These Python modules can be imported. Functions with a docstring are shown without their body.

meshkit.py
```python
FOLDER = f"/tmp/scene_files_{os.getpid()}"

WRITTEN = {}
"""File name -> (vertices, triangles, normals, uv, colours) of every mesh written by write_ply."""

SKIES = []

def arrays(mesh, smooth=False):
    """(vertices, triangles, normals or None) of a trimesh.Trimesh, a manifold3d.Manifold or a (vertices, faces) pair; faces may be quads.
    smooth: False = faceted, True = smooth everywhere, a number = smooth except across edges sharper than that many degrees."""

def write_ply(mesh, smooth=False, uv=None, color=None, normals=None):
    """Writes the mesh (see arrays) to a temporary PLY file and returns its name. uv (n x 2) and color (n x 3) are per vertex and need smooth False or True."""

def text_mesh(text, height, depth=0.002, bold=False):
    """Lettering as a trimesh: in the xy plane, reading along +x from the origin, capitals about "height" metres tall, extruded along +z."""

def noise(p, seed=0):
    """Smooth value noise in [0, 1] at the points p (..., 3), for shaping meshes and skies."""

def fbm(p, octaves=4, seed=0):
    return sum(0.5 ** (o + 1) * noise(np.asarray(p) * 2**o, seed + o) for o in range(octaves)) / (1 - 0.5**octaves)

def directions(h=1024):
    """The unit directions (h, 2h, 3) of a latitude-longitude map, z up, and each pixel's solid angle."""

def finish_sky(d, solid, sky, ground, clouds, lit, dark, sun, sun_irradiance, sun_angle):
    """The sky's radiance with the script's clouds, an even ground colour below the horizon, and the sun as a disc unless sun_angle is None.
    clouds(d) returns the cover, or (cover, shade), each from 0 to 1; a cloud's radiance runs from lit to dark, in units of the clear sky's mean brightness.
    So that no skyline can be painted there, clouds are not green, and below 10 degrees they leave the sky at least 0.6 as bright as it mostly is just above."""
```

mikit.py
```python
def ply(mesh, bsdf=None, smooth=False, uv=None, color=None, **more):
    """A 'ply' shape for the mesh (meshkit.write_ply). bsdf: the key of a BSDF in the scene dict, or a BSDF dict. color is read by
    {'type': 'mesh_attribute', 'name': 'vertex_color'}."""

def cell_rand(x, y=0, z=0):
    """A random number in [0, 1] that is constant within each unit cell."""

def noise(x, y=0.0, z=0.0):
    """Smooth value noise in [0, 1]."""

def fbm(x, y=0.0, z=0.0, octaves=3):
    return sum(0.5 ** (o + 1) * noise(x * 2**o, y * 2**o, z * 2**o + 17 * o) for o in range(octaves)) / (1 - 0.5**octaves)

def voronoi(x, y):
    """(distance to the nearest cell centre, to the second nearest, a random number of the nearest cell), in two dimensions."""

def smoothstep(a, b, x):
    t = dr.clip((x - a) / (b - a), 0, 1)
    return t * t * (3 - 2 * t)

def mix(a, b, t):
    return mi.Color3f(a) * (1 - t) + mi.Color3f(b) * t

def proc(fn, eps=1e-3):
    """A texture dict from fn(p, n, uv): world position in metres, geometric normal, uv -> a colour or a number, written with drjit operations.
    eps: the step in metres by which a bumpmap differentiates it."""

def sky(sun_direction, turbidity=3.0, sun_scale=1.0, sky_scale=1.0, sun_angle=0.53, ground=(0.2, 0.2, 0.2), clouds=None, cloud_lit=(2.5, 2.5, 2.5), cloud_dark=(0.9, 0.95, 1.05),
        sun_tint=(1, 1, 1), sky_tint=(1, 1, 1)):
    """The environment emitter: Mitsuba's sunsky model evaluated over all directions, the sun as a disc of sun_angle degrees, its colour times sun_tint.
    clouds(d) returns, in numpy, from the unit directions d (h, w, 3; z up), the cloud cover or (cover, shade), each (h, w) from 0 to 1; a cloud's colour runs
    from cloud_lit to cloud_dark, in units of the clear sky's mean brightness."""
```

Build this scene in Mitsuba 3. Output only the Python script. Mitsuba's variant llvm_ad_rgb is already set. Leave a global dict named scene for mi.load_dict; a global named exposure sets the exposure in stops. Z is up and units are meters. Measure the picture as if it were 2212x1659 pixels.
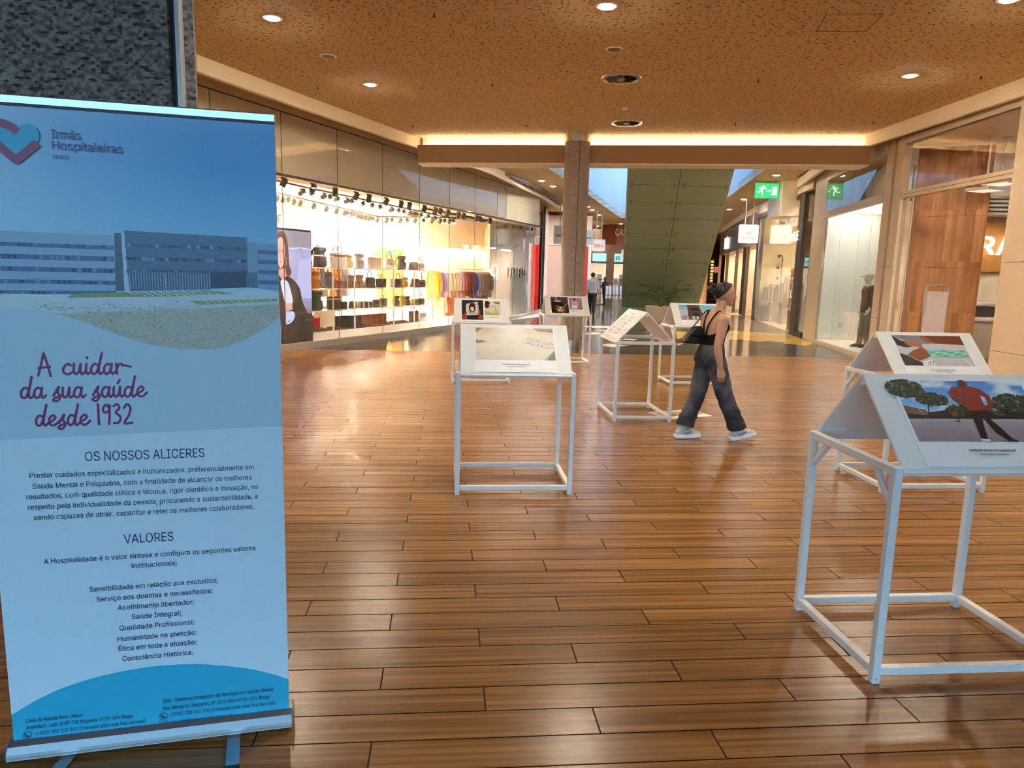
import math, random
import numpy as np
import trimesh
import manifold3d as m3
from shapely.geometry import Polygon, LineString, Point, box as sbox
from shapely.ops import unary_union
import mitsuba as mi
import mikit, meshkit
from mikit import noise, fbm, voronoi, cell_rand, smoothstep, mix, proc
import drjit as dr

rng = np.random.default_rng(7)
T4 = mi.ScalarTransform4f
scene, labels = {}, {}
exposure = 2.0
LIGHT_UNIT = 0.25     # the lamps' numbers below are for exposure 0
DL_NEAR, DL_FAR, COVE, SHOP_P, WINL = 950.0, 850.0, 30.0, 300.0, 5.0     # radiance of the downlights, the LED cove and the white window; intensity of the shop spotlights

# ------------------------------------------------------------------ camera
CAM_H, PITCH, ROLL = 1.6, 0.1549, 0.02588
cam_f = np.array([0, math.cos(PITCH), -math.sin(PITCH)])
cam_u0 = np.array([0, math.sin(PITCH), math.cos(PITCH)])
cam_up = cam_u0 * math.cos(ROLL) - np.array([1.0, 0, 0]) * math.sin(ROLL)
scene['camera'] = {'type': 'perspective', 'fov': 71.756, 'fov_axis': 'x', 'near_clip': 0.05, 'far_clip': 300.0,
                   'to_world': T4().look_at(origin=[0, 0, CAM_H], target=[0, float(cam_f[1]), CAM_H + float(cam_f[2])], up=cam_up.tolist())}

# ------------------------------------------------------------------ daylight: blue sky through the entrance glazing and the roof light
scene['sky'] = mikit.sky((0.3, -0.5, 0.8), turbidity=3.0, sun_scale=0.0, sky_scale=27.0 * LIGHT_UNIT, ground=(0.16, 0.2, 0.24), sky_tint=(0.68, 0.90, 0.86))
scene['sky']['sampling_weight'] = 14.0

WARM, WARMW = (1.0, 0.87, 0.68), (1.0, 0.88, 0.74)
ORD = ['first', 'second', 'third', 'fourth', 'fifth', 'sixth', 'seventh', 'eighth', 'ninth', 'tenth', 'eleventh', 'twelfth', 'thirteenth', 'fourteenth', 'fifteenth', 'sixteenth', 'seventeenth', 'eighteenth', 'nineteenth', 'twentieth']
ORD += ['twenty-' + o for o in ORD[:9]] + ['thirtieth']

# ------------------------------------------------------------------ helpers
def lin(c):
    if isinstance(c, str):
        c = [int(c[i:i + 2], 16) for i in (1, 3, 5)]
    x = np.asarray(c, float) / 255.0
    return np.where(x < 0.04045, x / 12.92, ((x + 0.055) / 1.055) ** 2.4)

def mat(name, color, rough=0.5, spec=0.4, metal=0.0, bump=None, bscale=1.0, **more):
    k = 'material_' + name
    if k not in scene:
        tex = color if isinstance(color, dict) else {'type': 'rgb', 'value': [float(v) for v in lin(color)]}
        b = {'type': 'principled', 'base_color': tex, 'roughness': rough, 'specular': spec, 'metallic': metal, **more}
        if bump is not None:
            b = {'type': 'bumpmap', 'arbitrary': bump, 'scale': bscale, 'bsdf': b}
        scene[k] = {'type': 'twosided', 'bsdf': b}
    return k

def matte(color):
    """a plain matte colour, one material per colour"""
    c = color if isinstance(color, str) else '#%02x%02x%02x' % tuple(int(v) for v in color)
    return mat('colour_' + c[1:], c, 0.6, 0.3)

def concat(ms):
    ms = [m for m in ms if m is not None]
    return ms[0] if len(ms) == 1 else trimesh.util.concatenate(ms)

def box(x0, x1, y0, y1, z0, z1, c=0.0):
    if c <= 0:
        m = trimesh.creation.box(extents=(x1 - x0, y1 - y0, z1 - z0))
        m.apply_translation(((x0 + x1) / 2, (y0 + y1) / 2, (z0 + z1) / 2))
        return m
    c = min(c, (x1 - x0) * .45, (y1 - y0) * .45, (z1 - z0) * .45)
    p = []
    for sx in (0, 1):
        for sy in (0, 1):
            for sz in (0, 1):
                X, Y, Z = (x0, x1)[sx], (y0, y1)[sy], (z0, z1)[sz]
                dx, dy, dz = (c, -c)[sx], (c, -c)[sy], (c, -c)[sz]
                p += [(X, Y + dy, Z + dz), (X + dx, Y, Z + dz), (X + dx, Y + dy, Z)]
    return trimesh.convex.convex_hull(np.array(p))

def frame(origin, x, y=None, z=None):
    """4x4 of a frame; x and one of y, z given, the other completed"""
    x = np.asarray(x, float) / np.linalg.norm(x)
    if z is not None:
        z = np.asarray(z, float) / np.linalg.norm(z); y = np.cross(z, x); y /= np.linalg.norm(y); x = np.cross(y, z)
    else:
        y = np.asarray(y, float) / np.linalg.norm(y); z = np.cross(x, y); z /= np.linalg.norm(z); y = np.cross(z, x)
    m = np.eye(4); m[:3, 0], m[:3, 1], m[:3, 2], m[:3, 3] = x, y, z, origin
    return m

def at(x, y, z=0.0, deg=0.0, s=1.0):
    a = math.radians(deg); m = np.eye(4)
    m[:3, :3] = np.array([[math.cos(a), -math.sin(a), 0], [math.sin(a), math.cos(a), 0], [0, 0, 1]]) * s
    m[:3, 3] = (x, y, z)
    return m

def moved(m, M):
    m = m.copy(); m.apply_transform(M); return m

def bar(p, q, w, h=None, up=(0, 0, 1), c=0.0):
    p, q = np.asarray(p, float), np.asarray(q, float); h = h or w
    L = np.linalg.norm(q - p); d = (q - p) / L
    up = np.asarray(up, float)
    if abs(d @ up) > .97: up = np.array([0, 1.0, 0])
    s = np.cross(d, up); s /= np.linalg.norm(s); u = np.cross(s, d)
    M = np.eye(4); M[:3, 0], M[:3, 1], M[:3, 2], M[:3, 3] = d, -s, u, p
    return moved(box(0, L, -w / 2, w / 2, -h / 2, h / 2, c), M)

def tube(pts, r, n=8, closed=False):
    p = np.asarray(pts, float); k = len(p)
    t = np.gradient(p, axis=0) if not closed else np.roll(p, -1, 0) - np.roll(p, 1, 0)
    t /= np.linalg.norm(t, axis=1, keepdims=True) + 1e-12
    ref = np.array([0, 0, 1.0]) if abs(t[:, 2]).mean() < .8 else np.array([1.0, 0, 0])
    a = np.cross(t, ref); a /= np.linalg.norm(a, axis=1, keepdims=True) + 1e-12
    b = np.cross(t, a); r = np.broadcast_to(r, (k,))
    ang = np.arange(n) * 2 * np.pi / n
    v = (p[:, None] + r[:, None, None] * (np.cos(ang)[None, :, None] * a[:, None] + np.sin(ang)[None, :, None] * b[:, None])).reshape(-1, 3)
    f = []
    for i in range(k if closed else k - 1):
        i2 = (i + 1) % k
        for j in range(n):
            j2 = (j + 1) % n
            f += [(i * n + j, i2 * n + j, i2 * n + j2), (i * n + j, i2 * n + j2, i * n + j2)]
    if not closed:
        v = np.vstack([v, p[0], p[-1]])
        for j in range(n):
            f += [(k * n, j, (j + 1) % n), (k * n + 1, (k - 1) * n + (j + 1) % n, (k - 1) * n + j)]
    m = trimesh.Trimesh(v, np.array(f), process=False); 
    return m

def lathe(prof, n=32, a0=0.0, a1=2 * math.pi):
    prof = np.asarray(prof, float); full = abs(a1 - a0 - 2 * math.pi) < 1e-6
    ang = np.linspace(a0, a1, n + 1)[: n if full else n + 1]; k, na = len(prof), len(ang)
    v = np.array([[r * math.cos(a), r * math.sin(a), z] for a in ang for r, z in prof]); f = []
    for i in range(na if full else na - 1):
        i2 = (i + 1) % na
        for j in range(k - 1):
            f += [(i * k + j, i2 * k + j, i2 * k + j + 1), (i * k + j, i2 * k + j + 1, i * k + j + 1)]
    m = trimesh.Trimesh(v, np.array(f), process=False); m.update_faces(m.nondegenerate_faces()); return m

def disc(r, z=0.0, n=32, down=True):
    v = np.array([[0, 0, z]] + [[r * math.cos(a), r * math.sin(a), z] for a in np.arange(n) * 2 * math.pi / n])
    f = [(0, 1 + (i + 1) % n, 1 + i) if down else (0, 1 + i, 1 + (i + 1) % n) for i in range(n)]
    return trimesh.Trimesh(v, np.array(f), process=False)

def prism(poly, h, z0=0.0):
    if not hasattr(poly, 'geom_type'): poly = Polygon(poly)
    if not poly.is_valid: poly = poly.buffer(0)
    ms = [trimesh.creation.extrude_polygon(g, h, engine='earcut') for g in getattr(poly, 'geoms', [poly]) if g.area > 1e-9]
    m = concat(ms); m.apply_translation((0, 0, z0)); return m

def flat(poly, z=0.0):
    if not hasattr(poly, 'geom_type'): poly = Polygon(poly)
    if not poly.is_valid: poly = poly.buffer(0)
    out = []
    for g in getattr(poly, 'geoms', [poly]):
        if g.geom_type != 'Polygon' or g.area < 1e-10: continue
        v, f = trimesh.creation.triangulate_polygon(g, engine='earcut')
        out.append(trimesh.Trimesh(np.c_[v, np.full(len(v), z)], f, process=False))
    m = concat(out)
    n = m.face_normals[:, 2]; m.faces = np.where((n < 0)[:, None], m.faces[:, ::-1], m.faces)
    return m

_text = {}
def text(s, cap, width=None, bold=False, depth=0.0006):
    """lettering in the xy plane, origin at the baseline's left end, stretched to the width"""
    k = (s, round(cap, 5), bold, depth)
    if k not in _text: _text[k] = meshkit.text_mesh(s, cap, depth, bold)
    m = _text[k].copy()
    m.apply_translation((-m.bounds[0][0], 0, 0))
    if width: m.apply_scale((width / m.bounds[1][0], 1, 1))
    return m

def rbox(sx, sy, sz, r, seg=12):
    """rounded box as a hull of spheres, centred"""
    r = min(r, sx * .49, sy * .49, sz * .49)
    s = m3.Manifold.sphere(r, seg)
    hs = [s.translate((x * (sx / 2 - r), y * (sy / 2 - r), z * (sz / 2 - r))) for x in (-1, 1) for y in (-1, 1) for z in (-1, 1)]
    return tri(m3.Manifold.batch_hull(hs))

def tri(man):
    m = man.to_mesh(); return trimesh.Trimesh(np.array(m.vert_properties[:, :3]), np.array(m.tri_verts), process=False)

# ---- scene entries
_used = {}
def numbered(k):
    if k not in _used:
        _used[k] = 0; return k
    while True:
        _used[k] += 1
        kk = '%s_%03d' % (k, _used[k])
        if kk not in _used:
            _used[kk] = 0; return kk

def thing(name, label, cat, group=None):
    k = numbered(name); labels[k] = {'label': label, 'category': cat}
    if group: labels[k]['group'] = group
    return k

def struct(name, label=None):
    k = numbered(name); labels[k] = {'kind': 'structure'}
    if label: labels[k]['label'] = label
    return k

def lightsrc(radiance, w=None):
    e = {'type': 'area', 'radiance': {'type': 'rgb', 'value': [float(x) for x in radiance]}}
    if w is not None: e['sampling_weight'] = float(w)
    return e

_ply = {}
def add(parent, name, mesh, m, smooth=False, T=None, label=None, emit=None, w=None, uv=None, color=None, own=False, share=None):
    """one entry of the scene: a part of parent, or (own) the mesh of the thing itself"""
    k = parent if own else numbered(parent + '__' + name)
    if share is not None and share in _ply:
        d = dict(_ply[share])
    else:
        if uv is not None or color is not None:
            d = mikit.ply(mesh, None, smooth, uv=uv, color=color)
        else:
            d = mikit.ply(mesh, None, smooth)
        if share is not None: _ply[share] = dict(d)
    if m is not None: d['bsdf'] = {'type': 'ref', 'id': m}
    if T is not None: d['to_world'] = T4(np.asarray(T, float).tolist())
    if emit is not None: d['emitter'] = lightsrc(emit, w)
    scene[k] = d
    if label: labels.setdefault(k, {})['label'] = label
    return k

class Print:
    """flat print: coloured shapes laid on one another, one mesh with the ink's colours"""
    def __init__(self, dz=0.00012): self.v, self.f, self.c, self.n, self.z, self.dz = [], [], [], 0, 0.0, dz
    def _add(self, v, f, c):
        self.v.append(v); self.f.append(np.asarray(f) + self.n); self.c.append(np.broadcast_to(c, (len(v), 3))); self.n += len(v)
    def shape(self, poly, color, up=True):
        if up: self.z += self.dz
        m = flat(poly, self.z); self._add(m.vertices, m.faces, lin(color)); return self
    def grad(self, x0, x1, y0, y1, stops, nx=1, ny=24, fn=None):
        """stops: [(t from bottom 0 to top 1, colour)]"""
        self.z += self.dz
        X, Y = np.meshgrid(np.linspace(0, 1, nx + 1), np.linspace(0, 1, ny + 1))
        ts, cs = [s[0] for s in stops], np.array([lin(s[1]) for s in stops])
        col = np.stack([np.interp(Y.ravel(), ts, cs[:, k]) for k in range(3)], -1)
        if fn is not None: col = fn(X.ravel(), Y.ravel(), col)
        v = np.c_[x0 + X.ravel() * (x1 - x0), y0 + Y.ravel() * (y1 - y0), np.full(X.size, self.z)]
        i, j = np.meshgrid(np.arange(nx), np.arange(ny)); a = (j * (nx + 1) + i).ravel()
        f = np.vstack([np.c_[a, a + 1, a + nx + 2], np.c_[a, a + nx + 2, a + nx + 1]])
        self._add(v, f, col); return self
    def blobs(self, pts, size, colors, k=6, squash=.7):
        self.z += self.dz
        for x, y in pts:
            s = size * rng.uniform(.5, 1.3); a = rng.uniform(0, 6.28)
            ang = np.arange(k) * 2 * np.pi / k + a; r = s * rng.uniform(.6, 1.2, k)
            v = np.c_[x + r * np.cos(ang), y + squash * r * np.sin(ang), np.full(k, self.z)]
            self._add(v, [(0, i, i + 1) for i in range(1, k - 1)], lin(colors[rng.integers(len(colors))]))
        return self
    def text(self, s, x, y, cap, color, width=None, bold=False):
        self.z += self.dz
        m = text(s, cap, width, bold); v = np.array(m.vertices) + (x, y, self.z)
        self._add(v, m.faces, lin(color)); return self
    def lines(self, pts, color, w):
        return self.shape(LineString(pts).buffer(w / 2, cap_style=1, resolution=3), color)
    def done(self, parent, name, M, m='material_print', label=None):
        v = np.vstack(self.v) @ M[:3, :3].T + M[:3, 3]
        mesh = trimesh.Trimesh(v, np.vstack(self.f), process=False)
        return add(parent, name, mesh, m, False, color=np.vstack(self.c), label=label)

scene['material_print'] = {'type': 'twosided', 'bsdf': {'type': 'principled', 'base_color': {'type': 'mesh_attribute', 'name': 'vertex_color'}, 'roughness': 0.35, 'specular': 0.4}}
scene['material_print_matte'] = {'type': 'twosided', 'bsdf': {'type': 'principled', 'base_color': {'type': 'mesh_attribute', 'name': 'vertex_color'}, 'roughness': 0.6, 'specular': 0.3}}
scene['material_glass_pane'] = {'type': 'thindielectric', 'int_ior': 1.5, 'ext_ior': 1.0}

# ------------------------------------------------------------------ materials of the setting
YAW = 0.0946
E1 = np.array([math.cos(YAW), math.sin(YAW)]); E2 = np.array([-E1[1], E1[0]])      # floor grid: along the planks, and away
F0 = np.array([-0.9636, 3.3955]); PW, PL3 = 0.15371, 0.39978                        # row height, a third of a plank
GRID_DEG = math.degrees(YAW)

def grid_ab(p):
    x, y = p.x - F0[0], p.y - F0[1]
    return x * E1[0] + y * E1[1], x * E2[0] + y * E2[1]

def wood_floor(p, n, uv):
    a, b = grid_ab(p)
    row = dr.floor(-b / PW); s = dr.select(row >= 0, row, row + 300)
    k = dr.floor((a / PL3 - (s + 2) + 600) / 3.0)
    r1, r2 = cell_rand(row, k, 1), cell_rand(row, k, 2)
    x, y = a + r1 * 37, b + r2 * 11
    g = fbm(x * 1.1, y * 52, r1 * 9, 3)
    fine = noise(x * 4, y * 170, r2 * 7)
    streak = smoothstep(.50, .64, noise(x * .8 + noise(x * .5, y * 8) * 1.5, y * 75, 3))
    c = mix((.205, .088, .021), (.375, .178, .056), smoothstep(.25, .75, g))
    c = c * (.93 + .14 * fine) * (1 - .22 * streak) * (.88 + .24 * r1)
    return c

def dark_floor(p, n, uv):
    a, b = grid_ab(p)
    row = dr.floor(b / .20); r = cell_rand(row, dr.floor(a / 1.2 + cell_rand(row) * 3))
    seam = smoothstep(.0, .03, dr.abs(b / .20 - row - .5) * -1 + .5)
    return mix((.046, .037, .032), (.068, .056, .047), r) * (.6 + .4 * seam) * (.85 + .3 * noise(a * 3, b * 30))

def ceiling_holes(p, n, uv):
    # a perforated acoustic board: round holes of mixed sizes
    d1, _, r1 = voronoi(p.x / .085, p.y / .085)
    d2, _, r2 = voronoi(p.x / .043 + 31, p.y / .043 + 7)
    hole = smoothstep(.20, .15, d1 * (.8 + .8 * r1)) * dr.select(r1 < .75, 1.0, 0.0)
    hole = dr.maximum(hole, smoothstep(.20, .14, d2) * dr.select(r2 < .55, .9, 0.0))
    base = mix((.56, .40, .21), (.60, .44, .235), noise(p.x * .6, p.y * .6))
    return mix(base, (.16, .085, .035), hole * .9)

def granite(p, n, uv):
    g = fbm(p.x * 90, p.y * 90, p.z * 90, 2); l = fbm(p.x * 3, p.y * 3, p.z * 1.2, 3)
    return mix((.22, .185, .155), (.46, .39, .325), smoothstep(.25, .75, g)) * (.75 + .5 * l)

def rock(p, n, uv):
    g = fbm(p.x * 45, p.y * 45, p.z * 45, 3); l = fbm(p.x * 2.0, p.y * 2.0, p.z * .8, 3)
    pit = smoothstep(.32, .22, noise(p.x * 38, p.y * 38, p.z * 55))
    return mix((.10, .095, .09), (.34, .32, .30), smoothstep(.2, .8, g)) * (.7 + .6 * l) * (1 - .7 * pit)

def rock_height(p, n, uv):
    return fbm(p.x * 26, p.y * 26, p.z * 34, 3)

def brushed(p, n, uv):
    return mix((.50, .47, .43), (.66, .62, .57), noise(p.x * 120, p.y * 120, p.z * 2))

mat('wood_plank', proc(wood_floor), 0.25, 0.36)
mat('grout', (38, 24, 16), 0.6, 0.3)
mat('dark_floor', proc(dark_floor), 0.12, 0.5)
mat('perforated_ceiling', proc(ceiling_holes), 0.9, 0.1)
mat('granite', proc(granite), 0.7, 0.3)
mat('rough_stone', proc(rock), 0.85, 0.2, bump=proc(rock_height, 2e-3), bscale=0.012)
mat('brushed_steel', proc(brushed), 0.28, 0.5, metal=1.0)
mat('cream_paint', (242, 226, 192), 0.5, 0.4)
mat('white_paint', (232, 230, 226), 0.45, 0.4)
mat('beige_panel', (198, 176, 146), 0.4, 0.4)
mat('taupe_paint', (156, 128, 92), 0.6, 0.3)
mat('grey_wall', (196, 188, 172), 0.6, 0.3)
mat('dark_metal', (38, 30, 26), 0.35, 0.5)
mat('black_frame', (28, 25, 23), 0.4, 0.5)
mat('stand_white', (228, 228, 226), 0.38, 0.45)
mat('aluminium', (190, 196, 202), 0.3, 0.5, metal=.9)
mat('black_plastic', (22, 22, 24), 0.45, 0.4)
mat('yellow_inlay', (214, 168, 78), 0.12, 0.5)
mat('cream_inlay', (226, 206, 172), 0.12, 0.5)
mat('white_inlay', (214, 208, 202), 0.12, 0.5)
mat('well_white', (226, 230, 232), 0.7, 0.2)

# ------------------------------------------------------------------ floor
fl = struct('floor', 'wood-look plank floor that turns to dark boards with pale inlays farther away')
add(fl, '', box(-16, 18, -9, 56, -0.2, -0.0045), 'material_grout', own=True)
R_LAST = -71
def plank_geo(r, k):
    """centre of plank k of row r in grid coordinates (a, b)"""
    s = r if r >= 0 else r + 300
    u0 = (s + 2) % 3 + 3 * k
    return (u0 + 1.5) * PL3, -(r + .5) * PW
def cam_px(x, y, z=0.0):
    v = np.array([x, y, z - CAM_H]); d = v @ cam_f
    if d < .3: return None
    R = np.cross(cam_f, cam_up)
    return 1106 + 1529.1 * (v @ R) / d, 829.5 - 1529.1 * (v @ cam_up) / d, d
planks = []
for r in range(R_LAST, 24):
    for k in range(-12, 13):
        a, b = plank_geo(r, k); c = F0 + a * E1 + b * E2
        if not (-7.5 < c[0] < 9.2 and c[1] > -2.5): continue
        size = 0.0
        for da in (-.5, -.25, 0, .25, .5):
            q = cam_px(*(c + da * E1))
            if q and -20 < q[0] < 2232 and -20 < q[1] < 1690: size = max(size, 1.0 / q[2] ** 2)
        planks.append((size, r, k, c))
planks.sort(key=lambda t: -t[0])
g = .0032
plank_mesh = box(-1.5 * PL3 + g, 1.5 * PL3 - g, -PW / 2 + g, PW / 2 - g, -0.006, 0.0)
rest = []
for i, (size, r, k, c) in enumerate(planks):
    M = at(c[0], c[1], 0, GRID_DEG)
    if i < 300 and size > 0: add(fl, 'plank', plank_mesh, 'material_wood_plank', T=M, share='plank')
    else: rest.append(moved(plank_mesh, M))
k_rest = add(fl, 'plank_field', concat(rest), 'material_wood_plank')
labels[k_rest] = {'kind': 'stuff', 'label': 'the farther planks of the wood-look floor'}
def grid_xy(a, b): return F0 + a * E1 + b * E2
b_edge = -R_LAST * PW + .002
add(fl, 'dark_boards', prism([grid_xy(-9, b_edge), grid_xy(13, b_edge), (17.9, 55.9), (-15.9, 55.9), grid_xy(-14.5, b_edge)], .0045, -.0045), 'material_dark_floor', label='dark polished boards')
for poly, m in [([(6.78, 22.23), (8.25, 21.32), (8.5, 20.9), (8.0, 19.7), (7.95, 18.9), (7.79, 18.35), (7.34, 17.71), (6.96, 18.2), (7.14, 18.54), (6.75, 18.89), (6.44, 18.43), (6.12, 19.03), (5.8, 18.94), (5.6, 19.8)], 'yellow'),
                ([(4.92, 21.37), (5.35, 21.25), (4.8, 19.26), (4.33, 18.72)], 'yellow'), ([(2.14, 22.33), (2.36, 22.82), (3.33, 23.05), (3.18, 22.12), (2.4, 21.97)], 'white'),
                ([(1.95, 19.49), (2.24, 20.27), (2.5, 19.97), (2.2, 19.34)], 'cream'), ([(2.44, 20.82), (2.74, 21.27), (3.01, 21.15), (2.82, 20.69)], 'cream'),
                ([(1.97, 16.39), (2.27, 16.89), (2.74, 16.53), (2.27, 16.1)], 'cream'), ([(2.72, 18.08), (2.94, 18.41), (3.24, 18.3), (3.03, 17.87)], 'cream'),
                ([(4.02, 17.35), (4.19, 17.54), (4.2, 17.4), (3.92, 16.83)], 'cream'), ([(6.0, 19.61), (6.2, 20.0), (5.75, 18.78), (5.55, 18.44)], 'white'),
                ([(1.55, 20.9), (1.75, 21.6), (1.5, 22.4), (1.25, 21.7)], 'cream'), ([(1.5, 18.9), (1.75, 19.3), (1.55, 19.9), (1.3, 19.3)], 'cream')]:
    add(fl, 'inlay', prism(poly, .0012, 0.0), 'material_%s_inlay' % m, label='%s floor inlay' % m)

# ------------------------------------------------------------------ ceiling, roof light
hole = Polygon([(0.0, 17.6), (.72, 20.16), (2.42, 26.27), (5.38, 37.35), (9.35, 37.35), (7.78, 27.0), (6.60, 19.16), (6.3, 17.1)])
well2 = Polygon([(8.07, 21.2), (8.75, 21.1), (8.5, 19.2), (7.75, 19.3)])
slab = Polygon([(-16, -9), (18, -9), (18, 56), (-16, 56)]).difference(hole).difference(well2)
ce = struct('ceiling', 'perforated acoustic ceiling with downlights')
add(ce, '', prism(slab, .25, 4.558), 'material_perforated_ceiling', own=True)
def well(poly, z0, z1, m, th=.12):
    ring = poly.buffer(th, join_style=2).difference(poly)
    return prism(ring, z1 - z0, z0)
add(ce, 'light_well', well(hole, 4.5585, 9.5, None), 'material_well_white', label='white walls of the roof light')
add(ce, 'side_recess', concat([well(well2, 4.5585, 5.3, None), prism(well2.buffer(.12), .05, 5.3)]), 'material_cream_paint')
add(ce, 'access_hatch', concat([bar((*p, 4.557), (*q, 4.557), .012, .004) for p, q in [((3.41, 8.48), (3.54, 9.05)), ((3.54, 9.05), (4.11, 9.01)), ((4.11, 9.01), (4.03, 8.43)), ((4.03, 8.43), (3.41, 8.48))]]), matte((120, 92, 62)))

# outer walls of the building
wb = struct('wall_back')
add(wb, '', concat([box(-16, 18, -3.7, -3.5, 4.25, 4.6), box(-16, -5.8, -3.7, -3.5, 0, 4.25), box(3.6, 18, -3.7, -3.5, 0, 4.25)] + [box(x - .04, x + .04, -3.68, -3.52, 0, 4.25) for x in (-3.7, -1.5, .7, 2.6)]), 'material_taupe_paint', own=True)
wl = struct('wall_left'); add(wl, '', concat([box(-16.2, -16, -9, 56, 0, 4.6), box(-8.6, -8.4, -9, 5.0, 0, 4.56)]), 'material_beige_panel', own=True)
wr = struct('wall_right'); add(wr, '', concat([box(18, 18.2, -9, 56, 0, 4.6), box(7.6, 7.8, -9, 8.0, 0, 4.56)]), 'material_beige_panel', own=True)
wf = struct('wall_far'); add(wf, '', box(-16, 18, 56, 56.2, 0, 4.6), 'material_taupe_paint', own=True)

def ribbon(pts, z0, z1, th, side=1):
    """a vertical board that follows a polyline"""
    ln = LineString(pts); return prism(ln.buffer(th / 2, cap_style=2, join_style=2), z1 - z0, z0)

FASL = [(-9.6, -2), (-6.6, 5.6), (-4.68, 10.52), (-3.78, 12.86), (-2.26, 16.59), (-.75, 20.4), (1.0, 26.8), (2.3, 33), (3.43, 37.7), (5.2, 41.5), (6.4, 47)]
t1 = struct('trim_1', 'cream fascia along the left ceiling edge'); add(t1, '', ribbon(FASL, 4.33, 4.56, .08), 'material_cream_paint', own=True)
FASR = [(7.5, -6), (7.36, 5), (7.255, 10.78), (7.06, 14.92), (7.5, 18.0), (8.3, 21.5), (9.35, 26.6), (10.4, 33.4), (12.4, 44.5)]
t2 = struct('trim_2', 'cream fascia along the right ceiling edge'); add(t2, '', ribbon(FASR, 4.31, 4.56, .08), 'material_cream_paint', own=True)

# the dropped beam with a lit cove behind its top
BL, BR = np.array([-2.2, 16.12]), np.array([7.10, 14.86]); bd = (BR - BL) / np.linalg.norm(BR - BL); bn = np.array([-bd[1], bd[0]])
bm = struct('trim_3', 'brown dropped beam with a glowing cove above it')
add(bm, '', prism([BL, BR, BR + bn * .5, BL + bn * .5], .375, 3.955), 'material_taupe_paint', own=True)
add(bm, 'lower_lip', prism([BL - bn * .015, BR - bn * .015, BR + bn * .52, BL + bn * .52], .025, 3.93), 'material_cream_paint', label='pale lower edge')
add(bm, 'cove_back', prism([BL + bn * .42, BR + bn * .42, BR + bn * .5, BL + bn * .5], .23, 4.329), 'material_cream_paint')
strip = box(0, np.linalg.norm(BR - BL) - .1, 0, .05, 0, .012)
add(bm, 'led_strip', moved(strip, frame((*(BL + bd * .05 + bn * .30), 4.333), (*bd, 0), z=(0, 0, 1))), 'material_white_paint', emit=np.array(WARM) * COVE, w=2)

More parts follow.
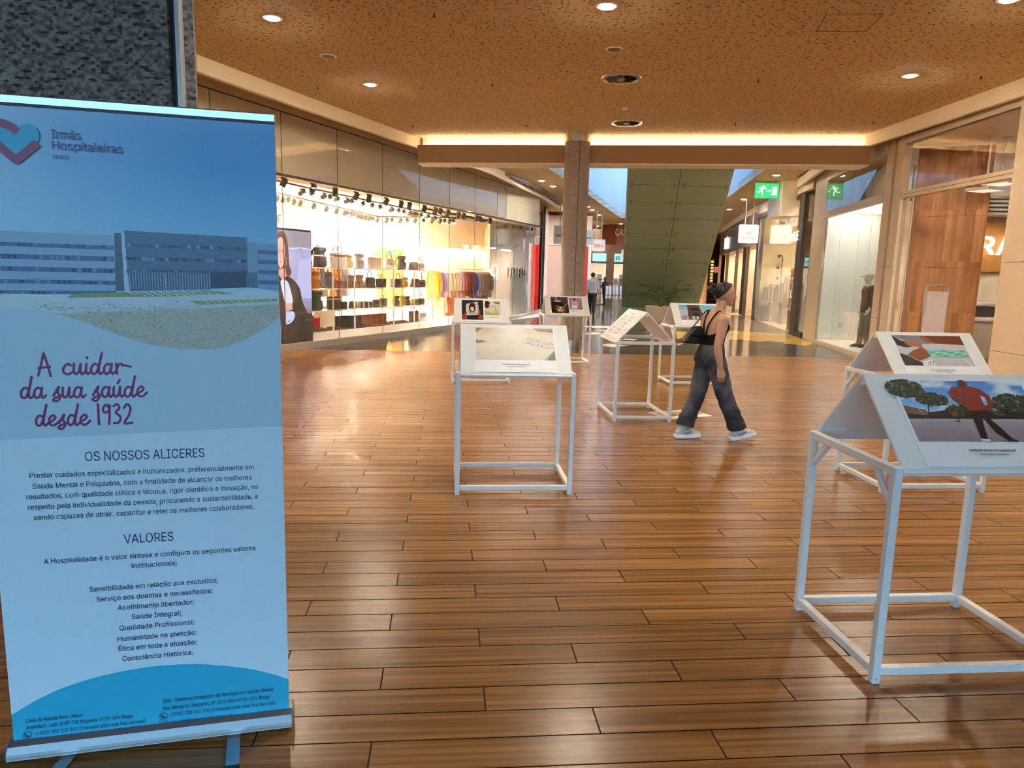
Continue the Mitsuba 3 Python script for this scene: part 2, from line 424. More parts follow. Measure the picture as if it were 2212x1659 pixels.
# ------------------------------------------------------------------ columns
def column(x, y, r, label, name='column'):
    t = thing(name, label, 'column')
    joints = [(.20, .0)]
    prof = [(r, .20)]
    for z in (1.25, 2.4, 3.25): prof += [(r, z - .006), (r - .006, z - .003), (r - .006, z + .003), (r, z + .006)]
    prof += [(r, 4.37)]
    add(t, 'shaft', lathe(prof, 48), 'material_granite', smooth=30, T=at(x, y))
    add(t, 'seam', box(-.006, .006, -r - .0015, -r + .02, .2, 4.37), matte((62, 50, 42)), T=at(x, y, 0, 6))
    for z0, z1, nm in ((.0, .20, 'base_collar'), (4.37, 4.558, 'top_collar')):
        add(t, nm, lathe([(r - .01, z0), (r + .018, z0), (r + .018, z1), (r - .01, z1)], 48), 'material_brushed_steel', smooth=30, T=at(x, y), label='brushed steel collar')
column(1.26, 15.62, .268, 'round speckled granite column with steel collars under the beam')

t = thing('stone_pillar', 'rough dark stone pillar behind the roll-up banner with a bright metal edge strip', 'pillar')
PX, PY = -1.845, 4.05
add(t, 'shaft', prism([(-6.0, PY), (PX - .055, PY), (PX - .055, PY + .12), (-2.3, PY + .75), (-6.0, PY + .75)], 4.558), 'material_rough_stone')
add(t, 'return_face', prism([(PX + .012, PY + .03), (PX + .055, PY + .06), (PX - .22, PY + .72), (PX - .28, PY + .72), (PX + .012, PY + .10)], 4.558), 'material_rough_stone')
add(t, 'edge_channel', box(PX - .055, PX - .012, PY + .03, PY + .1, 0, 4.558), 'material_black_frame', label='dark recessed joint')
add(t, 'edge_strip', box(PX - .014, PX + .014, PY - .015, PY + .05, 0, 4.558, .004), mat('pale_metal', (200, 206, 212), .3, .5, metal=.3), label='bright metal edge strip')

# ------------------------------------------------------------------ ceiling fittings
trim_prof = [(.085, 0), (.088, -.010), (.115, -.012), (.122, -.004), (.122, 0)]
DOWN = []
def downlight(x, y, power, label, col=WARM, z=4.558, s=1.0, group=None, wgt=2.5):
    t = thing('downlight', label, 'ceiling light', group)
    add(t, 'trim_ring', lathe(trim_prof, 28), 'material_white_paint', smooth=30, T=at(x, y, z, 0, s), share='dl_ring')
    add(t, 'lens', lathe([(.0, -.034), (.03, -.032), (.058, -.025), (.078, -.012), (.085, -.002)], 20), 'material_white_paint', T=at(x, y, z, 0, s), share='dl_lens', emit=np.array(col) * power, w=wgt)
for x, y, l in [(-2.99, 9.06, 'lit downlight in the ceiling nearest the stone pillar'), (-2.41, 12.03, 'lit downlight between the round speaker grille and the left fascia, farther of two'),
                (.94, 8.41, 'lit downlight at the top centre of the ceiling'), (5.61, 10.76, 'lit downlight near the right fascia, alone on the brown ceiling'), (5.08, 7.93, 'lit downlight at the top right edge of the photo')]:
    downlight(x, y, DL_NEAR, l)
for x, y in [(-3.3, 5.4), (.7, 4.6), (4.7, 4.2)]:
    downlight(x, y, DL_NEAR, 'ceiling downlight just above the upper edge of the photo', group='downlights above the photo')
for x, y, l in [(-.18, 19.98, 'lit downlight just under the dropped beam, left of the column'), (.78, 23.39, 'lit downlight left of the column, second beyond the beam'), (1.22, 24.75, 'lit downlight touching the left edge of the column'),
                (3.1, 31.6, 'lit downlight just right of the column under the roof light'), (3.45, 33.1, 'small tilted downlight beside the column'), (4.07, 35.7, 'lit downlight between column and roof light corner'),
                (5.95, 41.2, 'lit downlight nearest the green cladding beyond the roof light'), (4.9, 43.5, 'lit downlight above the wooden fascia, upper of the far row'), (4.5, 46.5, 'lit downlight above the wooden fascia, lower of the far row'),
                (7.37, 20.86, 'lit downlight right above the green exit sign'), (8.47, 27.2, 'lit downlight left of the exit sign, nearer of two'), (9.12, 31.2, 'lit downlight beside the sloping green cladding, farther of two')]:
    downlight(x, y, DL_FAR, l, WARMW, wgt=1.0)

def air_diffuser(x, y, label):
    t = thing('air_diffuser', label, 'air vent')
    M = at(x, y, 4.558)
    add(t, 'rim', lathe([(.235, 0), (.25, -.022), (.295, -.018), (.305, 0)], 40), 'material_brushed_steel', smooth=30, T=M)
    add(t, 'throat', disc(.245, -.002, 36), matte((34, 26, 20)), T=M, label='dark throat')
    add(t, 'hub', lathe([(.0, -.03), (.055, -.03), (.065, -.018), (.065, -.003)], 24), matte((168, 150, 128)), smooth=30, T=M)
    for i in range(8):
        a = i * math.pi / 4
        b = box(.07, .235, -.030, .030, -.012, -.009); b.apply_transform(trimesh.transformations.rotation_matrix(.55, (1, 0, 0)))
        add(t, 'vane', b, matte((110, 92, 74)), T=M @ at(0, 0, -.004, math.degrees(a)), share='vane')
air_diffuser(1.53, 11.3, 'large round swirl air vent in the ceiling, nearer one')
air_diffuser(2.10, 14.42, 'large round swirl air vent in the ceiling close to the beam')
def speaker(x, y, label):
    t = thing('ceiling_speaker', label, 'speaker'); M = at(x, y, 4.558)
    add(t, 'rim', lathe([(.092, 0), (.095, -.012), (.112, -.010), (.116, 0)], 32), 'material_white_paint', smooth=30, T=M)
    add(t, 'grille', disc(.094, -.006, 28), matte((132, 110, 84)), T=M, label='mesh grille')
speaker(-2.707, 10.55, 'round ceiling speaker between the two left downlights')
speaker(1.235, 9.913, 'round ceiling speaker above the nearer air vent')
def sprinkler(x, y, label):
    t = thing('sprinkler', label, 'sprinkler', 'small sprinkler heads in the ceiling'); M = at(x, y, 4.558)
    add(t, 'rosette', lathe([(.0, -.006), (.035, -.006), (.042, 0)], 20), matte((196, 176, 150)), T=M, share='spr1')
    add(t, 'head', concat([lathe([(.0, -.045), (.008, -.045), (.008, 0)], 10), lathe([(0, -.048), (.02, -.048), (.02, -.044), (0, -.044)], 14)]), matte((40, 30, 24)), T=M, share='spr2')
for (x, y), l in zip([(-1.01, 8.75), (-3.31, 12.22), (-.43, 11.75), (-2.18, 15.16), (3.55, 11.13), (.16, 14.79), (4.15, 14.17), (6.58, 13.75), (6.57, 10.67)],
                  ['at the top of the photo between two downlights', 'beside the left fascia below the speaker grille', 'in the middle of the ceiling left of the nearer air vent', 'near the left end of the beam', 'right of the nearer air vent', 'above the column beside the beam',
                   'right of the farther air vent', 'near the right end of the beam', 'right of the lone downlight by the right fascia']):
    sprinkler(x, y, 'small sprinkler head ' + l)
t = thing('smoke_detector', 'small white smoke detector between the two air vents', 'smoke detector')
add(t, 'body', lathe([(0, -.05), (.03, -.05), (.045, -.03), (.055, -.012), (.055, 0)], 24), 'material_white_paint', smooth=30, T=at(1.89, 13.2, 4.558))
add(t, 'sensor', lathe([(0, -.056), (.018, -.056), (.02, -.049)], 14), matte((90, 84, 78)), T=at(1.89, 13.2, 4.558))

# ------------------------------------------------------------------ roll-up banner
def curve(pts, n=8):
    p = np.asarray(pts, float); P = np.vstack([2 * p[0] - p[1], p, 2 * p[-1] - p[-2]]); out = []
    for i in range(1, len(P) - 2):
        t = np.linspace(0, 1, n, endpoint=False)[:, None]
        a, b, c, d = P[i - 1], P[i], P[i + 1], P[i + 2]
        out.append(.5 * (2 * b + (c - a) * t + (2 * a - 5 * b + 4 * c - d) * t ** 2 + (3 * b - a - 3 * c + d) * t ** 3))
    return np.vstack(out + [p[-1:]])

HAND = {  # handwritten letters: strokes in x-height units, and the advance
    'a': ([[(.62, .85), (.35, 1.0), (.08, .6), (.1, .15), (.3, .0), (.52, .3), (.68, .95)], [(.68, 1.0), (.60, .3), (.72, .0), (.95, .25)]], .92),
    'c': ([[(.68, .85), (.42, 1.0), (.1, .6), (.1, .2), (.32, 0), (.55, .05), (.85, .3)]], .80),
    'd': ([[(.62, .85), (.35, 1.0), (.08, .6), (.1, .15), (.3, .0), (.55, .4), (.95, 2.0)], [(.95, 2.05), (.66, .6), (.66, .12), (.78, 0), (1.0, .25)]], .98),
    'e': ([[(.05, .3), (.4, .5), (.6, .8), (.42, 1.0), (.14, .7), (.12, .2), (.35, 0), (.6, .1), (.85, .4)]], .80),
    'i': ([[(.15, 1.0), (.1, .3), (.22, 0), (.45, .25)], [(.22, 1.55), (.25, 1.65)]], .42),
    'r': ([[(.1, 1.0), (.14, .0)], [(.13, .5), (.3, .9), (.5, 1.0), (.6, .8), (.75, .85), (1.2, .7)]], .8),
    's': ([[(.05, .2), (.5, 1.05), (.38, .55), (.55, .1), (.3, -.35), (.0, -.25), (.2, .0), (.7, .2)]], .70),
    'u': ([[(.1, 1.0), (.06, .3), (.22, 0), (.45, .3), (.6, 1.0)], [(.6, 1.0), (.56, .25), (.68, 0), (.9, .25)]], .88),
    'ú': ([[(.1, 1.0), (.06, .3), (.22, 0), (.45, .3), (.6, 1.0)], [(.6, 1.0), (.56, .25), (.68, 0), (.9, .25)], [(.42, 1.35), (.6, 1.7)]], .88),
    'A': ([[(.0, -.1), (.25, .9), (.5, 2.05)], [(.5, 2.05), (.72, 1.0), (.9, -.15)], [(.05, .6), (.9, .75)]], 1.25),
    '1': ([[(.2, 2.0), (.18, .0)]], .5),
    '9': ([[(.6, 1.6), (.35, 1.95), (.08, 1.55), (.25, 1.15), (.6, 1.5), (.62, 1.9), (.58, .9), (.5, 0)]], .85),
    '3': ([[(.1, 1.8), (.4, 1.98), (.55, 1.6), (.25, 1.15), (.6, .7), (.45, .15), (.05, .1)]], .85),
    '2': ([[(.08, 1.6), (.35, 1.98), (.6, 1.6), (.45, .9), (.05, .05), (.7, .1)]], .85),
    ' ': ([], .55)}
def script(s, x0, x1, z, xh, w):
    adv = sum(HAND[c][1] for c in s); k = (x1 - x0) / adv / xh; x = 0; g = []
    for c in s:
        for st in HAND[c][0]:
            g.append(LineString([(x0 + (x + px) * xh * k, z + py * xh) for px, py in curve(st)]).buffer(w / 2, resolution=4))
        x += HAND[c][1]
    return unary_union(g)

bt = thing('roll_up_banner', 'tall pale blue roll-up banner with a building photo and lettering, at the left', 'banner')
BM = frame((-1.58, 2.08, 0), (.970, .2437, 0), y=(0, 0, 1))
sheet = add(bt, 'sheet', moved(box(0, .85, .058, 2.045, -.0012, -.0002), BM), mat('banner_back', (205, 210, 214), .5, .3))
P = Print()
W_, WAVE = .85, [(-.02, 1.462), (0.0635, 1.4603), (0.1221, 1.458), (0.1812, 1.452), (0.2208, 1.4425), (0.2846, 1.4213), (0.3655, 1.3873), (0.4444, 1.3596), (0.5082, 1.3441), (0.5955, 1.3384), (0.6623, 1.3407), (0.74, 1.3674), (0.7957, 1.3991), (0.85, 1.4408)]
clip = sbox(0.0, .06, W_, 2.045)
def sky_print(x, y, c):
    # the printed sky: pale at the left, deep blue at the upper right, a thin wisp of cloud
    pale = lin((176, 205, 225)); d = np.clip(1 - x * 1.25, 0, 1)[:, None] ** 1.3
    c = c * (1 - d * .75) + pale * d * .75
    w = meshkit.fbm(np.stack([x * 9 + y * 3, y * 26, x * 0], -1), 4)
    m = np.exp(-((x - .58) / .12) ** 2 - ((y - .27 - .35 * (x - .55)) / .05) ** 2) * np.clip((w - .45) * 5, 0, 1)
    return c + (lin((200, 215, 225)) - c) * (m * .55)[:, None]
P.grad(0, W_, 1.49, 2.045, [(0, (172, 204, 220)), (.35, (118, 176, 214)), (.72, (66, 142, 204)), (.9, (76, 142, 202)), (1, (110, 156, 204))], 44, 30, sky_print)
P.shape([(0, 1.497), (.4185, 1.516), (W_, 1.5196), (W_, 1.48), (.26, 1.4478), (0, 1.44)], (190, 200, 206))
P.shape([(0, 1.6862), (0.2364, 1.6835), (0.3818, 1.6824), (0.3745, 1.5132), (0.0, 1.500)], (136, 164, 190))
for i, (a, b, h) in enumerate([(1.654, 1.651, .012), (1.619, 1.6196, .015), (1.583, 1.5835, .014), (1.545, 1.547, .012), (1.512, 1.516, .010)]):
    P.shape([(0, a - h), (.376, b - h), (.378, b), (0, a)], (58, 96, 146))
    for x in np.linspace(.01, .36, 26):
        if rng.random() < .55: P.shape(sbox(x, a - h * .85, x + .009, a - h * .1), [(40, 62, 98), (92, 128, 168), (30, 48, 80)][rng.integers(3)], up=(x < .03))
P.shape([(0.3821, 1.6891), (0.4007, 1.6898), (0.4018, 1.516), (0.3759, 1.5155)], (62, 84, 116))
P.shape([(0.4007, 1.6898), (0.4094, 1.6977), (0.4133, 1.5185), (0.4009, 1.516)], (172, 192, 208))
P.shape([(0.4094, 1.6977), (0.7589, 1.6895), (0.7602, 1.5343), (0.4133, 1.5755)], (76, 100, 136))
P.z += P.dz
for i in range(120):
    x, z = rng.uniform(.412, .74), rng.uniform(1.592, 1.69)
    P.shape(sbox(x, z, x + rng.uniform(.008, .025), z + .0035), [(68, 90, 126), (88, 112, 146), (80, 102, 140)][rng.integers(3)], up=False)
for a, b in [(1.661, 1.659), (1.6207, 1.6218), (1.5822, 1.5889)]:
    P.shape([(.41, a - .011), (.757, b - .010), (.757, b), (.41, a)], (54, 82, 124))
    for x in np.linspace(.415, .74, 26):
        if rng.random() < .6: P.shape(sbox(x, a - .010, x + .010, a - .001), [(26, 36, 58), (34, 50, 80), (120, 140, 160)][rng.integers(3)], up=(x < .43))
P.shape([(0.4133, 1.5764), (0.6467, 1.5805), (0.6469, 1.5263), (0.4165, 1.5172)], (40, 62, 98))
P.z += P.dz
for x in np.linspace(.417, .643, 30): P.shape(sbox(x, 1.522, x + .0035, 1.577), (120, 146, 176), up=False)
P.shape([(0.6465, 1.5800), (0.7533, 1.5844), (0.7542, 1.5345), (0.647, 1.5291)], (30, 48, 80))
P.shape([(0.7578, 1.5819), (0.7872, 1.5826), (0.7881, 1.5338), (0.7587, 1.5346)], (52, 76, 112))
P.z += P.dz
for x in np.linspace(.76, .785, 5): P.shape(sbox(x, 1.536, x + .0022, 1.581), (110, 136, 166), up=False)
P.shape([(0.7584, 1.6755), (W_, 1.6712), (W_, 1.5244), (0.789, 1.5323), (.787, 1.583), (.7584, 1.583)], (118, 148, 178))
for z in (1.652, 1.622, 1.590, 1.558): P.shape([(.789, z - .012), (W_, z - .013), (W_, z), (.789, z)], (64, 98, 142))
P.shape([(0.2571, 1.5043), (0.3891, 1.5135), (0.6688, 1.5211), (0.7131, 1.5148), (0.5154, 1.502), (0.2443, 1.4941)], (132, 146, 92))
P.shape([(.40, 1.512), (.5, 1.514), (.49, 1.505), (.42, 1.503)], (128, 112, 104))
P.z += P.dz
for x in np.linspace(.40, .66, 12): P.shape(LineString([(x, 1.5165), (x + .035, 1.5045)]).buffer(.0012), (206, 212, 206), up=False)
P.shape([(0.5819, 1.4891), (0.84, 1.500), (0.8479, 1.4932), (0.6142, 1.4778)], (140, 152, 100))
P.z += P.dz
for x in np.linspace(.62, .82, 11): P.shape(LineString([(x, 1.4975), (x + .022, 1.481)]).buffer(.0010), (208, 212, 204), up=False)
P.shape([(0.0, 1.43), (0.2617, 1.4478), (0.6006, 1.4659), (W_, 1.4836), (W_, 1.33), (0.0, 1.33)], (172, 170, 158))
P.blobs(np.c_[rng.uniform(.16, .85, 1500), rng.uniform(1.335, 1.478, 1500)], .0032, [(150, 146, 130), (186, 184, 172), (128, 126, 116), (196, 190, 168)], 5, .5)
P.shape(sbox(.53, 1.455, .56, 1.4605), (172, 170, 158))
P.lines([(0.5177, 1.5712), (0.5201, 1.4625)], (190, 200, 206), .0016)
P.shape(sbox(.547, 1.484, .550, 1.490), (190, 60, 80))
P.shape(Polygon([tuple(q) for q in curve(WAVE)] + [(W_, 1.0840), (-.02, 1.060)]).intersection(clip), (172, 194, 212))
P.shape(Polygon([(0, 1.0605), (W_, 1.0840), (W_, .06), (0, .06)]), (196, 212, 226))
P.shape(Polygon([(-.02, .06), (-.02, .148), (-0.005, 0.1555), *map(tuple, curve([(-0.005, 0.1555), (0.0751, 0.2019), (0.1641, 0.2382), (0.276, 0.2645), (0.4123, 0.2779), (0.5515, 0.2715), (0.694, 0.2422), (0.7913, 0.2082), (0.87, 0.1688)])), (.87, .06)]).intersection(clip), (42, 164, 200))
# the heart emblem
P.shape(unary_union([Polygon([(.07, 1.958), (.0795, 1.966), (0.1022, 1.9748), (0.1245, 1.971), (0.1406, 1.9577), (0.1566, 1.9692), (.197, 1.9405), (0.188, 1.9421), (0.1383, 1.9), (.0795, 1.9505)]), Point(.1745, 1.9595).buffer(.0285)]), (38, 158, 192))
P.shape(LineString(curve([(.073, 1.962), (.079, 1.9765), (.095, 1.985), (.113, 1.985), (.131, 1.978), (.1475, 1.9640)])).buffer(.0115, cap_style=2), (134, 36, 88))
P.shape(LineString([(.066, 1.9530), (.1385, 1.8855), (.1965, 1.9370)]).buffer(.0118, cap_style=2, join_style=1), (134, 36, 88))
P.text('Irmãs', .2332, 1.9534, .0245, (84, 44, 108), .0758)
P.text('Hospitaleiras', .2331, 1.9226, .0245, (84, 44, 108), .1855)
P.text('BRAGA', .2335, 1.8958, .0115, (84, 104, 130), .0425)
for s, x0, x1, z, xh in [('A cuidar', .152, .392, 1.262, .0315), ('da sua saúde', .100, .447, 1.190, .0315), ('desde 1932', .134, .408, 1.104, .0315)]:
    P.shape(script(s, x0, x1, z, xh, .0068), (126, 36, 92))
INK, INK2 = (40, 58, 92), (46, 66, 100)
for s, x0, x1, z, cap, c in [('OS NOSSOS ALICERES', .2631, .6087, .9879, .030, (52, 58, 104)), ('VALORES', .3581, .5041, .712, .030, (52, 58, 104)),
    ('Prestar cuidados especializados e humanizados, preferencialmente em', .107, .7575, .9404, .0165, INK), ('Saúde Mental e Psiquiatria, com a finalidade de alcançar os melhores', .1127, .7504, .9062, .0165, INK),
    ('resultados, com qualidade clínica e técnica, rigor científico e inovação, no', .094, .7693, .8732, .0165, INK), ('respeito pela individualidade da pessoa, procurando a sustentabilidade, e', .0957, .7679, .8398, .0165, INK),
    ('sendo capazes de atrair, capacitar e reter os melhores colaboradores.', .1099, .7537, .8059, .0165, INK), ('A Hospitalidade é o valor síntese e configura os seguintes valores', .1269, .7551, .6607, .0165, INK),
    ('institucionais:', .3757, .5108, .6274, .0165, INK), ('Sensibilidade em relação aos excluídos;', .2496, .6332, .5573, .0165, INK), ('Serviço aos doentes e necessitados;', .2675, .6155, .5218, .0165, INK),
    ('Acolhimento libertador;', .3274, .557, .4872, .0165, INK), ('Saúde Integral;', .3675, .5161, .4521, .0165, INK), ('Qualidade Profissional;', .3289, .5541, .4165, .0165, INK), ('Humanidade na atenção;', .3215, .5606, .379, .0165, INK),
    ('Ética em toda a atuação;', .3228, .5592, .3449, .0165, INK), ('Consciência Histórica.', .3321, .547, .3087, .0165, INK),
    ('Casa de Saúde Bom Jesus', .0389, .2026, .1274, .0125, INK2), ('Avenida D. João II Nº 200 Nogueiró 4715-304 Braga', .0381, .3515, .1041, .0125, INK2), ('(+351) 253 203 000 (Chamada para rede fixa nacional)', .0652, .3899, .0803, .0125, INK2), ('csbj@irmashospitaleiras.pt', .0639, .2289, .0580, .0125, INK2),
    ('GIS- Gabinete Integrado de Serviços em Saúde Mental', .4463, .7998, .1442, .0125, INK2), ('Rua Bernardo Sequeira, nº 10 S.Vitor 4715-671 Braga', .4461, .7866, .1179, .0125, INK2),
    ('(+351) 253 061 971 (Chamada para rede fixa nacional)', .4674, .806, .0926, .0125, INK2), ('gis.csbj@irmashospitaleiras.pt', .467, .6629, .0632, .0125, INK2)]:
    P.text(s, x0, z, cap, c, x1 - x0)
for x, z in [(.0409, .0845), (.4461, .0955)]:
    P.shape(Point(x, z).buffer(.0135).difference(Point(x, z).buffer(.0118)), INK2)
    P.shape(LineString(curve([(x - .006, z + .006), (x - .004, z - .002), (x + .001, z - .006), (x + .006, z - .005)])).buffer(.0019), INK2)
for x, z in [(.4455, .0675)]:
    P.shape(sbox(x - .0145, z - .008, x + .0145, z + .0095).difference(sbox(x - .013, z - .0068, x + .013, z + .008)), INK2)
    P.shape(LineString([(x - .014, z + .009), (x, z - .001), (x + .014, z + .009)]).buffer(.0007), INK2)
P.done(sheet, 'print', BM, label='printed photo, heart emblem and lettering')
add(bt, 'top_rail', moved(box(-.003, .853, 2.04, 2.068, -.010, .006, .004), BM), 'material_aluminium')
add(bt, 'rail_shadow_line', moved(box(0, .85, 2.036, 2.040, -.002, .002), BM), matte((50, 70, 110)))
cas = [(-.055, .018), (-.06, .035), (-.05, .052), (-.02, .064), (.004, .062), (.022, .05), (.034, .03), (.036, .010), (.030, .006), (-.045, .008)]
casm = prism(cas, .872); casm.apply_transform(np.array([[0, 0, 1, -.012], [0, 1, 0, .008], [-1, 0, 0, -.004], [0, 0, 0, 1.0]]))
casm = prism([(-a, b) for a, b in cas], .872)
Mc = BM @ np.array([[0, 0, 1, -.012], [0, 1, 0, .008], [-1, 0, 0, .004], [0, 0, 0, 1.0]])
casm2 = moved(prism([(-a, b) for a, b in cas], .872), Mc)
if casm2.volume < 0: casm2.invert()
add(bt, 'base_cassette', casm2, 'material_aluminium')
add(bt, 'base_groove', moved(box(-.011, .859, .022, .027, .033, .0405), BM), matte((150, 156, 164)))
for x in (-.016, .860): add(bt, 'end_cap', moved(box(x - .002, x + .004, .010, .068, -.052, .034, .003), BM), 'material_aluminium')
add(bt, 'support_pole', moved(tube([(.425, .05, -.04), (.425, 2.045, -.013)], .007), BM), 'material_aluminium')
for x, dx in ((.175, -.045), (.665, .02)):
    ft = add(bt, 'foot', moved(bar((x, .008, -.02), (x + dx, .008, .20), .042, .007, up=(0, 1, 0), c=.002), BM), 'material_aluminium')
    add(ft, 'rubber_tip', moved(bar((x + dx * .93, .0075, .190), (x + dx * 1.02, .0075, .212), .046, .012, up=(0, 1, 0), c=.003), BM), 'material_black_plastic', label='black rubber tip')

# ------------------------------------------------------------------ photo display stands
def art_runner(P, x0, y0, w, h):
    X = lambda u: x0 + u * w; Y = lambda v: y0 + v * h
    q = lambda pts: [(X(u), Y(v)) for u, v in pts]
    P.grad(x0, x0 + w, y0 + .36 * h, y0 + h, [(0, (190, 214, 232)), (.5, (104, 176, 230)), (1, (52, 136, 216))], 24, 14,
           lambda x, y, c: c + (lin((226, 236, 244)) - c) * np.clip((meshkit.fbm(np.stack([x * 6, y * 5 + x * 2, x * 0], -1), 4) - .47) * 5, 0, 1)[:, None])
    P.grad(x0, x0 + w, y0, y0 + .40 * h, [(0, (150, 128, 132)), (.7, (170, 150, 156)), (1, (186, 184, 190))], 1, 4)
    P.blobs(np.c_[rng.uniform(X(0), X(1), 500), rng.uniform(Y(0), Y(.36), 500)], .0035, [(140, 118, 124), (172, 152, 154), (132, 112, 112)], 5, .35)
    P.shape(q([(0, .36), (1, .36), (1, .44), (.8, .5), (.6, .44), (.45, .44), (.3, .5), (.15, .46), (0, .56)]), (44, 40, 36))
    P.shape(q([(0, .44), (.16, .42), (.16, .5), (0, .58)]), (120, 96, 84))
    def foliage(cx, cy, rx, ry, n):
        a = rng.uniform(0, 6.28, n); r = np.sqrt(rng.uniform(0, 1, n))
        P.blobs(np.c_[X(cx + rx * r * np.cos(a)), Y(cy + ry * r * np.sin(a))], .008, [(26, 34, 24), (38, 50, 30), (58, 72, 40), (18, 24, 20), (80, 92, 52)], 6)
    P.lines([(X(.17), Y(.46)), (X(.20), Y(.62)), (X(.16), Y(.8))], (30, 26, 22), .006)
    foliage(.07, .86, .14, .15, 420); foliage(.24, .68, .12, .11, 300); foliage(.40, .50, .09, .09, 160); foliage(.86, .62, .17, .16, 420); foliage(.70, .50, .08, .10, 120)
    P.lines([(X(.12), Y(.42)), (X(.10), Y(.54))], (196, 190, 180), .003)
    P.shape(q([(.33, .39), (.37, .39), (.385, .44), (.36, .50), (.345, .44)]), (150, 60, 66)); P.lines([(X(.36), Y(.40)), (X(.37), Y(.32))], (40, 30, 34), .004)
    P.shape(q([(.32, .31), (.36, .325), (.38, .33), (.36, .31)]), (60, 58, 70))
    # the person seen from behind: dark trousers, red shirt, hands on the hips
    P.shape(q([(.475, .50), (.63, .50), (.635, .44), (.61, .36), (.655, .22), (.69, .08), (.72, .02), (.665, .02), (.60, .14), (.555, .40), (.53, .2), (.515, .03), (.465, .03), (.475, .18), (.48, .36)]), (22, 18, 24))
    P.shape(q([(.455, .045), (.465, .0), (.53, .0), (.525, .04)]), (210, 216, 226)); P.shape(q([(.665, .04), (.655, .0), (.735, .0), (.72, .04)]), (34, 40, 56))
    P.shape(q([(.47, .49), (.635, .50), (.62, .62), (.625, .75), (.66, .72), (.655, .60), (.635, .55), (.64, .50), (.69, .56), (.70, .74), (.655, .85), (.575, .91), (.52, .905), (.44, .89), (.39, .80), (.395, .68), (.44, .58), (.475, .54), (.46, .6), (.44, .70), (.47, .72)]), (148, 44, 34))
    P.shape(q([(.47, .70), (.44, .70), (.47, .55), (.475, .56)]), (120, 36, 30))
    P.shape(Point(0, 0).buffer(1).__class__([(X(.535) + .021 * math.cos(a) * 1.0, Y(.95) + .019 * math.sin(a)) for a in np.linspace(0, 6.1, 16)]), (66, 40, 32))

def art_bed(P, x0, y0, w, h):
    X = lambda u: x0 + u * w; Y = lambda v: y0 + v * h; q = lambda pts: [(X(u), Y(v)) for u, v in pts]
    def f(x, y, c):
        glow = np.exp(-((x - .45) / .22) ** 2 - ((y - 1.0) / .4) ** 2)[:, None]
        t = meshkit.fbm(np.stack([x * 14, y * 9, x * 0], -1), 3)[:, None] - .5
        return np.clip(c + (lin((246, 242, 232)) - c) * glow * .9 + t * .10, 0, 1)
    P.grad(x0, x0 + w, y0, y0 + h, [(0, (206, 196, 182)), (.4, (226, 214, 192)), (.75, (232, 214, 186)), (1, (212, 184, 148))], 30, 20, f)
    P.shape(q([(0, 1), (.10, 1), (.02, .86), (0, .84)]), (168, 138, 100)); P.shape(q([(0, .62), (.12, .58), (.15, .54), (0, .50)]), (168, 140, 106))
    P.shape(q([(.74, 1), (1, 1), (1, .88), (.8, .90)]), (156, 122, 84)); P.shape(q([(.94, .92), (1, .92), (1, .87), (.95, .88)]), (84, 60, 40))
    P.shape(q([(.60, .55), (.71, .70), (1, .58), (1, .34)]), (224, 214, 200)); P.lines(q([(.60, .54), (1, .33)]), (150, 80, 60), .0022)
    P.z += P.dz
    for i in range(13):
        for j in range(6):
            if rng.random() < .6:
                u = .64 + .36 * (i + rng.random() * .5) / 13; v = .52 - .18 * (u - .62) / .38 + (j + .3) * .032
                if u < .985 and v < .68 - (u - .7) * .3: P.shape(q([(u, v), (u + .016, v - .006), (u + .018, v + .008), (u + .002, v + .012)]), [(70, 58, 60), (120, 90, 80), (40, 36, 40)][rng.integers(3)], up=False)
    P.shape(q([(.88, 0), (1, .28), (1, 0)]), (40, 32, 30)); P.lines(q([(.86, .0), (.995, .29)]), (96, 84, 72), .006)
    P.lines(q([(0, .22), (.06, .12)]), (150, 136, 116), .0016)

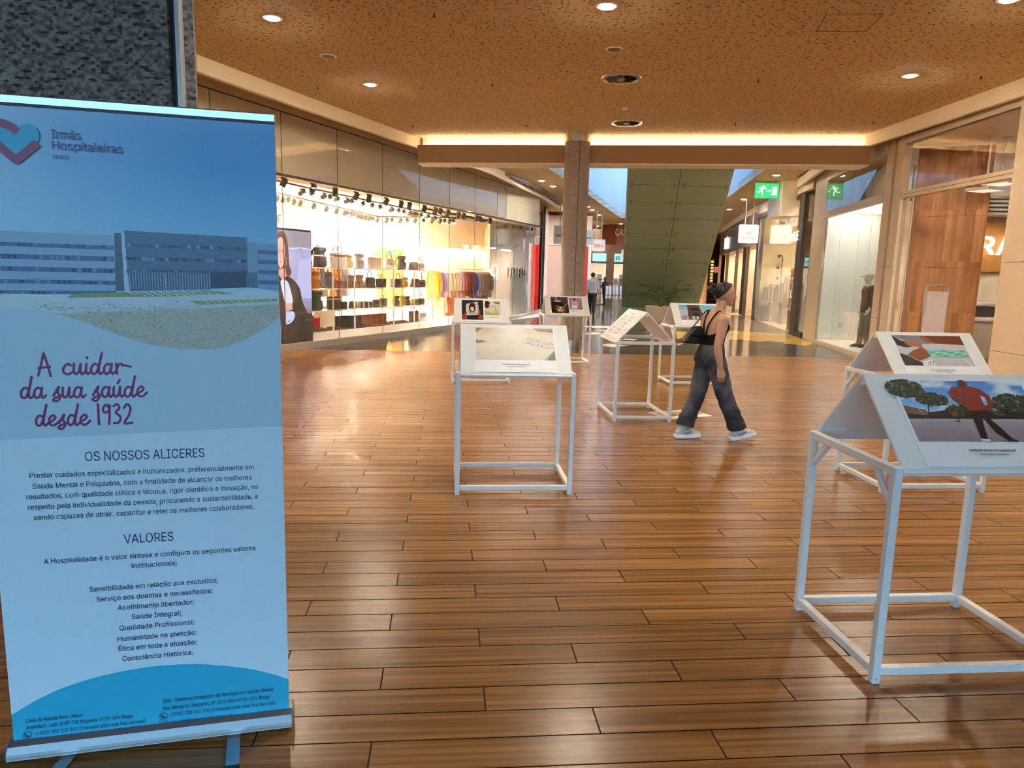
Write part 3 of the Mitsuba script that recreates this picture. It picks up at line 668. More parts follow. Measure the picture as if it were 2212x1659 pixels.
def art_hands(P, x0, y0, w, h):
    X = lambda u: x0 + u * w; Y = lambda v: y0 + v * h; q = lambda pts: [(X(u), Y(v)) for u, v in pts]
    P.grad(x0, x0 + w, y0, y0 + h, [(0, (186, 184, 190)), (1, (198, 198, 204))], 1, 2)
    P.shape(q([(0, 1), (.55, 1), (.5, .70), (.3, .72), (.05, .9)]), (126, 128, 134)); P.lines(q([(.12, 1), (.2, .9), (.18, .86)]), (70, 72, 78), .004)
    P.shape(q([(.40, 1), (1, 1), (1, .70), (.66, .72), (.52, .73), (.44, .86)]), (112, 50, 24)); P.shape(q([(.40, 1), (.48, 1), (.56, .78), (.66, .74), (.52, .73), (.43, .84)]), (150, 84, 50))
    P.shape(q([(0, .98), (.10, .82), (.20, .74), (.22, .62), (.14, .58), (.02, .66)]), (30, 24, 28)); P.shape(q([(-.0, .4), (.10, .32), (.26, .10), (.26, .0), (0, .0)]), (28, 22, 26))
    P.shape(q([(.13, .80), (.22, .84), (.33, .80), (.39, .70), (.37, .60), (.30, .62), (.2, .63), (.15, .70)]), (172, 104, 66))
    P.shape(q([(.10, .34), (.20, .48), (.30, .56), (.40, .52), (.45, .40), (.42, .30), (.34, .22), (.24, .16)]), (138, 72, 40)); P.shape(q([(.30, .58), (.37, .60), (.42, .48), (.36, .46)]), (152, 86, 52))
    P.shape(q([(.11, .80), (.14, .82), (.15, .72), (.13, .70)]), (60, 30, 22))
    P.shape(q([(.40, .52), (.95, .50), (.98, .28), (.43, .28)]), (118, 186, 172))
    P.z += P.dz
    for r_ in range(4):
        for c_ in range(6):
            u, v = .435 + c_ * .09, .305 + r_ * .055
            P.shape(q([(u, v), (u + .075, v), (u + .08, v + .025), (u + .06, v + .040), (u + .02, v + .040), (u - .005, v + .022)]), [(150, 214, 198), (134, 200, 186), (92, 160, 150)][(r_ + c_) % 3], up=False)
    P.shape(q([(.28, .14), (.42, .2), (.44, .0), (.26, 0)]), (226, 226, 228)); P.z += P.dz
    for i in range(14):
        u, v = rng.uniform(.33, .42), rng.uniform(.01, .15); P.shape(q([(u, v), (u + .012, v), (u + .012, v + .02), (u, v + .02)]), (50, 48, 60), up=False)
    P.shape(q([(.86, .22), (.9, .24), (.98, .02), (.93, .0)]), (206, 206, 212))

def art_card(P, x0, y0, w, h):
    X = lambda u: x0 + u * w; Y = lambda v: y0 + v * h; q = lambda pts: [(X(u), Y(v)) for u, v in pts]
    P.grad(x0, x0 + w, y0, y0 + h, [(0, (30, 22, 30)), (1, (34, 36, 50))], 1, 2)
    P.shape(q([(.20, .22), (.82, .26), (.74, .92), (.20, .80)]), (206, 194, 206))
    P.z += P.dz
    cols = [(214, 120, 60), (120, 180, 200), (190, 90, 140), (240, 190, 90), (90, 70, 140), (60, 150, 130), (226, 150, 160)]
    for i in range(60):
        u, v = rng.uniform(.24, .74), rng.uniform(.28, .8); s = rng.uniform(.03, .08)
        P.shape(q([(u, v), (u + s, v + rng.uniform(-.03, .03)), (u + rng.uniform(0, s), v + s)]), cols[rng.integers(7)], up=(i % 20 == 0))
    P.shape(q([(.32, .62), (.40, .84), (.58, .86), (.64, .66), (.60, .44), (.50, .38), (.36, .42)]), (44, 30, 50)); P.shape(q([(.39, .62), (.48, .66), (.57, .62), (.56, .48), (.48, .43), (.40, .48)]), (232, 170, 90))
    P.shape(q([(.40, .50), (.56, .50), (.50, .44)]), (240, 236, 230)); P.shape(q([(.34, .38), (.6, .36), (.6, .30), (.36, .30)]), (70, 180, 160))
    P.shape(q([(0, .0), (.0, .22), (.10, .30), (.20, .42), (.24, .36), (.2, .22), (.26, .12), (.24, 0)]), (128, 62, 46)); P.shape(q([(1, 0), (1, .20), (.86, .28), (.74, .38), (.72, .32), (.80, .2), (.74, .08), (.78, 0)]), (132, 66, 50))
    P.shape(q([(.30, .0), (.7, .0), (.7, .16), (.3, .18)]), (26, 20, 26))
def art_drawing(P, x0, y0, w, h):
    X = lambda u: x0 + u * w; Y = lambda v: y0 + v * h; q = lambda pts: [(X(u), Y(v)) for u, v in pts]
    P.grad(x0, x0 + w, y0, y0 + h, [(0, (196, 196, 180)), (1, (214, 212, 200))], 1, 2)
    P.shape(q([(0, .55), (.06, .98), (.24, 1), (.36, .84), (.30, .6), (.16, .45)]), (52, 34, 30)); P.shape(q([(.24, .45), (.34, .55), (.36, .75), (.30, .8)]), (200, 150, 130))
    P.shape(q([(0, .0), (0, .34), (.3, .2), (.55, .12), (.72, .28), (.82, .30), (.86, .0)]), (168, 186, 86)); P.shape(q([(.60, .28), (.66, .56), (.72, .5), (.76, .30)]), (214, 160, 140))
    P.lines(q([(.36, .58), (.66, .6)]), (206, 90, 120), .006); P.shape(q([(.56, .94), (.96, .92), (.96, .74), (.60, .84)]), (132, 84, 70)); P.lines(q([(.6, .9), (.94, .84)]), (220, 200, 180), .004)
def art_pan(P, x0, y0, w, h):
    X = lambda u: x0 + u * w; Y = lambda v: y0 + v * h; q = lambda pts: [(X(u), Y(v)) for u, v in pts]
    P.grad(x0, x0 + w, y0, y0 + h, [(0, (22, 18, 22)), (1, (70, 62, 78))], 1, 3)
    P.shape(q([(.16, .74), (.3, .68), (.5, .68), (.64, .76), (.5, .80), (.3, .82)]), (190, 160, 124)); P.shape(q([(.25, 1), (.33, 1), (.40, .80), (.34, .80)]), (176, 176, 190))
    P.shape(q([(0, .62), (.15, .72), (.62, .66), (.75, .5), (.6, .1), (0, 0)]), (20, 16, 18))
    P.blobs(np.c_[X(.52) + rng.normal(0, .11, 120) * w * 1.2, Y(.24) + rng.normal(0, .08, 120) * h * 1.3], .009, [(214, 186, 116), (236, 214, 150), (176, 140, 76), (244, 230, 180)], 6)
    P.lines(q([(.7, .4), (.95, .62)]), (180, 150, 120), .012)
def art_cook(P, x0, y0, w, h):
    X = lambda u: x0 + u * w; Y = lambda v: y0 + v * h; q = lambda pts: [(X(u), Y(v)) for u, v in pts]
    P.grad(x0, x0 + w, y0, y0 + h, [(0, (120, 112, 120)), (1, (150, 146, 156))], 1, 2)
    P.shape(q([(.14, .3), (.2, .70), (.36, .78), (.56, .76), (.68, .66), (.72, .3), (.5, .24)]), (214, 150, 180)); P.shape(q([(.34, .72), (.36, .92), (.52, .92), (.54, .72)]), (120, 70, 54)); P.shape(q([(.32, .88), (.34, .98), (.52, .98), (.55, .88)]), (70, 74, 84))
    P.shape(q([(.1, .06), (.2, .34), (.56, .36), (.66, .08)]), (226, 224, 232)); P.shape(q([(.6, .05), (.66, .24), (1, .22), (1, .05)]), (150, 110, 80))
def art_church(P, x0, y0, w, h):
    X = lambda u: x0 + u * w; Y = lambda v: y0 + v * h; q = lambda pts: [(X(u), Y(v)) for u, v in pts]
    P.grad(x0, x0 + w, y0, y0 + h, [(0, (150, 150, 160)), (.4, (160, 190, 210)), (1, (96, 178, 212))], 1, 4)
    P.shape(q([(0, .25), (0, .64), (.14, .66), (.28, .60), (.28, .25)]), (180, 182, 190)); P.shape(q([(.6, .25), (.6, .62), (.8, .66), (1, .62), (1, .25)]), (170, 178, 192))
    P.shape(q([(.20, .2), (.24, .92), (.20, 1), (.60, 1), (.56, .92), (.62, .2)]), (74, 58, 54)); P.shape(q([(.30, .60), (.33, .82), (.5, .82), (.53, .6)]), (44, 32, 34)); P.shape(q([(.34, .2), (.36, .46), (.48, .48), (.52, .2)]), (40, 30, 34))
    P.lines(q([(.22, .56), (.6, .56)]), (120, 100, 92), .004); P.lines(q([(.22, .88), (.58, .88)]), (130, 110, 100), .004)
    P.shape(q([(0, 0), (0, .26), (.3, .22), (.7, .24), (1, .22), (1, 0)]), (150, 150, 160)); P.z += P.dz
    for i in range(26):
        u = rng.uniform(.0, .95); P.shape(q([(u, rng.uniform(0, .08)), (u + .05, .03), (u + .04, rng.uniform(.2, .34)), (u + .005, .25)]), [(50, 44, 60), (206, 206, 214), (76, 60, 64), (120, 110, 130)][rng.integers(4)], up=False)

SX, SY, ZT, RIDGE, LOW, LEG = .43, .33, .90, 1.222, .882, .034
def display_stand(name, label, corner, deg=0, braces=True, art=None):
    t = thing(name, label, 'display stand', 'white wooden A-roof stands of the photo exhibition')
    M = at(corner[0], corner[1], 0, GRID_DEG + deg)
    w = 'material_stand_white'; l = LEG / 2
    for sx in (-1, 1):
        for sy in (-1, 1):
            x, y = sx * (SX - l), sy * (SY - l)
            add(t, 'leg', box(x - l, x + l, y - l, y + l, 0, ZT, .003), w, T=M, share='leg%d%d' % (sx, sy))
    for sy in (-1, 1):
        y = sy * (SY - l)
        add(t, 'bottom_rail', box(-SX + LEG, SX - LEG, y - l, y + l, .035, .035 + LEG, .003), w, T=M, share='br%d' % sy)
        add(t, 'top_rail', box(-SX + LEG, SX - LEG, y - l, y + l, ZT - LEG, ZT, .003), w, T=M, share='tr%d' % sy)
    for sx in (-1, 1):
        x = sx * (SX - l)
        add(t, 'side_rail', box(x - l, x + l, -SY + LEG, SY - LEG, ZT - LEG, ZT, .003), w, T=M, share='sr%d' % sx)
        add(t, 'bottom_side_rail', box(x - l, x + l, -SY + LEG, SY - LEG, .035, .035 + LEG, .003), w, T=M, share='bs%d' % sx)
        for sy in (-1, 1):
            if braces: add(t, 'corner_brace', bar((x, sy * (SY - .028), ZT - .155), (x, sy * (SY - .150), ZT - .03), .026, .026, up=(1, 0, 0), c=.002), w, T=M, share='cb%d%d' % (sx, sy))
    for sy in (-1, 1):
        yl = sy * (SY + .012); d = np.array([0, -yl, RIDGE - LOW]); L = np.linalg.norm(d); d /= L
        n = np.cross((1, 0, 0), d); n = n * np.sign(n[2])
        Mb = frame((-.40, yl, LOW), (1, 0, 0) if sy < 0 else (-1, 0, 0), y=d)
        if sy > 0: Mb[:3, 3] = (.40, yl, LOW)
        rb = add(t, 'roof_board', moved(box(0, .80, 0, L, -.012, 0, .0015), Mb), w, T=M, share='rb%d' % sy)
        if sy < 0: front, FM, FL = rb, Mb, L
        for sx in (-1, 1):
            add(t, 'cleat', moved(box(.40 + sx * .33 - .05, .40 + sx * .33 + .05, .045, .075, -.034, -.012, .002), Mb), w, T=M, share='cl%d%d' % (sx, sy))
            add(t, 'ridge_block', moved(box(.40 + sx * .385 - .012, .40 + sx * .385 + .012, L - .045, L - .012, -.034, -.012, .002), Mb), w, T=M, share='rg%d%d' % (sx, sy))
    for sx in (-1, 1):
        for sy in (-1, 1):
            add(t, 'screw', moved(disc(.0035, .0004, 8, False), frame((sx * (SX - l), sy * SY, .022), (1, 0, 0), y=(0, 0, 1)) if sy < 0 else frame((sx * (SX - l), sy * SY, .022), (-1, 0, 0), y=(0, 0, 1))), matte((130, 128, 124)), T=M, share='sc%d%d' % (sx, sy))
    if art:
        pw, ph, th = .60, .425, .005
        Mp = M @ FM @ at(.10, .028)
        pp = add(t, 'photo_panel', moved(box(0, pw, 0, ph, 0, th, .001), np.eye(4)), mat('panel_white', (236, 236, 236), .35, .45), T=Mp, share='photo_panel')
        P = Print(.00015); P.z = th + .0002
        art(P)
        P.done(pp, 'photo_print', Mp, label='printed photograph')
    return t
def one(fn, cap1=None, cap2=None):
    def art(P):
        fn(P, .012, .112, .576, .302)
        P.lines([(.22, .1), (.42, .1)], (206, 206, 206), .0008)
        if cap1:
            P.text(cap1, .200, .066, .010, (60, 58, 64), .200, True); P.text(cap2, .238, .048, .0085, (96, 96, 102), .124)
        else:
            P.lines([(.20, .070), (.40, .070)], (100, 98, 104), .0045); P.lines([(.235, .050), (.365, .050)], (150, 150, 154), .004)
    return art
def one_cap(fn):
    def art(P):
        fn(P, .012, .112, .576, .302)
        P.text('Unidade Socio Ocupacional', .200, .066, .010, (60, 58, 64), .200, True)
        P.lines([(.235, .050), (.365, .050)], (150, 150, 154), .004)
    return art
def two(f1, f2):
    def art(P):
        f1(P, .012, .03, .315, .385); f2(P, .345, .125, .235, .28)
        P.lines([(.375, .075), (.53, .075)], (120, 118, 124), .005)
    return art
def notice(P):
    P.lines([(.22, .385), (.38, .385)], (110, 108, 112), .008)
    P.z += P.dz
    for col in (.05, .33):
        y = .345
        while y > .05:
            para = rng.integers(2, 6)
            for j in range(para):
                if y < .05: break
                P.lines([(col, y), (col + rng.uniform(.12, .22), y)], (150, 148, 150), .0035); y -= .0095
            y -= .018
    P.lines([(.02, .02), (.58, .02)], (70, 66, 66), .0022)

def corner_to_centre(c, hx=SX, hy=SY): return np.array(c) + E1 * hx + E2 * hy
display_stand('display_stand', 'white stand at the right edge with a photo of a person in a red shirt', corner_to_centre((1.482, 2.640)), art=one(art_runner, 'Unidade Socio Ocupacional', 'Atividade Desportiva'))
display_stand('display_stand', 'white stand behind the nearest one, photo of hands beside a mint-green tray', corner_to_centre((2.86, 5.27)), art=one(art_hands))
display_stand('display_stand', 'white stand in the middle with a cream photo of a bed and a printed card', corner_to_centre((-.395, 4.945)), art=one_cap(art_bed))
display_stand('display_stand', 'white stand near the left shop window, photo of hands holding a painted card', corner_to_centre((-.885, 10.165)), art=two(art_card, art_drawing))
display_stand('display_stand', 'white stand in front of the granite column with two photos of cooking', np.array((1.394, 12.67)) - E1 * SX + E2 * SY, art=two(art_pan, art_cook))
display_stand('display_stand', 'white stand turned sideways with a printed text sheet, left of the walking woman', np.array((1.13, 7.69)) + E1 * SY + E2 * SX, deg=-90, braces=False, art=notice)
display_stand('display_stand', 'white stand behind the walking woman with a photo of a dark stone facade', corner_to_centre((2.36, 10.44)), art=one(art_church))

t = thing('fallen_photo', 'white-bordered photo sheet lying on the plank floor behind the woman', 'photo')
Mf = at(1.80, 7.93, 0, 24)
add(t, 'sheet', box(0, .62, 0, .42, .0005, .005, .001), mat('panel_white', (236, 236, 236), .35, .45), T=Mf)
P = Print(.0002); P.z = .0055
P.grad(.03, .59, .12, .39, [(0, (120, 104, 96)), (.5, (160, 146, 134)), (1, (196, 190, 182))], 8, 6, lambda x, y, c: np.clip(c * (.7 + .7 * meshkit.fbm(np.stack([x * 5, y * 5, x * 0], -1), 3)[:, None]), 0, 1))
P.done(t, 'print', Mf, label='faded print')

# ------------------------------------------------------------------ left shop front
SA, SD, SN = np.array((-4.445, 13.49)), np.array((.38398, .92334)), np.array((-.92334, .38398))
def S(s, off, z=0.0): return np.array([*(SA + SD * s + SN * off), z])
def SM(s, off, z=0.0, sx=1, sy=1, sz=1, turn=0.0):
    """frame at a point of the shop: x along the glass, y into the shop"""
    m = np.eye(4); m[:2, 0], m[:2, 1] = SD, SN; m[:3, 3] = S(s, off, z)
    a = math.radians(turn); r = np.eye(4); r[:2, :2] = [[math.cos(a), -math.sin(a)], [math.sin(a), math.cos(a)]]
    return m @ r @ np.diag([sx, sy, sz, 1.0])
mat('shop_cream', (246, 232, 212), .6, .3)
mat('shop_white', (244, 240, 234), .45, .4)
mat('shop_floor', (214, 202, 186), .25, .5)
mat('plaster_grey', (226, 216, 192), .7, .2)
W1 = LineString([(-6.6, 8.31), (-4.445, 13.49), (-2.45, 18.29), (-.2, 24.1), (.55, 27.0), (1.15, 30.5)])
w1 = struct('window_1', 'tall frameless glass shop front of the bag shop on the left')
def along(L, a): q = L.interpolate(a); return np.array([q.x, q.y])
s0 = W1.project(Point(*(SA + SD * .147)))
edges = [s0 + 1.69 * k for k in range(-3, 11)]
for i in range(len(edges) - 1):
    p, q = along(W1, edges[i]), along(W1, min(edges[i + 1], W1.length - .01)); dd = (q - p) / np.linalg.norm(q - p)
    v = np.array([[*(p + dd * .004), .13], [*(q - dd * .004), .13], [*(q - dd * .004), 4.43], [*(p + dd * .004), 4.43]])
    add(w1, 'glass_pane', trimesh.Trimesh(v, [(0, 1, 2), (0, 2, 3)], process=False), 'material_glass_pane')
    add(w1, 'seam', box(-.006, .006, -.005, .005, .13, 4.43), matte((120, 96, 70)), T=at(p[0], p[1]), share='seam')
add(w1, 'sill', ribbon(W1.coords, 0.0, .13, .12), mat('sill_grey', (186, 176, 162), .4, .4))
add(w1, 'header', ribbon(W1.coords, 4.445, 4.558, .10), 'material_beige_panel')
add(w1, 'header_line', ribbon(W1.coords, 4.43, 4.446, .05), 'material_dark_metal')
add(w1, 'track_slot', ribbon([along(W1, a) + np.array([.55, -.23]) for a in np.linspace(0, W1.length, 12)], 4.44, 4.558, .18), matte((92, 70, 48)))
add(w1, 'track_slot', ribbon([along(W1, a) + np.array([.66, -.27]) for a in np.linspace(0, W1.length, 12)], 4.47, 4.558, .03), 'material_dark_metal')

# ---- shop room
sr = struct('wall_shop', 'pale walls of the bag shop')
room = lambda pts, z0, z1: prism([S(*p)[:2] for p in pts], z1 - z0, z0)
add(sr, 'floor_slab', room([(-6, .06), (14, .06), (17.3, .75), (19.6, 5.2), (10.8, 8.2), (-6, 7.7)], .001, .03), 'material_shop_floor')
add(sr, 'ceiling_panel', room([(-6, .3), (11.5, .3), (12.6, 5.0), (19.6, 5.2), (10.8, 8.2), (-6, 7.7)], 3.85, 4.0), 'material_shop_white')
add(sr, 'bulkhead', concat([room([(-6, .18), (14.2, .18), (14.2, .30), (-6, .30)], 3.36, 4.556), room([(-6, .18), (14.2, .18), (14.2, .9), (-6, .9)], 3.36, 3.40)]), 'material_plaster_grey', label='plain grey band above the shop lights')
back = [(10.8, 7.9), (19.6, 5.0)]
def wall_seg(p, q, z0, z1, th): return ribbon([S(*p)[:2], S(*q)[:2]], z0, z1, th)
add(sr, 'back_wall', concat([wall_seg(back[0], back[1], 0, 3.9, .15), wall_seg(back[1], (17.0, 1.9), 0, 3.9, .15)]), 'material_shop_cream')
add(sr, 'wood_wall', concat([wall_seg((-6, 7.3), (10.8, 7.9), 0, 3.9, .15), wall_seg((-6, .2), (-6, 7.5), 0, 3.9, .15)]), mat('pale_wood', (214, 176, 132), .5, .3), label='pale wooden wall')
add(sr, 'upper_panel', wall_seg((10.8, 7.55), (19.2, 4.75), 2.62, 3.86, .10), 'material_shop_cream')
add(sr, 'cove_light', wall_seg((10.9, 7.70), (19.1, 4.92), 2.60, 2.615, .10), 'material_shop_white', emit=np.array((1, .9, .75)) * 45, w=2, label='hidden light strip')
pp_, qq_ = along(LineString([S(*back[0])[:2], S(*back[1])[:2]]), 3.1), along(LineString([S(*back[0])[:2], S(*back[1])[:2]]), 4.35)
t = struct('door_1', 'pair of honey-coloured wooden doors at the back of the bag shop')
dv = (qq_ - pp_) / np.linalg.norm(qq_ - pp_); dn = np.array([dv[1], -dv[0]])
MD = np.eye(4); MD[:2, 0], MD[:2, 1], MD[:2, 3] = dv, -dn, pp_ + dn * .10
for k in range(2): add(t, 'leaf', moved(box(.02 + k * .62, .62 + k * .62, -.02, .03, .03, 2.40, .006), MD), mat('honey_wood', (216, 150, 74), .4, .4))
add(t, 'jamb', moved(concat([box(-.05, .02, -.03, .03, 0, 2.47), box(1.24, 1.31, -.03, .03, 0, 2.47), box(-.05, 1.31, -.03, .03, 2.41, 2.48)]), MD), matte((190, 128, 60)))
t = thing('exit_sign', 'small green exit sign above the wooden doors inside the bag shop', 'exit sign')
add(t, 'panel', moved(box(.45, .85, -.10, -.05, 2.20, 2.36), MD), mat('sign_green', (40, 150, 100), .5, .3))
add(t, 'arrow', moved(box(.62, .80, -.106, -.10, 2.24, 2.32), MD), 'material_shop_white')

# ---- tracks and spotlights
BULB = np.array((1.0, .86, .66))
def track(pts, z, label):
    t = thing('lighting_track', label, 'lighting track')
    add(t, 'rail', concat([bar((*S(*p)[:2], z), (*S(*q)[:2], z), .04, .045) for p, q in zip(pts[:-1], pts[1:])]), 'material_black_frame')
    n = 0
    for p, q in zip(pts[:-1], pts[1:]):
        P0, Q0 = S(*p, z), S(*q, z); L = np.linalg.norm(Q0 - P0)
        for a in np.arange(1.2, L, 2.6): x = P0 + (Q0 - P0) * a / L; add(t, 'hanger', tube([x, x + (0, 0, (4.0 if z > 3.5 else 3.45) - z)], .004, 5), 'material_dark_metal'); n += 1
    return t
spot_body = concat([lathe([(0, .16), (.052, .16), (.058, .15), (.058, .0), (.05, -.002)], 18)])
spot_stem = concat([box(-.07, .07, -.016, .016, -.03, 0), tube([(0, 0, -.03), (0, 0, -.10)], .011, 6), box(-.02, .02, -.012, .012, -.12, -.09)])
def spot(s, off, z, aim, lit, group, power=0.0, cut=38, n=0):
    lab = ('lit ' if lit else '') + 'black spotlight, %s from the left ' % ORD[n] + group
    t = thing('track_spotlight', lab, 'spotlight', 'spotlights ' + group)
    pos = S(s, off, z); a = np.array([SD[0] * aim[0] + SN[0] * aim[1], SD[1] * aim[0] + SN[1] * aim[1], aim[2]]); a /= np.linalg.norm(a)
    add(t, 'stem', spot_stem, 'material_black_frame', T=SM(s, off, z - .02), share='spot_stem')
    up = -a; x = np.cross(up, (0.3, .2, .05)); x /= np.linalg.norm(x)
    M = np.eye(4); M[:3, 0], M[:3, 1], M[:3, 2], M[:3, 3] = x, np.cross(up, x), up, pos + np.array((0, 0, -.12)) - up * .08
    b = add(t, 'body', spot_body, 'material_black_frame', smooth=40, T=M, share='spot_body')
    add(t, 'lens', disc(.05, -.001, 18), 'material_shop_white', T=M, share='spot_lens', emit=BULB * (60 if lit else 6), w=.02)
    if power:
        o = M[:3, 3] + a * .012
        scene[t + '__lens__bulb'] = {'type': 'spot', 'to_world': T4().look_at(origin=o.tolist(), target=(o + a).tolist(), up=[0.1, .2, 1]), 'cutoff_angle': cut, 'beam_width': cut * .55,
                                     'intensity': {'type': 'rgb', 'value': (BULB * power).tolist()}}
track([(-5.0, .13), (14.6, .13)], 3.33, 'long black lighting track nearest the glass of the bag shop')
track([(1.0, 2.2), (4.1, 2.63), (13.9, 3.47)], 3.6, 'middle black lighting track of the bag shop, bent near the screen')
track([(4.85, 4.3), (12.65, 6.11), (13.3, 3.1)], 3.6, 'rear black lighting track of the bag shop, bent at its far corner')
for i, s in enumerate((.34, 1.21, 1.93, 2.68, 3.17, 3.88, 4.54, 4.93, 5.67, 6.26, 6.54, 6.97, 7.61, 7.93, 8.79, 9.02, 9.76)):
    spot(s, .13, 3.31, (.15 * ((i * 7) % 5 - 2), .55 if i % 2 else .35, -1), False, 'on the track nearest the glass', power=SHOP_P * .5 if i % 3 == 0 else 0, n=i)
lit2 = {0, 2, 4, 7, 8, 9, 10, 12, 13, 17, 18}
for i, (s, o) in enumerate([(3.98, 2.6), (4.05, 2.72), (4.37, 2.65), (4.89, 2.69), (5.22, 2.72), (5.52, 2.75), (6.04, 2.79), (6.33, 2.82), (6.95, 2.87), (7.49, 2.92), (7.97, 2.96), (8.68, 3.02), (9.19, 3.06), (9.55, 3.09), (9.98, 3.13), (10.23, 3.15), (10.44, 3.17), (10.87, 3.21), (11.44, 3.26), (11.95, 3.3)]):
    spot(s, o, 3.58, (-.3, -.75, -.75) if i in lit2 else (.25, 1, -.28), i in lit2, 'on the middle track', power=(SHOP_P * (.5 if i in lit2 else .6)) if i in (0, 2, 7, 10, 13, 18, 1, 3, 5, 11, 14, 15, 19) else 0, cut=38 if i in lit2 else 62, n=i)
lit3 = {2, 9, 11, 17, 20, 22, 24, 27, 29}
for i, (s, o) in enumerate([(5.0, 4.32), (5.35, 4.41), (5.67, 4.48), (5.97, 4.55), (6.36, 4.64), (7.22, 4.84), (8.09, 5.04), (8.85, 5.22), (9.52, 5.38), (9.75, 5.43), (9.98, 5.48), (10.26, 5.55), (10.5, 5.61), (10.75, 5.66), (11.05, 5.73), (11.36, 5.8), (11.71, 5.89), (12.08, 5.97), (12.51, 6.07),
                              (12.72, 5.79), (12.77, 5.58), (12.83, 5.26), (12.89, 4.99), (12.96, 4.69), (13.03, 4.37), (13.1, 4.05), (13.16, 3.74), (13.2, 3.56), (13.24, 3.39), (13.27, 3.23)]):
    spot(s, o, 3.58, (-.2, -.6, -.8) if i in lit3 else (.3, .8, -.9), i in lit3, 'on the rear track', power=SHOP_P * .45 if i in (0, 4, 7, 11, 16, 21) else 0, cut=55, n=i)
t = thing('security_camera', 'small white dome camera under the shop ceiling between the tracks', 'camera')
add(t, 'base', lathe([(0, -.05), (.055, -.05), (.07, -.02), (.07, 0)], 20), 'material_shop_white', smooth=30, T=SM(3.9, 2.4, 3.85))
add(t, 'dome', lathe([(0, -.10), (.03, -.09), (.045, -.05)], 18), 'material_black_plastic', smooth=30, T=SM(3.9, 2.4, 3.85))
t = thing('fire_call_sign', 'small red and white fire sign on the pale wooden wall', 'sign')
add(t, 'plate', box(-.09, .09, -.02, 0, -.13, .13), matte((190, 50, 30)), T=SM(9.0, 7.69, 3.25)); add(t, 'symbol', box(-.045, .045, -.026, -.02, -.09, .09), 'material_shop_white', T=SM(9.0, 7.69, 3.25))

# ---- glowing screen with a standing woman
t = thing('poster_screen', 'tall glowing screen behind the glass showing a woman in a black blazer', 'screen')
MS = SM(1.25, .24, 0) @ np.array([[-1, 0, 0, 0], [0, -1, 0, 0], [0, 0, 1, 0], [0, 0, 0, 1.0]])
MSf = np.eye(4); MSf[:3, 0] = (*SD, 0); MSf[:3, 1] = (0, 0, 1); MSf[:3, 2] = (*(-SN), 0); MSf[:3, 3] = S(-.13, .24, .04)
add(t, 'frame', moved(box(-.03, 1.40, -.0, 2.32, -.09, -.006, .006), MSf), 'material_black_frame')
P = Print(.0008)
P.grad(0, 1.37, 0, 2.28, [(0, (60, 44, 40)), (.27, (70, 56, 52)), (.32, (150, 146, 190)), (.8, (176, 178, 226)), (1, (140, 140, 168))], 6, 20)
P.shape([(.55, 1.95), (1.37, 1.98), (1.37, 2.28), (.55, 2.28)], (150, 148, 168)); P.shape([(.85, .95), (1.37, .95), (1.37, 1.76), (1.0, 1.72)], (188, 192, 238)); P.lines([(.75, 1.93), (1.05, 1.96), (1.37, 1.93)], (226, 226, 250), .02); P.lines([(1.05, 1.96), (1.15, 1.75)], (140, 140, 178), .012)
P.shape([(0, .0), (1.37, 0), (1.37, .58), (1.2, .66), (.9, .70), (0, .70)], (46, 36, 34)); P.shape([(.95, .55), (1.37, .5), (1.37, .62), (1.0, .68)], (74, 58, 50))
P.shape(Polygon(curve([(.30, 2.05), (.44, 2.24), (.62, 2.18), (.68, 1.9), (.70, 1.62), (.76, 1.48), (.70, 1.40), (.60, 1.42), (.3, 1.5)])), (96, 60, 52))
P.shape([(.40, 1.54), (.58, 1.54), (.62, 1.36), (.40, 1.30)], (206, 160, 150))
P.shape(Polygon(curve([(.36, 2.0), (.42, 2.12), (.52, 2.12), (.575, 1.95), (.56, 1.72), (.50, 1.58), (.43, 1.56), (.37, 1.66), (.35, 1.82), (.36, 2.0)])), (228, 184, 176))
P.shape([(.48, 1.885), (.555, 1.89), (.55, 1.915), (.49, 1.905)], (100, 70, 66)); P.shape([(.375, 1.885), (.43, 1.885), (.42, 1.905), (.38, 1.905)], (100, 70, 66)); P.shape([(.485, 1.85), (.54, 1.85), (.515, 1.868)], (50, 40, 50)); P.shape([(.38, 1.85), (.425, 1.85), (.40, 1.868)], (50, 40, 50)); P.lines([(.45, 1.84), (.435, 1.76), (.46, 1.755)], (196, 150, 142), .008); P.shape([(.41, 1.67), (.50, 1.67), (.455, 1.645)], (180, 84, 90)); P.lines([(.60, 1.78), (.605, 1.60)], (220, 210, 200), .008)
P.shape(Polygon(curve([(.28, 1.42), (.40, 1.40), (.5, 1.30), (.62, 1.40), (.80, 1.32), (.98, 1.16), (1.06, .9), (1.22, .66), (1.37, .60), (1.37, .2), (1.05, .40), (1.0, .38), (.5, .30), (.2, .35), (.15, 1.1), (.28, 1.42)])), (44, 38, 42))
P.shape(Polygon(curve([(.42, 1.30), (.52, 1.33), (.66, 1.25), (.76, .96), (.74, .86), (.55, .88), (.44, 1.2), (.42, 1.30)])), (206, 216, 240)); P.shape([(.53, .88), (.74, .86), (.76, .74), (.56, .70)], (214, 170, 156)); P.shape(Polygon(curve([(.56, .70), (.76, .70), (.82, .62), (.74, .5), (.56, .46), (.56, .70)])), (190, 206, 240)); P.lines([(.60, .50), (.68, .52)], (40, 44, 60), .015)
P.shape([(.15, 1.05), (.36, .75), (.42, .40), (.38, .05), (.24, .05), (.15, .5)], (92, 104, 150)); P.z += P.dz
for k in range(9): P.shape(LineString([(.20 + .02 * k, .95 - .1 * k), (.38, .80 - .09 * k)]).buffer(.006), (206, 214, 246), up=False)
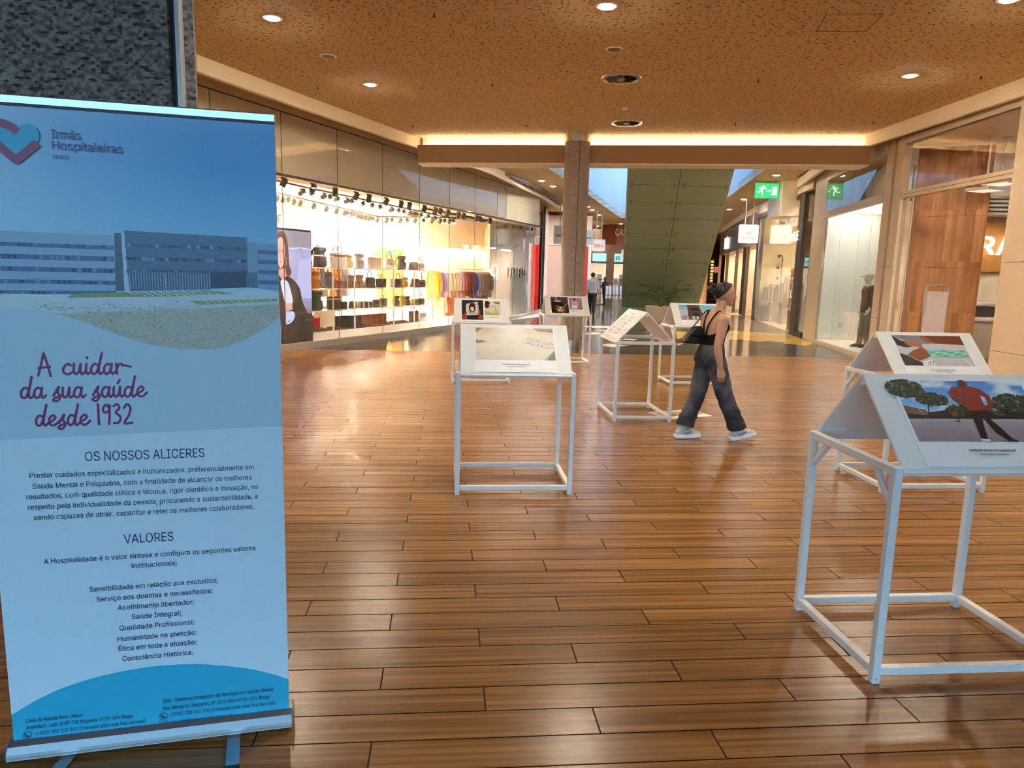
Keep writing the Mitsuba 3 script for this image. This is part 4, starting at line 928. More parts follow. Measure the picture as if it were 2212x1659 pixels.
scr_v, scr_f, scr_c = np.vstack(P.v), np.vstack(P.f), np.vstack(P.c) * LIGHT_UNIT
scr = trimesh.Trimesh(scr_v @ MSf[:3, :3].T + MSf[:3, 3], scr_f, process=False)
k = add(t, 'display', scr, 'material_print', color=scr_c, label='picture on the lit screen')
scene[k]['emitter'] = {'type': 'area', 'radiance': {'type': 'mesh_attribute', 'name': 'vertex_color'}, 'sampling_weight': .3}

# ---- shelf unit by the glass
t = thing('shelf_unit', 'white open shelf unit full of bags and shoes right behind the glass', 'shelf')
OFF = .52
POSTS = (1.57, 2.35, 3.16, 4.85, 5.87, 6.90)
add(t, 'plinth', box(0, 5.38, 0, .46, 0, .19, .004), 'material_shop_white', T=SM(1.54, OFF - .04, .03))
for z in (.66, 1.14, 1.60):
    add(t, 'shelf_board', box(0, 5.35, 0, .40, 0, .025, .002), 'material_shop_white', T=SM(1.56, OFF, z), share='shelfb')
for s in POSTS:
    for o in (0, .37): add(t, 'post', box(-.014, .014, 0, .028, 0, 1.6 if s not in (1.57, 2.35) else 1.86, .002), 'material_shop_white', T=SM(s, OFF + o, .03), share='post%d' % (s in (1.57, 2.35)))
add(t, 'top_frame', concat([box(0, .80, 0, .028, 0, .028), box(0, .80, .37, .398, 0, .028)]), 'material_shop_white', T=SM(1.56, OFF, 1.86))

# ---- bags: modelled one unit tall
def hull(pts): return trimesh.convex.convex_hull(np.array(pts, float))
def taper(w0, d0, w1, d1, z0, z1, c=.06):
    ps = []
    for (w, d, z) in ((w0, d0, z0), (w1, d1, z1)):
        for sx in (-1, 1):
            for sy in (-1, 1):
                e = c * (1 if z == z1 else .6)
                ps += [(sx * (w / 2 - c), sy * d / 2, z), (sx * w / 2, sy * (d / 2 - min(c, d * .3)), z), (sx * (w / 2 - c), sy * (d / 2 - .03), z + (e * .5 if z == z1 else -e * .5))]
    return hull(ps)
def arc(r, h, y, z, n=12, w=.016): return tube([(r * math.cos(a), y, z + h * math.sin(a)) for a in np.linspace(math.pi, 0, n)], w, 6)
BAGS = {
 'backpack': [('body', taper(.70, .40, .58, .30, .03, .84, .14)), ('pocket', moved(taper(.50, .16, .46, .10, .08, .45, .10), at(0, -.22))), ('flap', moved(rbox(.62, .40, .22, .10), at(0, -.02, .80))), ('handle', arc(.10, .12, .1, .88, 10, .022)),
              ('strap', tube([(-.2, .2, .82), (-.3, .30, .5), (-.28, .22, .1)], .03, 6)), ('strap', tube([(.2, .2, .82), (.3, .30, .5), (.28, .22, .1)], .03, 6))],
 'handbag': [('body', taper(1.0, .42, .74, .22, .02, .56, .10)), ('flap', moved(taper(.80, .06, .74, .05, .26, .56, .08), at(0, -.15))), ('handle', arc(.28, .46, 0, .54, 14, .024)), ('clasp', moved(rbox(.10, .05, .08, .02), at(0, -.22, .30)))],
 'tote': [('body', taper(.80, .36, .96, .26, .02, .64, .07)), ('handle', arc(.20, .36, -.11, .62, 12, .020)), ('handle', arc(.20, .36, .11, .62, 12, .020)), ('band', moved(taper(.92, .30, .955, .28, .50, .58, .07), at(0, 0)))],
 'shoulder_bag': [('body', taper(1.1, .40, .90, .20, .02, .50, .16)), ('flap', moved(taper(.9, .08, .84, .06, .22, .50, .14), at(0, -.15))), ('strap', tube([(-.42, 0, .46), (-.3, 0, .85), (0, .02, 1.0), (.3, 0, .85), (.42, 0, .46)], .022, 6))],
}
BAGBS = {k: v for k, v in BAGS.items()}
def place_bag(kind, s, z, h, col, label, acc=None, turn=0, off=.2, wscale=1.0, group=None):
    t = thing(kind, label, kind.replace('_', ' '), group); M = SM(s, OFF + off, z, h * wscale * 1.12, h, h * 1.08, turn); acc = acc or col
    for i, (nm, mesh) in enumerate(BAGS[kind]):
        c = acc if nm in ('handle', 'strap', 'clasp', 'band') else (tuple(int(v * .82) for v in col) if nm in ('pocket', 'flap') else col)
        add(t, nm, mesh, matte(c), smooth=40, T=M, share='%s%d' % (kind, i))
BLK, BRN, TAN = (34, 30, 32), (86, 60, 44), (150, 104, 64)
T0, T1_, T2_, T3_ = .225, .688, 1.168, 1.628
for a in [('backpack', 2.13, T3_, .44, (62, 54, 58), 'large charcoal backpack on top of the shelf at its left end', BLK), ('shoulder_bag', 1.82, 1.89, .16, BLK, 'flat black clutch on the raised top corner of the shelf', TAN),
          ('tote', 2.78, T3_, .46, (236, 226, 210), 'white tote with a brown strap on top of the shelf', (120, 76, 44)), ('backpack', 3.18, T3_, .32, (240, 206, 120), 'pale yellow backpack on top of the shelf', None), ('backpack', 3.62, T3_, .35, (176, 172, 184), 'silver-grey backpack on top of the shelf', (196, 190, 196)),
          ('tote', 4.28, T3_, .38, (176, 148, 118), 'wide taupe tote on top of the shelf in front of the doors', None, 0, .2, 1.35), ('handbag', 4.92, T3_, .40, (240, 228, 208), 'white handbag with a brown scarf handle on top of the shelf', (130, 80, 50)), ('backpack', 5.52, T3_, .36, (44, 36, 34), 'dark backpack on top of the shelf, right of the doors', BLK),
          ('shoulder_bag', 6.12, T3_, .34, (60, 46, 44), 'black bag with white edges leaning at the right end of the shelf top', (220, 210, 200)), ('shoulder_bag', 6.50, T3_, .30, (206, 190, 172), 'pale striped bag at the far right of the shelf top', BLK),
          ('backpack', 1.93, T2_, .37, (226, 140, 36), 'bright orange backpack on the upper shelf, leftmost', None), ('backpack', 2.47, T2_, .36, (120, 132, 150), 'steel-blue backpack on the upper shelf', (150, 160, 176)), ('handbag', 2.78, T2_, .27, (190, 120, 108), 'small dusty pink handbag behind the steel-blue backpack', BLK), ('shoulder_bag', 2.97, T2_, .25, (70, 54, 46), 'dark brown bag at the end of the second bay', None, 0, .2, .9),
          ('backpack', 3.32, T2_, .30, (128, 92, 70), 'mid-brown rounded bag on the upper shelf', None), ('backpack', 3.62, T2_, .31, (156, 104, 60), 'tan rounded bag on the upper shelf', None), ('handbag', 4.05, T2_, .38, BLK, 'black handbag with a tall looped handle on the upper shelf', (50, 36, 32), 0, .2, .9), ('tote', 4.55, T2_, .30, BLK, 'black slouchy tote on the upper shelf next to the fourth post', None, 0, .2, 1.35),
          ('backpack', 5.05, T2_, .24, (236, 220, 214), 'small white round bag on the upper shelf', None), ('handbag', 5.35, T2_, .34, (40, 36, 36), 'black handbag with a shiny handle on the upper shelf, fourth bay', None, 0, .2, .95), ('backpack', 5.70, T2_, .26, (222, 176, 40), 'yellow bag squeezed at the fifth post', (90, 60, 40)), ('handbag', 6.20, T2_, .34, (74, 56, 50), 'dark bag with patterned strap on the upper shelf, last bay', (190, 150, 110)), ('tote', 6.62, T2_, .26, (52, 48, 54), 'navy tote on the upper shelf, last one', (210, 120, 50)),
          ('backpack', 1.98, T1_, .42, (52, 92, 70), 'bottle-green backpack on the middle shelf, leftmost', (70, 50, 40)), ('tote', 2.62, T1_, .40, (66, 54, 44), 'dark brown tote with pale handles on the middle shelf', (226, 196, 150), 0, .2, 1.05), ('shoulder_bag', 2.98, T1_, .27, BLK, 'small black bag beside the pale-handled tote', None, 0, .2, .75), ('shoulder_bag', 3.34, T1_, .28, (44, 42, 38), 'black boxy bag just right of the third post', None, 0, .2, .8),
          ('handbag', 4.30, T1_, .28, (72, 70, 74), 'grey quilted handbag on the middle shelf', None), ('tote', 4.66, T1_, .28, (84, 80, 82), 'grey tote beside the quilted handbag', None), ('backpack', 5.28, T1_, .26, (104, 96, 60), 'olive rounded bag on the middle shelf', None), ('backpack', 5.58, T1_, .27, (206, 184, 70), 'mustard rounded bag beside the olive one', None), ('backpack', 5.80, T1_, .24, (104, 66, 60), 'plum bag at the fifth post', None), ('shoulder_bag', 6.55, T1_, .26, (120, 84, 56), 'brown bag on the middle shelf, last one', None),
          ('tote', 6.15, T0, .40, (50, 42, 40), 'large black tote standing on the plinth, last bay', None, 0, .2, .95), ('handbag', 6.62, T0, .34, (240, 234, 226), 'white handbag on the plinth beside the large black tote', None)]:
    place_bag(*a[:6], **dict(zip(('acc', 'turn', 'off', 'wscale'), a[6:])))
for i in range(6): place_bag('shoulder_bag', 3.62 + i * .075, T1_, .25, [(60, 52, 50), (216, 206, 190), (52, 44, 42)][i % 3], ORD[i] + ' slim black and white bag in the overlapping row on the middle shelf', acc=(206, 180, 120), turn=62, wscale=.8, group='overlapping slim bags')
for i in range(5): place_bag('shoulder_bag', 6.02 + i * .075, T1_, .24, (150, 152, 104), ORD[i] + ' slim sage-green bag in the overlapping row, last bay', acc=(120, 110, 80), turn=62, wscale=.8, group='overlapping sage bags')
BOOT = [('shaft', hull([(x, y, z) for x, y in ((-.17, -.20), (.17, -.20), (-.17, .24), (.17, .24), (0, -.26), (0, .3)) for z in (.30, 1.0)])), ('foot', hull([(-.17, .28, .06), (.17, .28, .06), (-.17, .26, .40), (.17, .26, .40), (-.15, -.5, .06), (.15, -.5, .06), (0, -.62, .07), (-.13, -.48, .18), (.13, -.48, .18), (-.16, -.14, .40), (.16, -.14, .40)])), ('sole', hull([(-.17, .30, 0), (.17, .30, 0), (-.16, -.48, 0), (.16, -.48, 0), (0, -.64, 0), (-.17, .30, .07), (.17, .30, .07), (-.16, -.48, .06), (.16, -.48, .06), (0, -.64, .06)]))]
SHOE = [('sole', BOOT[2][1]), ('upper', hull([(-.16, .28, .06), (.16, .28, .06), (-.12, .26, .36), (.12, .26, .36), (-.15, -.46, .06), (.15, -.46, .06), (0, -.6, .07), (-.11, -.44, .16), (.11, -.44, .16), (-.13, -.1, .30), (.13, -.1, .30)])), ('buckle', hull([(-.15, -.22, .2), (.15, -.22, .2), (-.14, -.14, .27), (.14, -.14, .27), (0, -.18, .30), (0, -.2, .22)]))]
for i in range(4):
    for kind, parts, s_, z, h, col, lab, grp in ((('boot', BOOT, 2.80 + i * .09, T0, .30, BLK, 'black ankle boot in the row left of the third post', 'black boots left of the third post'),) + ((('boot', BOOT, 3.28 + i * .10, T0, .29, (40, 32, 30), 'black ankle boot in the row right of the third post', 'black boots right of the third post'),))):
        t = thing(kind, ORD[i] + ' ' + lab, 'boot', grp)
        for j, (nm, m_) in enumerate(parts): add(t, nm, m_, matte((28, 24, 24) if nm == 'sole' else col), smooth=40, T=SM(s_, OFF + .2, z, h, h, h, 28), share='boot%d' % j)
for i in range(9):
    t = thing('boot', '%s tan suede boot from the left in the long row on the plinth' % ORD[i], 'boot', 'tan suede boots')
    for j, (nm, m_) in enumerate(BOOT): add(t, nm, m_, matte((70, 44, 28) if nm == 'sole' else (148, 88, 40)), smooth=40, T=SM(3.72 + i * .118, OFF + .2, T0, .29, .29, .29, 28), share='boot%d' % j)
for i, (s_, col, lab, grp) in enumerate([(1.86 + .11 * k, (74, 76, 52), 'olive loafer at the left end of the plinth', 'olive loafers') for k in range(4)] + [(2.42 + .105 * k, [(60, 74, 60), (50, 60, 80), (120, 90, 70)][k % 3], 'strappy flat shoe in the row on the plinth, second bay', 'strappy flat shoes') for k in range(6)] + [(4.98 + .13 * k, (80, 60, 52), 'brown sandal on the plinth near the fifth post', 'brown sandals') for k in range(6)]):
    t = thing('shoe', ORD[i if i < 4 else i - 4 if i < 10 else i - 10] + ' ' + lab, 'shoe', grp)
    for j, (nm, m_) in enumerate(SHOE): add(t, nm, m_, matte((200, 130, 84) if nm == 'sole' else col), smooth=40, T=SM(s_, OFF + .17, T0, .26, .26, .22, 30), share='shoe%d' % j)
for k, (s_, w_, h_) in enumerate([(1.68, .11, .36), (1.98, .11, .34), (2.20, .10, .28)]):
    t = thing('display_box', 'red upright gift box on the plinth, %s of three' % ['leftmost', 'middle', 'rightmost'][k], 'box')
    add(t, 'body', box(-w_ / 2, w_ / 2, 0, .14, 0, h_, .01), matte((178, 34, 38)), T=SM(s_, OFF + .30, T0)); add(t, 'lid', box(-w_ / 2 - .004, w_ / 2 + .004, -.004, .144, h_ - .05, h_ + .004, .008), matte((196, 44, 46)), T=SM(s_, OFF + .30, T0))

# ---- rails with clothes
def garment_mesh(w, h, fl):
    torso = hull([(sx * w * .42, sy * .05, h * .97 - .02) for sx in (-1, 1) for sy in (-1, 1)] + [(sx * .10, sy * .045, h) for sx in (-1, 1) for sy in (-1, 1)] + [(sx * w * fl * .5, sy * .055, 0) for sx in (-1, 1) for sy in (-1, 1)] + [(0, -.075, h * .3), (0, .075, h * .3)])
    sl = [tube([(sx * w * .40, 0, h * .93), (sx * w * .53, -.03, h * .62), (sx * w * .50, -.05, h * .30)], [.065, .06, .05], 8) for sx in (-1, 1)]
    return torso, sl
GM = {'coat': garment_mesh(.46, .86, .95), 'shirt': garment_mesh(.44, .66, .9)}
hook = concat([tube([(0, 0, 0), (0, 0, .06), (.02, 0, .09), (0, 0, .11), (-.015, 0, .10)], .004, 5), tube([(-.19, 0, -.03), (0, 0, .01), (.19, 0, -.03)], .009, 5)])
def garment(kind, s, off, ztop, col, label, group=None, turn=0):
    t = thing(kind, label, kind, group); h = .86 if kind == 'coat' else .66
    M = SM(s, off, ztop - .08 - h, 1, 1, 1, 90 + turn)
    add(t, 'body', GM[kind][0], matte(col), smooth=50, T=M, share=kind + 'b')
    for j in (0, 1): add(t, 'sleeve', GM[kind][1][j], matte(tuple(int(v * .9) for v in col)), smooth=60, T=M, share=kind + 's%d' % j)
    add(t, 'hanger', hook, matte((200, 186, 166)), T=SM(s, off, ztop - .11, 1, 1, 1, 90 + turn), share='hook')
def clothes_rail(s0_, s1_, off, z, label):
    t = thing('clothes_rail', label, 'clothes rail')
    add(t, 'bar', tube([S(s0_, off, z), S(s1_, off, z)], .014, 8), 'material_shop_white')
    for s_ in (s0_, s1_):
        add(t, 'upright', tube([S(s_, off, .03), S(s_, off, z + .02)], .016, 8), 'material_shop_white'); add(t, 'foot', box(-.03, .03, -.26, .26, 0, .03, .004), 'material_shop_white', T=SM(s_, off, .03))
clothes_rail(7.95, 12.1, 1.2, 1.70, 'white clothes rail with coats behind the glass, right of the shelf')
CO = [((232, 150, 50), 'orange coat at the near end of the clothes rail'), ((150, 116, 190), 'lilac scarf-like top beside the orange coat'), ((232, 214, 180), 'cream coat, first of the pale ones on the rail'), ((240, 226, 196), 'ivory coat, second of the pale ones on the rail'), ((226, 192, 130), 'straw-coloured coat, third of the pale ones on the rail'), ((216, 184, 124), 'sand-coloured coat next to the straw-coloured one'), ((206, 170, 110), 'beige coat next to the lilac-pink one'),
      ((196, 140, 176), 'lilac-pink coat in the middle of the rail'), ((180, 110, 90), 'salmon coat right of the lilac-pink one'), ((150, 66, 40), 'rust-red coat, nearer of two'), ((140, 58, 36), 'rust-red coat, farther of two'), ((96, 84, 120), 'slate-purple coat on the rail'), ((84, 64, 150), 'violet coat with bright speckles on the rail'), ((190, 186, 190), 'light grey coat on the rail'), ((170, 160, 160), 'mid-grey coat on the rail'), ((186, 130, 116), 'patterned rose coat on the rail'), ((176, 110, 90), 'terracotta coat on the rail'), ((110, 116, 104), 'sage-grey coat near the far end of the rail'), ((134, 128, 88), 'olive coat at the far end of the rail')]
for i, (c, l) in enumerate(CO): garment('coat', 8.15 + i * .205, 1.2, 1.70, c, l, turn=(i * 37) % 17 - 8)
clothes_rail(7.95, 12.1, 1.05, .92, 'low white clothes rail under the coats')
for i, c in enumerate([(206, 190, 160), (170, 80, 50), (150, 70, 44), (176, 90, 60), (196, 180, 150), (126, 96, 76), (110, 84, 66), (96, 72, 60)]):
    garment('shirt', 8.2 + i * .42, 1.05, .92, c, 'folded-over garment on the low rail, number %s from the shelf' % ['one', 'two', 'three', 'four', 'five', 'six', 'seven', 'eight'][i])
clothes_rail(2.0, 7.2, 3.6, 1.75, 'clothes rail deep in the shop behind the shelf unit')
for i in range(17):
    c = [(206, 120, 50), (96, 70, 56), (120, 118, 126), (226, 214, 196), (190, 100, 70), (60, 54, 60), (206, 190, 160)][i % 7]
    garment('coat', 2.2 + i * .29, 3.6, 1.75, c, 'coat, %s from the left, on the rail seen through the shelf unit' % ORD[i], 'coats deep in the shop')
t = thing('display_table', 'white display table behind the shoes', 'table')
add(t, 'top', box(-.9, .9, -.35, .35, .66, .70, .006), 'material_shop_white', T=SM(3.1, 2.0, .03))
for sx in (-1, 1): add(t, 'side', box(sx * .86 - .02, sx * .86 + .02, -.33, .33, 0, .66), 'material_shop_white', T=SM(3.1, 2.0, .03))
t = thing('display_table', 'low white display block at the right end of the shelf', 'table')
add(t, 'top', box(-.5, .5, -.25, .25, .20, .24, .006), 'material_shop_white', T=SM(8.6, .75, .03)); add(t, 'body', box(-.46, .46, -.22, .22, 0, .20), 'material_shop_white', T=SM(8.6, .75, .03))

# ---- the shop's entrance wall with the sign
cw = struct('wall_entrance', 'pale grey wall beside the shop entrance, washed by small lamps')
PWL = LineString(curve([(-.95, 25.3), (-.55, 25.75), (0.1, 26.55), (.45, 27.3), (.62, 28.2)]))
add(cw, '', prism(PWL.buffer(.06, cap_style=2), 3.86, 0), mat('sign_wall', (206, 202, 192), .5, .35), own=True)
add(cw, 'return_panel', ribbon([(.62, 28.2), (.8, 30.2)], 0, 3.86, .1), 'material_grey_wall')
add(cw, 'ceiling_lid', prism(Polygon([(-1.5, 25.0), (-.55, 24.8), (.4, 27.6), (.62, 30.4), (-.8, 30.4)]), .05, 3.86), 'material_plaster_grey')
def wall_frame(L, a, z, off=.07):
    p, q = along(L, a - .05), along(L, a + .05); dd = (q - p) / np.linalg.norm(q - p); nn = np.array([dd[1], -dd[0]])
    M = np.eye(4); M[:2, 0], M[2, 1], M[:2, 2] = dd, 1, nn; M[:2, 1] = 0; M[2, 2] = 0; M[:2, 3] = along(L, a) + nn * off; M[2, 3] = z
    return M
t = thing('shop_sign', 'dark raised lettering PARFOIS with white faces on the pale wall', 'sign')
for i, ch in enumerate('PARFOIS'):
    M = wall_frame(PWL, .95 + i * .165, 1.47, .07)
    add(t, 'letter', moved(text(ch, .33, .13, True, .05), M), matte((30, 32, 40))); add(t, 'letter_face', moved(text(ch, .33, .10, True, .012), M @ at(.012, 0) @ np.array([[1, 0, 0, 0], [0, 1, 0, 0], [0, 0, 1, .051], [0, 0, 0, 1.0]])), 'material_shop_white')
t = thing('shop_emblem', 'glowing pale turquoise letter emblem left of the raised lettering', 'sign')
ME = frame((-.83, 24.55, 1.32), (.9, .4, 0), y=(0, 0, 1))
add(t, 'stroke', moved(prism(unary_union([LineString(curve([(.05, .42), (.0, .3), (.06, .2), (.2, .2)])).buffer(.028), LineString(curve([(.05, .5), (.2, .56), (.24, .4), (.24, .05)])).buffer(.03), LineString([(-.10, .42), (-.04, .34)]).buffer(.02)]), .02), ME), matte((150, 226, 226)), emit=np.array((.35, .8, .85)) * .9, w=.05)
for i in range(5):
    t = thing('wall_washer', '%s small black lamp from the left above the pale sign wall' % ORD[i], 'spotlight', 'lamps washing the sign wall')
    M = wall_frame(PWL, .62 + i * .42, 3.2, .22)
    add(t, 'body', moved(lathe([(0, .10), (.04, .10), (.04, 0), (.034, 0)], 14), frame(M[:3, 3], (1, 0, 0), z=(0, 0, 1))), 'material_black_frame', smooth=40)
    add(t, 'stem', tube([M[:3, 3] + (0, 0, .10), M[:3, 3] + (0, 0, .66)], .006, 5), 'material_black_frame')
    kl = add(t, 'lens', moved(disc(.034, .004, 14), frame(M[:3, 3], (1, 0, 0), z=(0, 0, 1))), 'material_shop_white', emit=BULB * 20, w=.02)
    scene[kl + '__bulb'] = {'type': 'spot', 'to_world': T4().look_at(origin=(M[:3, 3] - (0, 0, .01)).tolist(), target=(M[:3, 3] - M[:3, 2] * .07 - (0, 0, 1.0)).tolist(), up=[1, 0, 0]), 'cutoff_angle': 22, 'beam_width': 15, 'intensity': {'type': 'rgb', 'value': (BULB * 70).tolist()}}
t = thing('black_post', 'thin black door post at the far end of the glass front', 'post')
add(t, 'post', box(-.05, .05, -.05, .05, 0, 4.4), 'material_black_frame', T=at(1.18, 30.4)); add(t, 'cap', box(-.07, .07, -.07, .07, 4.4, 4.5), 'material_beige_panel', T=at(1.18, 30.4))

# ------------------------------------------------------------------ right side: white shop window
W2 = LineString([(7.36, 14.62), (7.95, 18.68)])
def pane(parent, p, q, z0, z1, name='glass_pane'):
    v = np.array([[*p, z0], [*q, z0], [*q, z1], [*p, z1]], float)
    return add(parent, name, trimesh.Trimesh(v, [(0, 1, 2), (0, 2, 3)], process=False), 'material_glass_pane')
w2 = struct('window_2', 'white shop window with a capped mannequin, on the right')
for a, b in ((0, .36), (.36, .69), (.69, 1)):
    p, q = [np.array([7.36, 14.62]) + np.array([.59, 4.06]) * k for k in (a + .002, b - .002)]
    pane(w2, p, q, .09, 3.20); pane(w2, p, q, 3.36, 4.14, 'upper_pane')
add(w2, 'sill', ribbon(W2.coords, 0, .09, .10), 'material_beige_panel')
add(w2, 'transom', ribbon(W2.coords, 3.20, 3.36, .10), 'material_beige_panel'); add(w2, 'header', ribbon(W2.coords, 4.14, 4.40, .12), 'material_beige_panel')
add(w2, 'window_floor', prism([(7.42, 14.75), (8.0, 18.6), (9.42, 18.6), (7.62, 14.75)], .05, .04), 'material_shop_white')
xs = [7.99, 8.337, 8.82, 9.12, 9.44]
for x0, x1 in zip(xs[:-1], xs[1:]): add(w2, 'back_panel', box(x0 + .003, x1 - .003, 18.60, 18.63, .09, 3.45, .002), 'material_shop_white')
add(w2, 'back_wall', concat([box(7.99, 9.5, 18.632, 18.7, 0, 4.5), prism([(7.60, 14.64), (9.45, 18.64), (9.52, 18.64), (7.68, 14.64)], 4.5, 0)]), matte((196, 190, 180)))
add(w2, 'light_ceiling', prism([(7.46, 14.8), (8.02, 18.45), (9.30, 18.45), (7.62, 14.8)], .03, 3.32), 'material_shop_white', emit=np.array((.92, 1.0, .92)) * WINL, w=1.5)
add(w2, 'ceiling_back', prism([(7.46, 14.76), (8.02, 18.55), (9.38, 18.55), (7.62, 14.76)], .03, 3.352), 'material_plaster_grey')
add(w2, 'rear_panel', prism([(7.60, 14.8), (8.85, 18.55), (8.90, 18.55), (7.64, 14.8)], .74, 3.39), 'material_plaster_grey')
for k, a in enumerate((.12, .2, .45, .53, .8)):
    q = np.array([7.36, 14.62]) + np.array([.59, 4.06]) * a + np.array([.35, 0]); add(w2, 'hanging_wire', tube([(*q, 3.5), (*q, 4.5)], .004, 5), matte((110, 96, 76)))
t = thing('wall_socket', 'small white socket plate on the white panels of the right window', 'socket')
add(t, 'plate', box(8.50, 8.60, 18.585, 18.60, .42, .54, .004), matte((206, 206, 200))); add(t, 'insert', box(8.525, 8.575, 18.580, 18.586, .45, .51, .003), matte((226, 226, 222)))
t = thing('window_card', 'small clear card holder on the white window floor', 'card holder')
add(t, 'base', box(7.98, 8.16, 15.65, 15.75, .09, .105, .003), matte((206, 200, 190))); add(t, 'card', box(8.06, 8.15, 15.72, 15.728, .105, .28), matte((226, 222, 214)))
wr2 = struct('wall_corner', 'beige wall corner and panelled jambs on the right')
add(wr2, '', prism([(7.95, 18.70), (8.11, 19.85), (8.75, 19.80), (8.6, 18.70)], 4.5, 0), 'material_beige_panel', own=True)
for z0, z1 in ((0, .90), (.905, 1.90), (1.905, 4.35)):
    add(wr2, 'jamb_panel', prism([(7.33, 14.60), (7.31, 14.30), (7.45, 14.28), (7.50, 14.60)], z1 - z0, z0), 'material_beige_panel')
    add(wr2, 'jamb_panel', prism([(7.30, 14.18), (7.29, 13.90), (7.42, 13.86), (7.46, 14.18)], z1 - z0, z0), 'material_beige_panel')
add(wr2, 'dark_gap', prism([(7.37, 14.31), (7.36, 14.17), (7.5, 14.17), (7.5, 14.31)], 4.35, 0), matte((44, 30, 24)), label='dark vertical gap')
add(wr2, 'return_panel', prism([(7.30, 13.90), (7.78, 14.42), (7.80, 14.38), (7.34, 13.86)], 3.2, 0), 'material_cream_paint')
add(wr2, 'steel_jamb', concat([tube([(7.80, 14.42, 0), (7.80, 14.42, 3.9)], .022, 10), tube([(7.86, 14.45, 0), (7.86, 14.45, 3.9)], .012, 8)]), 'material_brushed_steel')
t = thing('intercom', 'small cream intercom plate on the beige jamb', 'intercom')
MI = frame((7.50, 14.07, 1.06), (.70, .72, 0), y=(0, 0, 1))
add(t, 'plate', moved(box(0, .19, 0, .19, 0, .02, .004), MI), matte((222, 196, 160))); add(t, 'inset', moved(box(.045, .145, .045, .145, .02, .024), MI), matte((206, 178, 142))); add(t, 'button', moved(lathe([(0, .03), (.012, .03), (.012, .02)], 10), MI @ at(.16, .05)), matte((120, 96, 72)))

# ---- near right shop with the wooden wall
w3 = struct('window_3', 'glazed transom and open front of the shop with the wooden wall')
add(w3, 'transom', prism([(7.31, 13.88), (7.39, 9.0), (7.49, 9.0), (7.41, 13.88)], .13, 3.20), 'material_beige_panel'); add(w3, 'transom_line', prism([(7.305, 13.88), (7.385, 9.0), (7.40, 9.0), (7.32, 13.88)], .008, 3.262), matte((120, 98, 74)))
add(w3, 'header', prism([(7.31, 13.88), (7.39, 9.0), (7.49, 9.0), (7.41, 13.88)], .14, 4.20), 'material_beige_panel'); add(w3, 'header_line', prism([(7.30, 13.88), (7.38, 9.0), (7.40, 9.0), (7.32, 13.88)], .02, 4.19), 'material_dark_metal')
pane(w3, (7.36, 13.86), (7.395, 12.0), 3.33, 4.20, 'upper_pane'); pane(w3, (7.395, 11.99), (7.43, 10.0), 3.33, 4.20, 'upper_pane')
for z0, z1 in ((0, .62), (.625, 1.95), (1.955, 4.40)): add(w3, 'pillar_panel', prism([(7.32, 10.85), (7.36, 8.0), (7.95, 8.0), (7.95, 10.75)], z1 - z0, z0), 'material_beige_panel')
ws = struct('wall_cafe', 'interior walls of the shop with the wooden wall')
add(ws, 'rear_wall', concat([box(9.5, 17.5, 18.75, 18.85, 0, 4.4), box(17.4, 17.5, 8.2, 18.8, 0, 4.4), box(7.9, 17.5, 8.2, 8.3, 0, 4.4)]), 'material_shop_cream')
add(ws, 'ceiling_panel', prism([(7.45, 8.3), (17.4, 8.3), (17.4, 18.74), (9.6, 18.74), (7.75, 14.62), (7.45, 14.5)], .05, 4.30), 'material_shop_white')
add(ws, 'wood_band', box(10.8, 14.5, 18.60, 18.74, 1.95, 3.20), mat('honey_oak', (214, 152, 84), .45, .4))
for k in range(5): add(ws, 'ceiling_slat', box(10.9, 14.5, 18.0, 18.55, 3.34 + .10 * k, 3.40 + .10 * k), matte((186, 176, 162)))
def oak(p, n, uv):
    u = p.x * .88 - p.y * .47
    k = dr.floor(u / .094 + .2); r = cell_rand(k, dr.floor((p.z - .05) / 1.0))
    g = fbm(u * 26 + r * 30, p.z * 2.2, r * 9, 3); f = noise(u * 190, p.z * 5, 2)
    return mix((.17, .066, .022), (.40, .19, .075), dr.clip(.25 * g + .75 * r + .12 * (f - .5), 0, 1)) * (.85 + .3 * g)
mat('oak_boards', proc(oak), .45, .4)
wv = np.array([9.02 - 7.95, 13.98 - 14.60]); wL = np.linalg.norm(wv); wv /= wL; wn_ = np.array([wv[1], -wv[0]])
ww = struct('wall_wood', 'wall clad in vertical oak boards of mixed tones')
MW = np.eye(4); MW[:2, 0], MW[:2, 1], MW[:2, 3] = wv, -wn_, (7.95, 14.60)
add(ww, '', moved(box(0, wL, .015, .16, 0, 4.25), MW), 'material_oak_boards', own=True)
nb = 14
for r_ in range(4):
    u = 0.0
    ws_ = rng.uniform(.7, 1.3, nb); ws_ *= wL / ws_.sum()
    for c_ in range(nb):
        pr = rng.uniform(0, .006); z0, z1 = [(.05, .93), (.935, 1.93), (1.935, 2.93), (2.935, 4.2)][r_]
        add(ww, 'board', moved(box(u + .001, u + ws_[c_] - .001, -pr, .018, z0, z1, .0015), MW), 'material_oak_boards'); u += ws_[c_]
add(ww, 'end_face', moved(box(wL, wL + .03, -.01, .6, 0, 4.25), MW), matte((150, 92, 50)))
scene[ww + '__lamp'] = {'type': 'spot', 'to_world': T4().look_at(origin=[8.35, 13.75, 4.25], target=[8.45, 14.25, 2.2], up=[0, 1, 0]), 'cutoff_angle': 30, 'beam_width': 24, 'intensity': {'type': 'rgb', 'value': (np.array(WARM) * 26).tolist()}}
